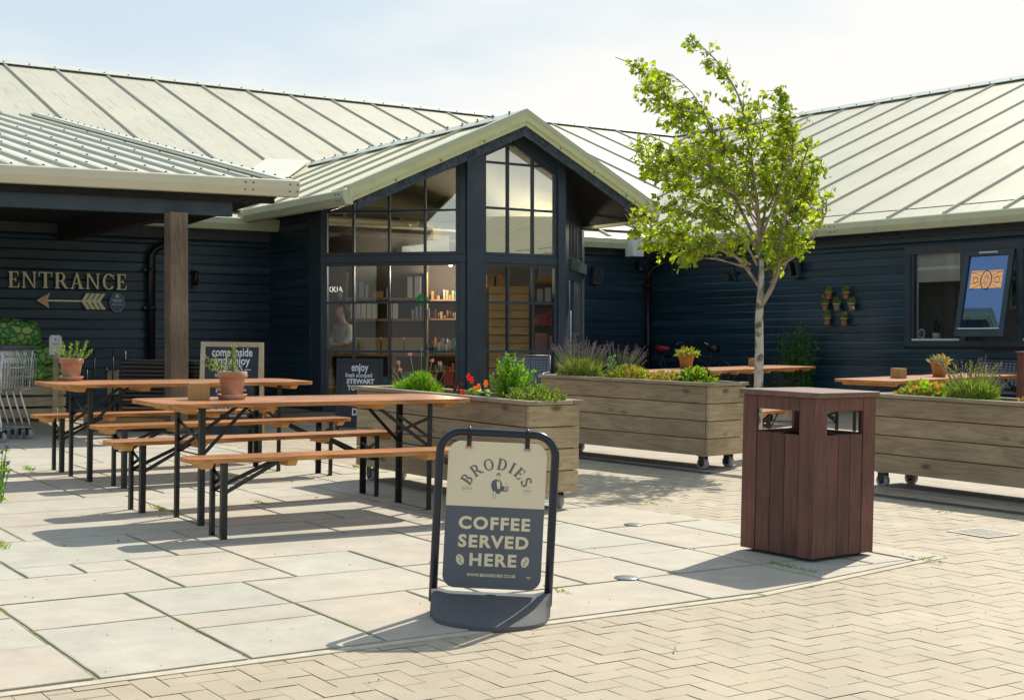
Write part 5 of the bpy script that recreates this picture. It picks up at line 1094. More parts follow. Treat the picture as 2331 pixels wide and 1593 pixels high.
for (a, b, c, d) in ((.04, S0-.04, .04, .05), (.04, S0-.04, S0-.05, S0-.04), (.04, .05, .05, S0-.05), (S0-.05, S0-.04, .05, S0-.05)): mb.b2(a, b, c, d, .05, HB-.225)
mb.b2(.04, S0-.04, .04, S0-.04, .04, .05); mb.build('liner', bn)
mb = MB(); mb.m('steel'); mb.b2(.05, S0-.05, .05, S0-.05, .006, .03); mb.build('foot', bn)

# ------------------------------------------------------------------ coffee sign
sg = thing('pavement_sign', 'swinging pavement sign reading BRODIES COFFEE SERVED HERE on a rubber base', 'sign', G(-.078, 6.08, .002, 2) @ Matrix.Rotation(rad(2.0), 4, 'Y'))
mb = MB(); mb.m('rubber'); nS = 22; vs = []; fs = []; HW = .262
for j in range(nS+1):
    x = -HW + 2*HW*j/nS; k = math.sqrt(max(0, 1-(x/HW)**2)); fy = .07+.27*k; by = .05+.13*k; lobe = .020*max(0, (abs(x)/HW-.70)/.30)
    vs += [(x, -fy, 0), (x, -fy+.004, .020), (x, -.07-(fy-.07)*.62, .042+lobe*.4), (x, -.07-(fy-.07)*.22, .072+lobe), (x, -.052, .092+lobe), (x, .03, .094+lobe), (x, by-.02, .06), (x, by, 0)]
for j in range(nS):
    for k in range(8): a = j*8+k; b = j*8+(k+1) % 8; fs.append((a, b, b+8, a+8))
fs += [tuple(range(8)), tuple(range(nS*8, nS*8+8))[::-1]]; mb.add(vs, [f[::-1] for f in fs], True); mb.m('screw').b2(-.02, .02, -.04, -.03, .0945, .0965)
mb.build('base', sg, bevel=.004, seg=2)
mb = MB(); fw, fh, rr = .254, .800, .095; path = [(-fw, .0, .05), (-fw, 0, .3), (-fw, 0, fh-rr)]
for k in range(1, 9): a = rad(180-90*k/8); path.append((-fw+rr+rr*math.cos(a), 0, fh-rr+rr*math.sin(a)))
for k in range(0, 9): a = rad(90-90*k/8); path.append((fw-rr+rr*math.cos(a), 0, fh-rr+rr*math.sin(a)))
path += [(fw, 0, .3), (fw, 0, .05)]; mb.m('frame_black').tube(path, .0185, 16); mb.build('frame', sg)
# poster panel
pw, z0, z1, zm, rr = .2165, .118, .760, .4766, .055
def rrect(z0, z1, r, lo, hi, w=pw, n=7):
    P = []
    if lo:
        for k in range(n+1): a = rad(180+90*k/n); P.append((-w+r+r*math.cos(a), z0+r+r*math.sin(a)))
        for k in range(n+1): a = rad(270+90*k/n); P.append((w-r+r*math.cos(a), z0+r+r*math.sin(a)))
    else: P += [(-w, z0), (w, z0)]
    if hi:
        for k in range(n+1): a = rad(90*k/n); P.append((w-r+r*math.cos(a), z1-r+r*math.sin(a)))
        for k in range(n+1): a = rad(90+90*k/n); P.append((-w+r+r*math.cos(a), z1-r+r*math.sin(a)))
    else: P += [(w, z1), (-w, z1)]
    return P
TILT = Matrix.Translation((0, 0, fh)) @ Matrix.Rotation(rad(-1.2), 4, 'X') @ Matrix.Translation((0, 0, -fh))
mb = MB(TILT); mb.m('cream'); extr(mb, rrect(zm, z1, rr, False, True), -.005, .005); mb.m('sign_navy'); extr(mb, rrect(z0, zm-.0003, rr, True, False), -.005, .005); pn = mb.build('panel', sg)
for s_ in (-1, 1):
    mb = MB(TILT); x = s_*.128; mb.m('black_plastic').tube([(x+.010*math.cos(0), 0, fh-.0)]*1+[(x, .021*math.sin(a*math.pi/8), fh+.021*math.cos(a*math.pi/8)) for a in range(-7, 8)], .006, 6) if False else mb.m('black_plastic').tube([(x, .021*math.sin(rad(a)), fh+.021*math.cos(rad(a))) for a in range(-150, 151, 25)], .007, 8)
    mb.b2(x-.010, x+.010, -.010, -.006, z1-.022, fh-.015); mb.m('copper' if s_ < 0 else 'galv').b2(x-.014, x+.014, -.0095, -.006, z1-.032, z1-.022); mb.build('hook', sg)
lt = MB(TILT); SX = Matrix.Rotation(rad(90), 4, 'X')
def at(x, z, y=-.0056): return Matrix.Translation((x, y, z)) @ SX
# BRODIES on an arc
wd = 'BRODIES'; R0 = .129; cz0 = .5160; sz = .0495; adv = [serif(c)[1] for c in wd]; tot = sum(adv)*sz+.0065*(len(wd)-1); a = -tot/2/R0
for c, w in zip(wd, adv):
    cw = w*sz; am = a+cw/2/R0; 
    for (ox, oz, mm, yy) in ((.0022, -.0022, 'sign_pale', -.0053), (0, 0, 'sign_grey', -.0060)):
        Mx = Matrix.Translation((ox, yy, cz0-.003+oz)) @ Matrix.Rotation(am, 4, 'Y') @ Matrix.Translation((-cw/2, 0, R0)) @ SX
        glyph(lt, c, Mx, sz, .0004, mm)
    a += (cw+.0065)/R0
text_mesh('ESTD', .0165, lt, at(-.126, .553), 'sign_pale', .0002, 1.05, 1.2); text_mesh('1867', .0165, lt, at(.136, .553), 'sign_pale', .0002, 1.05, 1.2)
lt.m('sign_pale')
for x in (-.128, .134): lt.b2(x-.022, x+.022, -.0062, -.0054, .569, .5698); lt.b2(x-.014, x+.014, -.0062, -.0054, .5375, .5383)
for k, (wd, zz_) in enumerate((('COFFEE', .4015), ('SERVED', .3215), ('HERE', .241))):
    text_mesh(wd, .0735, lt, at(.0, zz_, -.0058-.00002*k), 'cream', .0028, 1.10, 1.17)
text_mesh('WWW.BRODIES1867.CO.UK', .0185, lt, at(-.002, .176), 'cream', .0005, .92)
# coffee beans
for s_ in (-1, 1):
    bx, bz = s_*.143, .241; an = rad(20)*-s_; lt.m('cream'); pts = [(bx+math.cos(t)*.017*math.cos(an)-math.sin(t)*.0245*math.sin(an), bz+math.cos(t)*.017*math.sin(an)+math.sin(t)*.0245*math.cos(an)) for t in [k*math.pi/10 for k in range(20)]]; extr(lt, pts, -.0060, -.0054)
    lt.m('sign_navy'); sp = [(bx-math.sin(an)*z*1.0+math.sin(z*260)*.004, bz+math.cos(an)*z) for z in [-.019+.0038*k for k in range(11)]]
    for p, q in zip(sp, sp[1:]): lt.bar((p[0], -.0063, p[1]), (q[0], -.0063, q[1]), .0026, .0006, up=(0, 1, 0))
# little waiter emblem: flat shapes
def fp(pts, m_, lay=0): lt.m(m_); extr(lt, [(x*.00108+.008, z*.00108+.551) for x, z in pts], -.0060-.00012*lay, -.0054)
fp([(-9, 64), (-4, 70), (4, 71), (8, 66), (8, 58), (-8, 58)], 'sign_navy', 0); fp([(-6, 63), (6, 64), (7, 54), (4, 46), (0, 43), (-4, 47), (-7, 55)], 'cream', 1); fp([(-5, 58), (6, 59), (6, 57.4), (-5, 56.6)], 'sign_grey', 2); fp([(-1, 51), (4, 51.4), (4, 50.2), (-1, 50)], 'sign_grey', 2)
fp([(-9, 46), (-25, 36), (-29, 22), (-24, 2), (-18, -6), (-10, -12), (8, -14), (14, 2), (16, 28), (10, 40), (3, 44), (0, 40), (-4, 44)], 'sign_navy', 0)
fp([(-4, 42), (0, 37), (4, 41), (9, 30), (8, 4), (-2, 6), (-6, 30)], 'cream', 1); fp([(-3, 39), (3, 39), (2, 35), (-2, 35)], 'sign_navy', 2)
fp([(-20, 4), (-10, -4), (20, -2), (24, 4), (22, 8), (-6, 6), (-14, 12)], 'sign_navy', 2); fp([(-18, -4), (-6, -6), (-8, -34), (-18, -34)], 'cream', 3); fp([(-18.5, -4), (-17, -4), (-17, -34.5), (-18.5, -34)], 'sign_navy', 4); fp([(-8, -6), (-6.6, -6), (-7, -34), (-8.4, -34)], 'sign_navy', 4)
fp([(12, 0), (44, 3), (45, 1), (30, -4), (12, -3)], 'sign_grey', 4); fp([(13, 3), (26, 3), (27, 16), (24, 18), (14, 18), (10, 14)], 'sign_navy', 5); fp([(30, 4), (42, 4), (42, 14), (30, 14)], 'sign_pale', 5); fp([(30, 14.5), (42, 14.5), (43, 16), (29, 16)], 'sign_grey', 6); fp([(31, 24), (32.4, 24), (34, 30), (32, 36), (31, 30)], 'sign_pale', 5)
lt.build('lettering', pn)
# small grey flaw on the panel corner
mb = MB(TILT); mb.m('sign_pale'); extr(mb, [(.148, .178), (.176, .179), (.168, .173), (.163, .164), (.158, .170)], -.0058, -.0052); mb.build('scuff', pn)

# ------------------------------------------------------------------ chalkboards
def aboard(M, w, h, label, frame, lines, spread=.42, legh=0.0):
    t = thing('chalkboard_sign', label, 'sign', M, 'A-frame chalkboards'); an = math.atan2(spread/2, h)
    Mf = Matrix.Translation((0, -spread/2, 0)) @ Matrix.Rotation(-an, 4, 'X'); Mb = Matrix.Translation((0, spread/2, 0)) @ Matrix.Rotation(an, 4, 'X'); H_ = h/math.cos(an); fwid = .052
    mb = MB(Mf); mb.m(frame); 
    for s_ in (-1, 1): mb.b2(s_*w/2-(fwid if s_ > 0 else 0), s_*w/2+(fwid if s_ < 0 else 0), -.012, .012, 0, H_)
    mb.b2(-w/2+fwid, w/2-fwid, -.012, .012, H_-fwid, H_); mb.b2(-w/2+fwid, w/2-fwid, -.012, .012, legh+.02, legh+.02+fwid*.8); mb.build('front_frame', t, bevel=.002)
    mb = MB(Mb); mb.m('side_wood'); 
    for s_ in (-1, 1): mb.b2(s_*w/2-(.04 if s_ > 0 else 0), s_*w/2+(.04 if s_ < 0 else 0), -.012, .012, 0, H_-.01)
    mb.b2(-w/2+.04, w/2-.04, -.012, .012, H_-.1, H_-.02); mb.b2(-w/2+.04, w/2-.04, -.012, .012, .12, .17); mb.build('back_frame', t, bevel=.002)
    mb = MB(Mf); mb.m('chalkboard').b2(-w/2+fwid-.004, w/2-fwid+.004, -.004, .006, legh+.05, H_-fwid+.004); bd_ = mb.build('board', t)
    mb = MB(Mf)
    for (s_, zz_, size, b, xs, dx) in lines: text_mesh(s_, size, mb, Matrix.Translation((dx, -.0065, H_-zz_)) @ SX, 'chalk', b, xs)
    mb.build('lettering', bd_); return t
L1 = [('come inside', .115, .132, .0024, .68, 0), ('and enjoy', .207, .132, .0024, .74, 0), ('— DELI 9-5 —', .298, .100, .0008, .66, .0), ('fresh produce and', .368, .060, .0003, .80, 0), ('coffee', .42, .060, .0003, .80, 0), ('gifts', .47, .050, .0002, .8, -.1), ('grind great coffee', .52, .058, .0003, .78, 0), ('— CAFE 9 —', .60, .090, .0012, .82, 0), ('pancakes & scones', .665, .052, .0003, .8, 0), ('takeaway food, cakes', .80, .052, .0003, .78, 0), ('ice HOUSE 9-5:30', .74, .075, .001, .8, 0), ('and coffee', .86, .052, .0003, .8, 0)]
aboard(G(-3.02, 14.98, 0, 7) , .67, 1.04, 'pale framed chalkboard reading come inside and enjoy behind the left table', 'sign_frame_wood', L1, .5)
L2 = [('enjoy', .112, .140, .0026, .66, 0), ('fresh scooped', .208, .078, .0010, .72, -.01), ('STEWART', .285, .080, .0030, .92, .01), ('TOWER', .366, .086, .0030, .80, -.02), ('vanilla', .50, .05, .0006, .8, 0), ('De', .66, .12, .003, .8, -.03)]
aboard(G(-1.83, 16.72, 0, 6), .56, .84, 'black framed chalkboard reading enjoy fresh scooped STEWART in front of the glass bay', 'black_plastic', L2, .44)

# ------------------------------------------------------------------ perforated metal chairs
def metal_chair(M, label, w=.62):
    t = thing('metal_armchair', label, 'chair', M, 'perforated metal chairs'); Mb = Matrix.Translation((0, .22, .45)) @ Matrix.Rotation(rad(-14), 4, 'X')
    def perf(mb, nx, nz, W_, H_, frame=.02):
        # a sheet with real square holes
        px, pz = (W_-2*frame)/nx, (H_-2*frame)/nz
        mb.b2(-W_/2, W_/2, 0, .004, 0, frame); mb.b2(-W_/2, W_/2, 0, .004, H_-frame, H_); mb.b2(-W_/2, -W_/2+frame, 0.0003, .0037, frame, H_-frame); mb.b2(W_/2-frame, W_/2, 0.0003, .0037, frame, H_-frame)
        for k in range(1, nx): x = -W_/2+frame+px*k; mb.b2(x-px*.24, x+px*.24, .0004, .0036, frame, H_-frame)
        for k in range(1, nz): z = frame+pz*k; mb.b2(-W_/2+frame, W_/2-frame, .0008, .0032, z-pz*.24, z+pz*.24)
    mb = MB(Mb @ Matrix.Translation((0, 0, .06))); mb.m('chair_grey'); perf(mb, 17, 9, w-.02, .36); mb.build('backrest', t)
    mb = MB(Matrix.Translation((0, .22, .45)) @ Matrix.Rotation(rad(90), 4, 'X')); mb.m('chair_grey'); perf(mb, 17, 11, w-.04, .45); mb.build('seat', t)
    mb = MB(); mb.m('chair_grey')
    for s_ in (-1, 1):
        x = s_*w/2; mb.tube([(x, .28, 0), (x, .24, .45), (x, .33, .88)], .011, 10); mb.tube([(x, -.26, 0), (x, -.24, .45), (x, -.22, .64), (x, -.1, .67), (x, .27, .67)], .011, 10)
    mb.tube([(-w/2, .33, .88), (w/2, .33, .88)], .011, 10); mb.tube([(-w/2, -.24, .45), (w/2, -.24, .45)], .011, 10); mb.tube([(-w/2, .24, .45), (w/2, .24, .45)], .011, 10); mb.build('frame', t); return t
metal_chair(G(.12, 17.75, 0, -12), 'perforated grey metal chair in front of the bay window', .64)
metal_chair(G(6.85, 19.2, 0, -48), 'perforated grey metal chair against the wall at the right edge', 1.1)
pt = thing('timber_post', 'brown timber post with a flared cap at the right edge', 'post', G(5.40, 14.6, 0, 20)); mb = MB(); mb.m('bin_wood').b2(-.045, .045, -.045, .045, 0, 1.06); mb.build('shaft', pt); mb = MB(); mb.m('bin_wood').b2(-.062, .062, -.062, .062, 1.061, 1.085); mb.build('cap', pt, bevel=.006)

# ------------------------------------------------------------------ wall pots
POTS = [(-.06, 1.60, 'terracotta'), (.27, 1.59, 'terracotta'), (-.10, 1.83, 'terracotta'), (.13, 1.82, 'terracotta_white'), (.42, 1.82, 'terracotta_white'), (-.03, 2.01, 'terracotta'), (.31, 2.00, 'terracotta')]
names = ['bottom left', 'bottom right', 'middle left', 'centre', 'middle right', 'top left', 'top right']
for k, (px_, pz_, m_) in enumerate(POTS):
    M = MR @ Matrix.Translation((px_, -.10, pz_-.04)); t = thing('wall_pot', '%s pot of the seven little terracotta pots on the navy wall' % names[k], 'plant pot', M, 'little pots hung on the wall')
    mb = MB(); mb.m(m_).lathe([(.036, 0), (.052, .085), (.058, .087), (.059, .115), (.052, .116)], 16); mb.build('pot', t)
    mb = MB(); mb.m('steel').tube([(.058*math.cos(a*math.pi/8), .058*math.sin(a*math.pi/8), .085) for a in range(16)], .004, 5, closed=True); mb.bar((0, .055, .085), (0, .09, .085), .01); mb.build('bracket', t)
    r = random.Random(70+k); t2 = thing('wall_pot_plant', 'small plant growing in the %s wall pot' % names[k], 'plant', M @ Matrix.Translation((0, 0, .11)), 'plants in the wall pots'); mb = MB(); mound(mb, r, (0, 0, 0), .055, .055, .085 if k % 2 else .10, 70, .035, .026, ('leaf_green', 'leaf_lime', 'leaf_olive'), .8, .9)
    mb.build('foliage', t2)
    if k in (2, 6, 4):
        mb = MB(); mb.m({2: 'petal_orange', 6: 'petal_red', 4: 'white'}[k]); c = Vector(({2: 0, 6: .03, 4: .075}[k], -.04, {2: .11, 6: -.02, 4: -.07}[k]))
        for j in range(8): a = j*.785; mb.leaf(c, Vector((math.cos(a), -.3, math.sin(a))), Vector((0, -1, 0)), .024, .022)
        mb.build('flower', t2)
# shrub against the wall
r = random.Random(81); t = plant_thing('climbing_shrub', 'tall dark green shrub against the navy wall right of the tree', MR @ Matrix.Translation((-.46, -.38, .28))); mb = MB()
for _ in range(90):
    a = r.random()*6.28; k = r.random(); H_ = r.uniform(.6, 1.4)*(1-.25*k); p = Vector((math.cos(a)*.22*k, math.sin(a)*.14*k, 0)); d = Vector((math.cos(a)*k*.36, math.sin(a)*k*.16, 1)).normalized(); mb.m('leaf_dark').bar(p, p+d*H_, .006)
    for j in range(int(H_*60)):
        q = p+d*H_*(.12+.9*r.random()**.9)+Vector((r.uniform(-.06, .06), r.uniform(-.05, .05), 0)); mb.m(r.choice(('leaf_dark', 'leaf_dark', 'leaf_green'))); mb.leaf(q, rv(r)+Vector((0, 0, .7)), rv(r), r.uniform(.03, .055), .018)
mb.build('foliage', t)

# ------------------------------------------------------------------ bicycles
def bicycle(M, label, body, saddle):
    t = thing('bicycle', label, 'bicycle', M, 'bicycles in the corner')
    for x in (-.52, .52):
        mb = MB(); mb.m('bike_dark').tube([(x+.33*math.cos(a*math.pi/18), 0, .34+.33*math.sin(a*math.pi/18)) for a in range(36)], .018, 8, closed=True); w_ = mb.build('wheel', t)
        mb = MB(); mb.m('galv')
        for a in range(14): mb.bar((x, 0, .34), (x+.32*math.cos(a*.449), 0, .34+.32*math.sin(a*.449)), .003)
        mb.build('spoke', w_)
    mb = MB(); mb.m(body)
    for p, q in (((-.14, 0, .30), (.36, 0, .68)), ((-.22, 0, .72), (.34, 0, .78)), ((-.14, 0, .30), (-.25, 0, .84)), ((-.52, 0, .34), (-.14, 0, .30)), ((-.52, 0, .34), (-.22, 0, .72)), ((.32, 0, .86), (.52, 0, .34))): mb.tube([p, q], .016, 8)
    mb.build('frame', t); mb = MB(); mb.m(saddle).tube([(-.38, 0, .87), (-.26, 0, .87), (-.10, 0, .875)], [.07, .055, .022], 10); mb.build('saddle', t)
    mb = MB(); mb.m('bike_dark').tube([(.36, -.28, .98), (.40, -.1, .96), (.33, 0, .90), (.40, .1, .96), (.36, .28, .98)], .012, 8); mb.m('galv').bar((.36, -.28, .98), (.33, -.34, .94), .012); mb.build('handlebar', t); return t
bicycle(MR @ Matrix.Translation((-3.05, -.55, .30)) @ Matrix.Rotation(rad(6), 4, 'Z'), 'bicycle with a red saddle parked in the dark corner', 'bike_dark', 'bike_red'); bicycle(MR @ Matrix.Translation((-2.15, -.75, .30)) @ Matrix.Rotation(rad(170), 4, 'Z'), 'all black bicycle parked in the dark corner behind the table', 'bike_dark', 'bike_dark')
# ------------------------------------------------------------------ birch tree
TB = Vector((2.36, 13.25, 0)); t = thing('birch_tree', 'young wind-swept birch tree with a pale trunk behind the planters', 'tree', G(TB.x, TB.y, 0)); r = random.Random(101)
def K(px, py, dy=0.0):
    # trunk-local point: metres right of the trunk foot and up, taken from the tree's measured silhouette
    return Vector(((px-1721)*.00422, dy, (1048-py)*.00422))
trk = MB(); trk.m('birch').tube([K(1716, 1075), K(1722, 1010), K(1723, 900), K(1724, 800, .01), K(1722, 720, .01), K(1725, 655, .01), K(1725, 600), K(1720, 560)], [.056, .048, .044, .041, .038, .031, .025, .020], 14)
trk.build('trunk', t)
lm_ = MB(); lm_.m('birch_limb'); limbs = []
def limb(pts, r0, r1):
    P = [K(*p) for p in pts]; n = len(P); Q = []
    for i in range(n-1):
        for k in range(4):
            s = k/4; a = P[max(i-1, 0)]; b = P[i]; c = P[i+1]; d = P[min(i+2, n-1)]
            Q.append(0.5*((2*b)+(c-a)*s+(2*a-5*b+4*c-d)*s*s+(3*b-a-3*c+d)*s**3))
    Q.append(P[-1]); m = len(Q); lm_.tube(Q, [r0+(r1-r0)*(i/(m-1)) for i in range(m)], 8); limbs.append(Q)
limb([(1727, 690, 0), (1745, 655, -.05), (1760, 610, -.08), (1762, 560, -.1), (1775, 480, -.12), (1800, 400, -.1), (1822, 330, -.1)], .027, .006)
limb([(1758, 605, -.08), (1800, 575, -.2), (1830, 540, -.25), (1858, 480, -.25)], .012, .004)
limb([(1721, 650, .01), (1700, 625, -.06), (1672, 595, -.12), (1640, 570, -.2), (1600, 560, -.25), (1545, 585, -.3)], .017, .004)
limb([(1720, 570, 0), (1700, 520, .05), (1660, 440, .1), (1615, 380, .15), (1560, 300, .15), (1490, 200, .1), (1420, 150, .05), (1385, 138, 0)], .020, .003)
limb([(1720, 560, 0), (1712, 480, -.05), (1700, 400, -.05), (1690, 320, 0), (1665, 220, 0), (1612, 140, 0), (1556, 92, 0)], .022, .003)
limb([(1720, 580, 0), (1690, 520, .2), (1640, 480, .35), (1580, 430, .4), (1500, 380, .45), (1425, 305, .4)], .014, .003)
limb([(1715, 600, 0), (1670, 550, -.25), (1600, 510, -.4), (1520, 490, -.45), (1435, 495, -.5)], .013, .003)
limb([(1722, 540, 0), (1740, 460, .2), (1745, 380, .3), (1735, 300, .3), (1720, 210, .25)], .015, .003)
limb([(1722, 540, 0), (1745, 450, -.3), (1770, 360, -.4), (1765, 280, -.4), (1750, 225, -.4)], .014, .003)
limb([(1724, 600, 0), (1770, 540, .25), (1820, 470, .3), (1855, 400, .3), (1872, 350, .3)], .014, .003)
limb([(1716, 500, 0), (1660, 400, -.3), (1600, 320, -.4), (1520, 260, -.4), (1440, 225, -.4)], .012, .003)
limb([(1706, 420, 0), (1650, 340, .35), (1610, 260, .4), (1570, 200, .35), (1520, 160, .3)], .010, .003)
limb([(1745, 640, 0), (1790, 600, .25), (1820, 530, .35), (1850, 440, .35)], .010, .003)
limb([(1700, 600, 0), (1630, 560, .3), (1560, 530, .4), (1490, 520, .45), (1420, 470, .4)], .010, .003)
limb([(1712, 500, 0), (1640, 450, -.45), (1560, 420, -.5), (1480, 400, -.5), (1415, 380, -.5)], .010, .003)
limb([(1700, 610, 0), (1640, 590, .15), (1580, 580, .2), (1540, 560, .25), (1470, 545, .3), (1420, 485, .3)], .009, .003)
limb([(1716, 520, 0), (1690, 440, .45), (1640, 380, .5), (1570, 350, .5), (1500, 330, .5)], .009, .003)
limb([(1735, 500, 0), (1790, 430, .45), (1830, 390, .5), (1865, 430, .5)], .009, .003)
limb([(1735, 480, 0), (1770, 400, .1), (1790, 330, .1), (1780, 270, .1)], .009, .003)
lm_.build('limb', t)
tw = MB(); tw.m('twig'); lf = MB(); OUT = [(1545, 70), (1600, 100), (1650, 135), (1695, 190), (1705, 225), (1745, 205), (1775, 255), (1812, 285), (1830, 330), (1880, 345), (1882, 400), (1878, 470), (1862, 520), (1840, 555), (1800, 600), (1778, 625), (1760, 600), (1730, 575), (1690, 575), (1640, 560), (1590, 570), (1560, 595), (1530, 610), (1505, 575), (1440, 555), (1425, 490), (1475, 500), (1430, 440), (1440, 380), (1405, 300), (1450, 290), (1425, 210), (1420, 165), (1380, 140), (1385, 132), (1440, 140), (1500, 150), (1530, 200), (1570, 235), (1610, 280), (1625, 235), (1600, 180), (1570, 130), (1525, 95)]
def in_out(p):
    c = False; x, y = p; n = len(OUT)
    for i in range(n):
        x0, y0 = OUT[i]; x1, y1 = OUT[i-1]
        if (y0 > y) != (y1 > y) and x < (x1-x0)*(y-y0)/(y1-y0)+x0: c = not c
    return c
nleaf = 0
for Q in limbs:
    m = len(Q); 
    L_tot = sum((Q[i+1]-Q[i]).length for i in range(m-1)); nt_ = int(L_tot*44)
    for _ in range(nt_):
        s = .20+.80*r.random(); f = s*(m-1); i = min(int(f), m-2); p = Q[i].lerp(Q[i+1], f-i); ax = (Q[i+1]-Q[i]).normalized()
        d = (ax*.5+rv(r)*.9+Vector((-.30, 0, .12))).normalized(); l = r.uniform(.10, .42)*(1.1-.4*s)
        e = p+d*l; px_, py_ = 1721+e.x/.00422, 1048-e.z/.00422
        if not in_out((px_, py_)): 
            continue
        if abs(e.y) > .75: continue
        mid = p+d*l*.5+Vector((-.02, 0, .02)); tw.tube([p, mid, e], [.0035, .0025, .0015], 4, cap=False)
        for j in range(r.randint(6, 10)):
            u_ = r.uniform(.25, 1.05); q = p+d*l*u_+rv(r)*.035; 
            dd_ = (Vector((-.45, 0, -.55))+rv(r)*.8+d*.2).normalized(); lf.m('tree_leaf' if r.random() < .72 else 'tree_leaf_deep'); L_ = r.uniform(.036, .074); lf.leaf(q, dd_, rv(r), L_, L_*.78, .16); nleaf += 1
print('leaves', nleaf)
tw.build('twig', t); lf.build('crown', t)

# ------------------------------------------------------------------ left group by the wall
def trolley_proto(M, label):
    t = thing('shopping_trolley', label, 'shopping trolley', M, 'nested shopping trolleys'); bs_ = MB(); bs_.m('bright_steel'); W0_, W1_ = .27, .20; L_ = .82
    def P(x, s, z): w = W0_+(W1_-W0_)*(x/L_); return (-x, s*w, z)
    zt_ = lambda x: .80-.06*x; zb_ = lambda x: .52+.10*x
    for k in range(17):
        x = L_*k/16; bs_.bar(P(x, -1, zt_(x)), P(x, -1, zb_(x)), .0045); bs_.bar(P(x, 1, zt_(x)), P(x, 1, zb_(x)), .0045); bs_.bar(P(x, -1, zb_(x)), P(x, 1, zb_(x)), .004)
    for f in (0, .25, .5, .75, 1):
        for s in (-1, 1): bs_.bar(P(0, s, zt_(0)*(1-f)+zb_(0)*f), P(L_, s, zt_(L_)*(1-f)+zb_(L_)*f), .006 if f in (0, 1) else .0045)
    for k in range(13):
        y = -W0_+2*W0_*k/12; bs_.bar((-.0, y, .93), (.045, y, .80), .0045); bs_.bar((.045, y, .80), (.03, y, .55), .0045); bs_.bar((-L_, y*W1_/W0_, zt_(L_)), (-L_, y*W1_/W0_, zb_(L_)), .0045)
    for z, x in ((.93, 0), (.87, .02), (.80, .045), (.72, .04), (.64, .035), (.55, .03)): bs_.bar((x, -W0_, z), (x, W0_, z), .006)
    bs_.build('basket', t)
    rl = MB(); rl.m('bright_steel').tube([(.052, -.2, .76), (.052, .2, .76), (.048, .22, .72), (.045, .2, .66), (.045, -.2, .66), (.048, -.22, .72)], .004, 6, closed=True); rl.build('seat_flap', t)
    fr = MB(); fr.m('bright_steel')
    for s in (-1, 1): fr.tube([(.0, s*.26, .95), (-.02, s*.25, .55), (-.10, s*.20, .50), (-.02, s*.24, .2), (-.0, s*.25, .13), (-.8, s*.18, .13)], .011, 8)
    for x in (-.05, -.2, -.4, -.6): fr.bar((x, -.23, .13), (x, .23, .13), .008)
    fr.build('frame', t)
    hd = MB(); hd.m('black_plastic' if False else 'frieze').tube([(.01, -.28, .965), (.01, .28, .965)], .019, 12); hd.build('handle', t)
    for (x, y) in ((-.02, -.23), (-.02, .23), (-.76, -.16), (-.76, .16)):
        w_ = MB(); w_.m('wheel_grey').tube([(x, y-.014, .056), (x, y+.014, .056)], .055, 18); w_.m('steel').b2(x-.02, x+.02, y-.02, y-.016, .05, .125); w_.b2(x-.02, x+.02, y+.016, y+.02, .05, .125); w_.build('wheel', t)
    return t
TR = trolley_proto(G(-5.06, 14.18, 0, -14), 'rearmost wire shopping trolley of the nested row, at the left edge of the yard')
for k, lab in enumerate(('second', 'third', 'fourth', 'fifth')):
    d = .085*(k+1); again(TR, '%s wire shopping trolley from the right in the nested row' % lab, G(-5.06-d*math.cos(rad(-14)), 14.18-d*math.sin(rad(-14)), 0, -14))
# slatted pale crate with net bags of logs
ct = thing('slatted_crate', 'pale slatted timber crate holding the green log bags', 'crate', G(-5.53, 17.18, 0, 30)); mb = MB(); mb.m('pale_wood')
for z0, z1 in ((.04, .155), (.185, .295), (.325, .43)): mb.b2(-3.0, .0, -.022, 0, z0, z1)
mb.build('front_slat', ct, bevel=.003); mb = MB(); mb.m('pale_wood')
for z0, z1 in ((.04, .155), (.185, .295), (.325, .43)): mb.b2(-.022, 0, .003, .95, z0, z1)
mb.b2(-.08, -.022, .001, .09, .0, .44); mb.b2(-1.05, -.97, .001, .08, .0, .44); mb.b2(-3, 0, .1, .9, .0, .03); mb.build('side_slat', ct, bevel=.003)
def bag(M, label, rx, ry, rz, seed):
    rr = random.Random(seed); mb = MB(); mb.m('log_bag'); n, m = 22, 12; vs = []; ph = [rr.uniform(0, 6) for _ in range(6)]
    for j in range(m+1):
        th = math.pi*j/m
        for i in range(n):
            a = 2*math.pi*i/n; sx = math.copysign(abs(math.cos(a))**.65, math.cos(a)); sy = math.copysign(abs(math.sin(a))**.65, math.sin(a)); st_ = math.sin(th)**.6; b = 1+.06*math.sin(3*a+ph[0]+th*2)+.05*math.sin(5*a+ph[1]-th*3)+.03*math.sin(9*a+ph[2])
            vs.append((rx*sx*st_*b, ry*sy*st_*b, rz*(1-math.copysign(abs(math.cos(th))**.7, math.cos(th)))*b*.98))
    mb.add(vs, [(j*n+i, (j+1)*n+i, (j+1)*n+(i+1) % n, j*n+(i+1) % n) for j in range(m) for i in range(n)], True)
    o = mb.build('log_bag'); o.matrix_world = M; tag(o, label, 'log bag', 'green net bags of firewood')
bag(G(-6.22, 17.30, .90, 20), 'topmost green net bag of logs', .33, .22, .17, 1); bag(G(-6.02, 17.40, .66, 30), 'green net bag of logs second from the top of the pile', .36, .24, .13, 2); bag(G(-5.86, 17.45, .42, 28), 'green net bag of logs resting on the crate edge behind the tall herb', .26, .24, .13, 3); bag(G(-6.50, 17.15, .40, 28), 'green net bag of logs behind the trolley basket', .34, .24, .15, 4); bag(G(-5.86, 17.0, .52, 80), 'bright lime net bag bulging at the front of the pile', .13, .13, .10, 5); bag(G(-6.8, 17.2, .66, 28), 'green net bag of logs at the left edge of the pile', .34, .24, .13, 6)
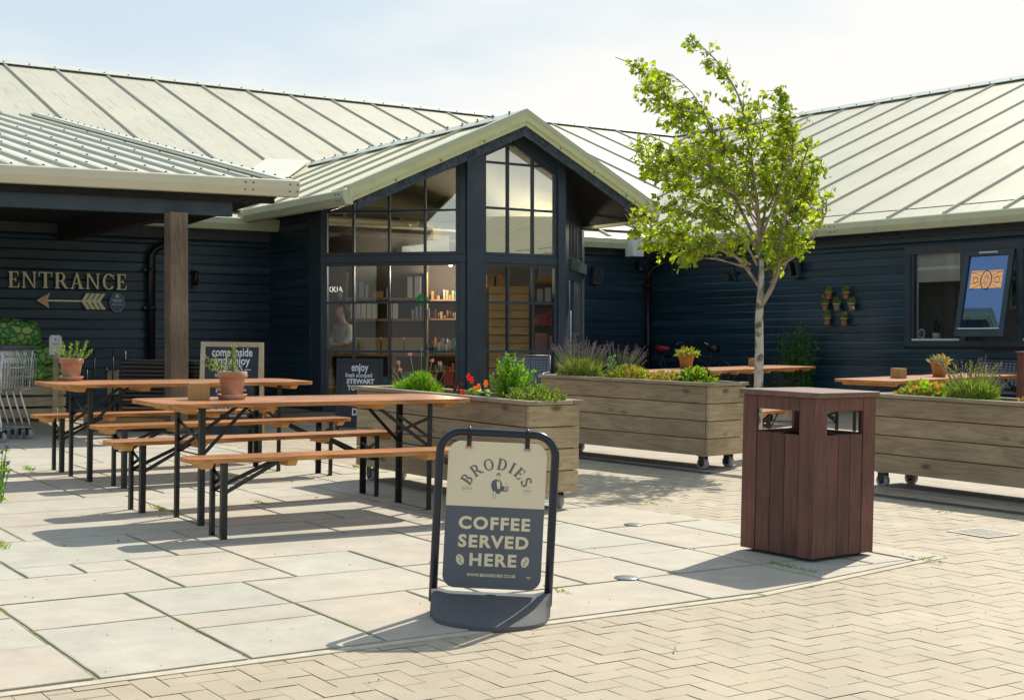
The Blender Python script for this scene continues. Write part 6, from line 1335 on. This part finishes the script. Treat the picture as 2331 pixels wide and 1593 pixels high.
tg = thing('price_tag_stand', 'white tag on a slim post behind the mottled flower pot', 'sign', G(-5.60, 17.0, 0, 4)); mb = MB(); mb.m('pale_wood').b2(-.03, .03, 0, .03, 0, .86); mb.build('stake', tg)
mb = MB(); mb.m('tag_white'); extr(mb, [(-.075, .82), (.075, .82), (.075, 1.03), (.055, 1.06), (-.055, 1.06), (-.075, 1.03)], -.006, 0); b_ = mb.build('tag', tg); mb = MB(); mb.m('sign_grey'); mb.b2(-.045, .045, -.0068, -.0061, .953, .958); mb.b2(-.03, .03, -.0068, -.0061, .935, .938); mb.disc((0, -.0062, 1.01), .011, (0, -1, 0), 12, .0006); mb.build('print', b_)
rk = thing('metal_rack', 'low black metal display rack against the wall between the crate and the stacked trays', 'rack', G(-5.15, 17.75, 0, 34)); mb = MB(); mb.m('steel')
for x in (-.2, -.04, .04, .2):
    mb.tube([(x, 0, 0), (x, 0, .86 if x in (-.2, .04, .2) else .64)], .011, 6)
for z in (.62, .86, .2): mb.bar((-.2, 0, z), (.2, 0, z), .018)
for y in (.3,): 
    for x in (-.2, .2): mb.tube([(x, y, 0), (x, y, .62)], .011, 6); mb.bar((x, 0, .62), (x, y, .62), .016)
mb.build('frame', rk); mb = MB(); mb.m('pale_wood').b2(-.03, .14, .05, .06, .3, .6); mb.build('card', rk)
pl = thing('low_platform', 'low honey coloured timber platform under the stacked black trays', 'platform', G(-4.15, 15.98, 0, 4)); mb = MB(); mb.m('shop_wood'); mb.b2(-.70, .74, -.30, -.275, .055, .155); mb.b2(-.70, .74, .275, .30, .055, .155)
for k in range(6): mb.b2(-.70+.242*k, -.47+.242*k, -.274, .274, .13, .154)
mb.build('deck', pl, bevel=.003); mb = MB(); mb.m('shop_wood')
for x in (-.66, .70): mb.b2(x-.03, x+.03, -.27, -.21, 0, .054); mb.b2(x-.03, x+.03, .2, .26, 0, .054)
mb.build('foot', pl)
r = random.Random(5)
for k in range(14):
    z = .158+.0465*k; lid = k > 5; w = .47 if lid else .43
    t = thing('stacked_tray', '%s from the bottom of the stack of black plastic trays behind the wooden post' % ['first', 'second', 'third', 'fourth', 'fifth', 'sixth', 'seventh', 'eighth', 'ninth', 'tenth', 'eleventh', 'twelfth', 'thirteenth', 'topmost'][k] if k < 13 else 'topmost black plastic tray of the stack behind the wooden post', 'tray', G(-4.02+r.uniform(-.02, .02), 15.98+r.uniform(-.02, .02), z, 4+r.uniform(-3, 3)), 'stacked black plastic trays')
    mb = MB(); mb.m('black_plastic' if lid or k % 2 else 'shop_wood'); mb.b2(-w+.03, w-.03, -.23, .23, 0, .030); mb.m('black_plastic').b2(-w, w, -.26, .26, .030, .041); mb.build('tray', t, bevel=.004)
r = random.Random(9); t = plant_thing('purple_flower', 'purple flowering plant poking in at the left edge of the picture', G(-3.50, 9.50, 0)); mb = MB(); ff = MB()
for _ in range(26):
    d = Vector((r.uniform(-.3, .30), r.uniform(-.2, .2), 1)).normalized(); l = r.uniform(.2, .40); p = Vector((r.uniform(-.1, .03), r.uniform(-.1, .1), 0)); mb.m('leaf_green').bar(p, p+d*l, .004)
    for j in range(8): mb.m('leaf_lime'); mb.leaf(p+d*l*r.random(), rv(r)+Vector((.2, 0, .5)), rv(r), .05, .014)
    if r.random() < .5:
        ff.m('lavender')
        for j in range(14): ff.leaf(p+d*l+rv(r)*.012, rv(r), rv(r), .018, .012)
mb.build('foliage', t); ff.build('flower', t)

# ------------------------------------------------------------------ small things on the ground
for (x, y, lab) in ((.80, 8.86, 'round steel stud in the paving, the one farther from the coffee sign'), (.60, 6.98, 'round steel stud in the paving just right of the coffee sign')):
    t = thing('ground_light', lab, 'ground light', G(x, y, .010)); mb = MB(); mb.m('galv').lathe([(.062, 0), (.062, .004), (.056, .0055)], 28); mb.m('galv').lathe([(.050, .0056), (.046, .0066)], 28); mb.build('disc', t)
t = thing('access_cover', 'small metal access cover set in the block paving right of the bin', 'cover', G(3.03, 8.82, .001, 34)); mb = MB(); mb.m('cover_plate').b2(-.16, .16, -.16, .16, 0, .003); mb.m('drain')
for k in range(9): mb.b2(-.13, .13, -.13+.031*k, -.118+.031*k, .003, .0045)
mb.build('plate', t)
W_ = [(-2.83, 7.66, 60, .06, 'at the left edge of the paving'), (-2.33, 9.22, 70, .045, 'under the middle benches'), (-4.0, 11.5, 60, .06, 'beside the farthest left bench'), (2.33, 7.72, 34, .03, 'at the paving corner right of the bin'), (-1.72, 9.62, 40, .035, 'under the nearest table'), (1.50, 7.40, 90, .03, 'in front of the litter bin'), (-1.33, 12.1, 40, .05, 'by the castor of the nearest planter'), (.25, 6.62, 26, .03, 'right of the coffee sign base'), (1.02, 10.0, 30, .03, 'under the middle planter')]
for k, (x, y, n, h, lab) in enumerate(W_):
    r = random.Random(200+k); mb = MB()
    for _ in range(n):
        s_ = r.gauss(0, .06 if n < 80 else .11); mb.m(r.choice(('leaf_lime', 'leaf_green', 'leaf_olive'))); mb.blade((s_*ve[0]+r.gauss(0, .012), s_*ve[1]+r.gauss(0, .012), 0), (r.uniform(-.8, .8), r.uniform(-.8, .8), 1), h*r.uniform(.5, 1.2), .006)
    o = mb.build('weed_tuft'); o.matrix_world = G(x, y, .004); tag(o, 'weed tuft growing in a joint '+lab, 'weeds', 'weeds in the paving joints')
# moss and fallen bits: one scattered mass each
r = random.Random(77); mb = MB(); mb.m('leaf_olive')
for _ in range(1500):
    i = r.randint(-46, 8); a0 = i*cell; b0 = r.uniform(0, 9); p = E2(a0+r.gauss(0, .003), b0)
    if math.sin(i*12.9+int(b0*2.2)*78.2)*43758.5 % 1 < .72 or not inside(p, FLAG, .05): continue
    mb.blade((p[0], p[1], .004), (r.uniform(-1, 1), r.uniform(-1, 1), .6), r.uniform(.008, .02), .006)
tag(mb.build('joint_moss', M=MG), kind='stuff')
mb = MB()
for _ in range(260):
    y = 4.2+r.random()**.8*12; x = r.uniform(-.40, .40)*y; mb.m(r.choice(('bark_chip', 'leaf_olive', 'twig'))); mb.box((x, y, .0125 if inside((x, y), FLAG) else .002), (r.uniform(.003, .009), r.uniform(.002, .005), .002), Matrix.Rotation(r.random()*3.1, 3, 'Z'))
for _ in range(12):
    y = 5+r.random()*8; x = r.uniform(-.38, .38)*y; a = r.random()*3.1; mb.m('twig').bar((x, y, .016), (x+.05*math.cos(a), y+.05*math.sin(a), .014), .004)
tag(mb.build('litter_fall', M=MG), kind='stuff')
t = thing('chip_paper', 'thin white strip lying at the front of the rubber sign base', 'paper strip', G(-.075, 5.765, .004, 2)); mb = MB(); mb.m('white').b2(-.055, .055, -.006, .006, 0, .003); mb.build('strip', t)

# ------------------------------------------------------------------ shop goods behind the glass
def shopbox(M, label, name='shelf_unit', cat='shelves'): return thing(name, label, cat, M)
fz_ = .31
su = shopbox(Matrix.Translation((-1.92, 21.45, fz_)), 'timber shop shelves with white boxes behind the left bay window'); mb = MB(); mb.m('shop_wood')
for z in (.88, 1.30, 1.62): mb.b2(-.62, .62, -.15, .15, z, z+.035)
for x in (-.62, .60): mb.b2(x, x+.03, -.14, .14, 0, 2.05)
mb.build('shelf', su); mb = MB(); mb.m('shop_wall').b2(-.64, .64, .16, .18, 0, 2.3); mb.build('back_panel', su)
def goods(name, label, cat, M, items):
    t = thing(name, label, cat, M); mb = MB()
    for (m_, x0, x1, z0, z1, d) in items: mb.m(m_).b2(x0, x1, -d/2, d/2, z0, z1)
    mb.build('pack', t, bevel=.004); return t
S1 = (-1.92, 21.36)
goods('white_box', 'row of tall white boxes on the middle shelf', 'boxes', Matrix.Translation((*S1, fz_+1.336)), [('paper', -.55+.085*k, -.475+.085*k, 0, .26, .16) for k in range(5)]+[('paper', .02+.085*k, .095+.085*k, 0, .25, .16) for k in range(2)])
goods('white_box', 'pair of tall white boxes and tins on the top shelf', 'boxes', Matrix.Translation((*S1, fz_+1.656)), [('paper', .33, .41, 0, .32, .12), ('paper', .44, .54, 0, .33, .12), ('jar', -.52, -.44, 0, .24, .1), ('jar', -.42, -.34, 0, .24, .1), ('jar', -.32, -.27, 0, .2, .1), ('cardboard', -.2, -.05, 0, .1, .15), ('jar', .0, .05, 0, .15, .08)])
goods('cardboard_box', 'row of brown cardboard display boxes below the shelves', 'boxes', Matrix.Translation((-1.95, 20.85, fz_+.80)), [('cardboard', -.66+.34*k, -.34+.34*k, 0, .24, .25) for k in range(4)])
tb = shopbox(Matrix.Translation((-1.75, 20.85, fz_)), 'long timber display counter behind the left bay window', 'display_counter', 'counter'); mb = MB(); mb.m('shop_wood').b2(-1.0, 1.0, -.2, .25, .76, .80)
for x in (-.95, 0, .95): mb.b2(x-.03, x+.03, -.18, -.12, 0, .759); mb.b2(x-.03, x+.03, .16, .22, 0, .759)
mb.build('counter', tb); mb = MB(); mb.m('shop_wood').b2(-.95, .95, -.15, .2, .30, .33); mb.build('shelf', tb)
r = random.Random(4)
goods('small_pack', 'colourful small packets crowded on the counter near the bay corner', 'packets', Matrix.Translation((-.98, 20.75, fz_+.803)), [(r.choice(('paper', 'teal', 'sign_pale', 'paper', 'pink_pack', 'black_plastic')), -.28+.055*k, -.235+.055*k, 0, r.uniform(.10, .26), .09) for k in range(12)])
goods('bottle_group', 'bottles and jars on the lower shelf of the unit', 'bottles', Matrix.Translation((-1.5, 21.36, fz_+1.336)), [('jar', -.03+.06*k, .012+.06*k, 0, r.uniform(.12, .2), .05) for k in range(5)])
goods('teal_tin', 'teal tins under the counter', 'tins', Matrix.Translation((-1.4, 20.72, fz_+.335)), [('teal', -.2, -.02, 0, .2, .15), ('cardboard', .08, .3, 0, .16, .15), ('teal', -.6, -.4, 0, .12, .2), ('red_pack', .4, .55, 0, .2, .15)])
su2 = shopbox(Matrix.Translation((-.72, 21.9, fz_)), 'dark display shelves with rusty coloured goods right of the white boxes'); mb = MB(); mb.m('shop_wood')
for z in (.5, .9, 1.32, 1.62): mb.b2(-.55, .6, -.15, .15, z, z+.025)
mb.build('shelf', su2); mb = MB(); mb.m('shop_wall').b2(-.6, .62, .16, .18, 0, 2.4); mb.build('back_panel', su2); mb = MB()
for z in (.525, .925, 1.345, 1.645):
    for k in range(24):
        x0 = -.53+.046*k; mm = r.choice(('red_pack', 'cardboard', 'leaf_peach', 'black_plastic', 'jar', 'leaf_red', 'paper', 'teal', 'shop_wood')); h_ = r.uniform(.05, .17)
        if r.random() < .4: mb.m(mm).lathe([(.017, z+.001-0), (.018, z+h_*.7), (.008, z+h_*.85), (.008, z+h_)], 8, (x0+.02, 0, 0))
        else: mb.m(mm).b2(x0, x0+.036, -.1+r.uniform(0, .04), .06, z+.001, z+h_)
mb.build('goods', su2)
for k in range(7):
    t = thing('slatted_box', '%s slatted pine box of the tall stack behind the front bay window' % ('lowest', 'second', 'third', 'fourth', 'fifth', 'sixth', 'topmost')[k], 'box', Matrix.Translation((-.02, 20.75, fz_+.10+.245*k)), 'stacked pine boxes'); mb = MB(); mb.m('pine_box')
    for j in range(2): mb.b2(-.30, .29, -.2, -.18, .005+.118*j, .112+.118*j); mb.b2(-.30, .29, .18, .2, .005+.118*j, .112+.118*j)
    for x in (-.30, .27): mb.b2(x, x+.02, -.179, .179, .005, .11); mb.b2(x, x+.02, -.179, .179, .122, .23)
    mb.build('slat', t, bevel=.002)
su3 = shopbox(Matrix.Translation((.52, 21.1, fz_)), 'narrow shelves with red and pink packs at the right of the front bay window'); mb = MB(); mb.m('shop_wood')
for z in (.72, 1.22, 1.55, 1.86): mb.b2(-.22, .28, -.15, .15, z, z+.03)
mb.build('shelf', su3); mb = MB(); mb.m('shop_grey').b2(-.9, .3, .16, .18, 0, 2.9); mb.build('back_panel', su3)
goods('red_pack', 'bright red packs on the narrow shelves', 'packets', Matrix.Translation((.56, 21.05, fz_+1.251)), [('red_pack', -.15, .0, 0, .15, .15), ('red_pack', .01, .18, 0, .20, .15), ('pink_pack', -.22, -.16, 0, .1, .1)]); goods('pink_bag', 'clear pink gift bags on the narrow shelves', 'bags', Matrix.Translation((.56, 21.05, fz_+.751)), [('pink_pack', -.18, .0, 0, .36, .15), ('curtain', .02, .2, 0, .32, .15)]); goods('white_jar', 'two white jars on the narrow shelves', 'jars', Matrix.Translation((.52, 21.05, fz_+1.581)), [('paper', -.12, -.03, 0, .2, .08), ('paper', .0, .09, 0, .22, .08)]); goods('gift_set', 'boxed gift set on the top of the narrow shelves', 'boxes', Matrix.Translation((.52, 21.05, fz_+1.891)), [('cardboard', -.1, .12, 0, .09, .1), ('jar', -.08, .10, .09, .26, .08)])
goods('book_row', 'row of orange and brown books high behind the front bay window', 'books', Matrix.Translation((-.32, 21.1, fz_+1.80)), [(r.choice(('cardboard', 'cardboard', 'leaf_red', 'leaf_peach', 'shop_wood')), -.05+.04*k, -.018+.04*k, 0, r.uniform(.12, .2), .1) for k in range(9)]+[('shop_wood', -.12, .4, -.03, -.001, .2)])
for (x, y, z, lab) in ((-.93, 21.4, 2.48, 'small lit ceiling spotlight near the top right of the left bay window'), (-2.5, 22.4, 2.60, 'small lit ceiling spotlight deep in the shop on the left'), (.3, 22.2, 2.75, 'added ceiling spotlight brightening the shop behind the front bay window')):
    t = thing('spotlight', lab, 'lamp', Matrix.Translation((x, y, z))); mb = MB(); mb.m('lamp_lit').lathe([(.005, -.03), (.026, -.02), (.030, 0), (.02, .012)], 14); mb.build('bulb', t); mb = MB(); mb.m('black_plastic').tube([(0, 0, .014), (0, 0, .10)], .034, 12); mb.tube([(0, 0, .1), (0, 0, .42)], .006, 6); mb.build('housing', t)
    ld = bpy.data.lights.new('spotlight_glow', 'POINT'); ld.energy = 38 if x == -.93 else 120; ld.color = (1, .87, .70); ld.shadow_soft_size = .08; lo = bpy.data.objects.new('glow', ld); COL.objects.link(lo); lo.parent = t; lo.location = (0, -.05, -.12)  # point lights lift the dim shop; the one behind the front bay is added
mb = MB(); text_mesh('KKIA', .12, mb, Matrix.Translation((-2.74, 21.6, 2.10)) @ SX, 'lit_letter', .001, .9); o = mb.build('lit_lettering'); tag(o, 'small glowing white letters KKIA in the dark of the shop', 'lettering')
t = thing('window_sticker', 'round green sticker on the left bay window', 'sticker', MA @ Matrix.Translation((1.46, -.008, 1.87))); mb = MB(); mb.m('green_disc').disc((0, 0, 0), .088, (0, -1, 0), 26, .002); mb.build('disc', t)
t = thing('window_ornament', 'grey teardrop ornament hanging in the left bay window', 'ornament', MA @ Matrix.Translation((.22, .05, 1.93))); mb = MB(); mb.m('frieze'); mb.lathe([(.003, -.08), (.034, -.045), (.043, 0), (.026, .06), (.002, .11)], 12); mb.build('drop', t)
# the shopper: a standing woman in a pale blouse looking down at her hands
def skin(name, parent, M, pts, edges, mt, lev=2, root=0):
    me = bpy.data.meshes.new(name); me.from_pydata([p[:3] for p in pts], edges, []); me.materials.append(MATS[mt]); o = bpy.data.objects.new(name, me); COL.objects.link(o); o.parent = parent; o.matrix_local = M
    md = o.modifiers.new('skin', 'SKIN'); md.use_smooth_shade = True; sv = me.skin_vertices[0].data if me.skin_vertices else None
    if sv is None:
        bm = __import__('bmesh').new(); bm.from_mesh(me); bm.verts.layers.skin.verify(); bm.to_mesh(me); bm.free(); sv = me.skin_vertices[0].data
    for k, p in enumerate(pts): sv[k].radius = (p[3], p[4] if len(p) > 4 else p[3]); sv[k].use_root = (k == root)
    ss = o.modifiers.new('sub', 'SUBSURF'); ss.levels = lev; ss.render_levels = lev; return o
wm = thing('person', 'woman with dark hair and a pale blouse standing inside the left bay window', 'person', Matrix.Translation((-2.53, 20.9, .21)) @ Matrix.Rotation(rad(-50), 4, 'Z'))
I4 = Matrix.Identity(4)
# local: faces -y ; x to her left
bodyp = [(0, 0, .88, .13, .10), (0, .01, 1.05, .115, .085), (0, .015, 1.20, .14, .10), (0, .01, 1.31, .13, .08), (0, -.01, 1.38, .045, .045), (0, -.03, 1.44, .05, .055), (0, -.045, 1.50, .072, .085), (0, -.04, 1.56, .070, .082), (0, -.03, 1.61, .045, .055),
  (.15, .01, 1.29, .05), (.21, -.02, 1.12, .042), (.20, -.17, 1.02, .034), (.10, -.28, 1.05, .024), (.06, -.32, 1.06, .018), (-.15, .01, 1.29, .05), (-.21, -.02, 1.12, .042), (-.20, -.17, 1.00, .034), (-.10, -.28, 1.03, .024), (-.05, -.32, 1.05, .018),
  (.085, 0, .80, .085), (.09, -.01, .46, .058), (.09, .02, .08, .036), (.09, -.10, .03, .03), (-.085, 0, .80, .085), (-.09, -.01, .46, .058), (-.09, .02, .08, .036), (-.09, -.10, .03, .03), (0, -.135, 1.515, .014)]
skin('body', wm, I4, bodyp, [(0, 1), (1, 2), (2, 3), (3, 4), (4, 5), (5, 6), (6, 7), (7, 8), (3, 9), (9, 10), (10, 11), (11, 12), (12, 13), (3, 14), (14, 15), (15, 16), (16, 17), (17, 18), (0, 19), (19, 20), (20, 21), (21, 22), (0, 23), (23, 24), (24, 25), (25, 26), (6, 27)], 'skin')
skin('blouse', wm, I4, [(0, 0, .84, .16, .13), (0, .01, 1.05, .15, .115), (0, .015, 1.20, .165, .12), (0, .01, 1.32, .145, .095), (.155, .01, 1.29, .072), (.215, -.02, 1.13, .064), (.205, -.14, 1.04, .054), (-.155, .01, 1.29, .072), (-.215, -.02, 1.13, .064), (-.205, -.14, 1.02, .054)], [(0, 1), (1, 2), (2, 3), (3, 4), (4, 5), (5, 6), (3, 7), (7, 8), (8, 9)], 'blouse')
skin('trousers', wm, I4, [(0, 0, .86, .145, .12), (.085, 0, .78, .10), (.09, -.01, .46, .072), (.09, .02, .10, .055), (-.085, 0, .78, .10), (-.09, -.01, .46, .072), (-.09, .02, .10, .055)], [(0, 1), (1, 2), (2, 3), (0, 4), (4, 5), (5, 6)], 'trousers')
skin('hair', wm, I4, [(0, .02, 1.575, .098, .095), (0, .01, 1.635, .060, .065), (0, .06, 1.50, .080, .065), (0, .075, 1.40, .068, .05), (0, .07, 1.33, .05, .035), (.078, .0, 1.52, .034), (-.078, .0, 1.52, .034), (0, -.065, 1.625, .045, .035)], [(0, 1), (0, 2), (2, 3), (3, 4), (0, 5), (0, 6), (1, 7)], 'hair')
for s_ in (-1, 1):
    for k in range(4): skin('finger', wm, I4, [(s_*(.05+.010*k), -.325, 1.055-.004*k, .009), (s_*(.045+.010*k), -.36, 1.045-.004*k, .0075), (s_*(.040+.010*k), -.385, 1.025-.004*k, .006)], [(0, 1), (1, 2)], 'skin', 1)
    skin('thumb', wm, I4, [(s_*.055, -.31, 1.065, .010), (s_*.03, -.335, 1.08, .008), (s_*.02, -.36, 1.078, .007)], [(0, 1), (1, 2)], 'skin', 1)
mb = MB(); mb.m('hair'); mb.b2(-.035, -.015, -.122, -.118, 1.532, 1.540); mb.b2(.015, .035, -.122, -.118, 1.532, 1.540); mb.m('red_pack').b2(-.018, .018, -.119, -.115, 1.478, 1.484); mb.build('face', wm)
# things on the sill of the right window
t = thing('framed_picture', 'white framed picture on the room wall seen through the right window', 'picture', MR @ Matrix.Translation((2.15, 1.86, 2.05))); mb = MB(); mb.m('room_wall').b2(-.2, .2, -.03, 0, -.26, .26); mb.m('curtain').b2(-.2, .2, -.034, -.03, -.26, .26); mb.m('picture_art').b2(-.145, .145, -.038, -.034, -.20, .20); mb.build('frame', t)
t = thing('sill_pot', 'white pot with an upright snake plant on the window sill', 'plant pot', MR @ Matrix.Translation((1.82, .12, 1.31))); mb = MB(); mb.m('white').lathe([(.055, 0), (.062, .11), (.058, .112)], 18); mb.build('pot', t); mb = MB(); mb.m('leaf_dark'); r = random.Random(2)
for k in range(8): a = r.random()*6; mb.blade((.02*math.cos(a), .02*math.sin(a), .1), (.18*math.cos(a), .1*math.sin(a), 1), r.uniform(.18, .34), .03, (0, 0, 0), 0)
mb.build('leaf', t)
t = thing('window_badge', 'small oval badge in the lower left corner of the right window', 'badge', MR @ Matrix.Translation((1.62, .03, 1.41))); mb = MB(); mb.m('white'); extr(mb, [(math.cos(a*.314)*.062, math.sin(a*.314)*.075) for a in range(20)], -.004, 0); mb.m('lavender'); extr(mb, [(math.cos(a*.314)*.048, math.sin(a*.314)*.058) for a in range(20)], -.0055, -.0038); mb.build('badge', t)
bpy.context.view_layer.update()
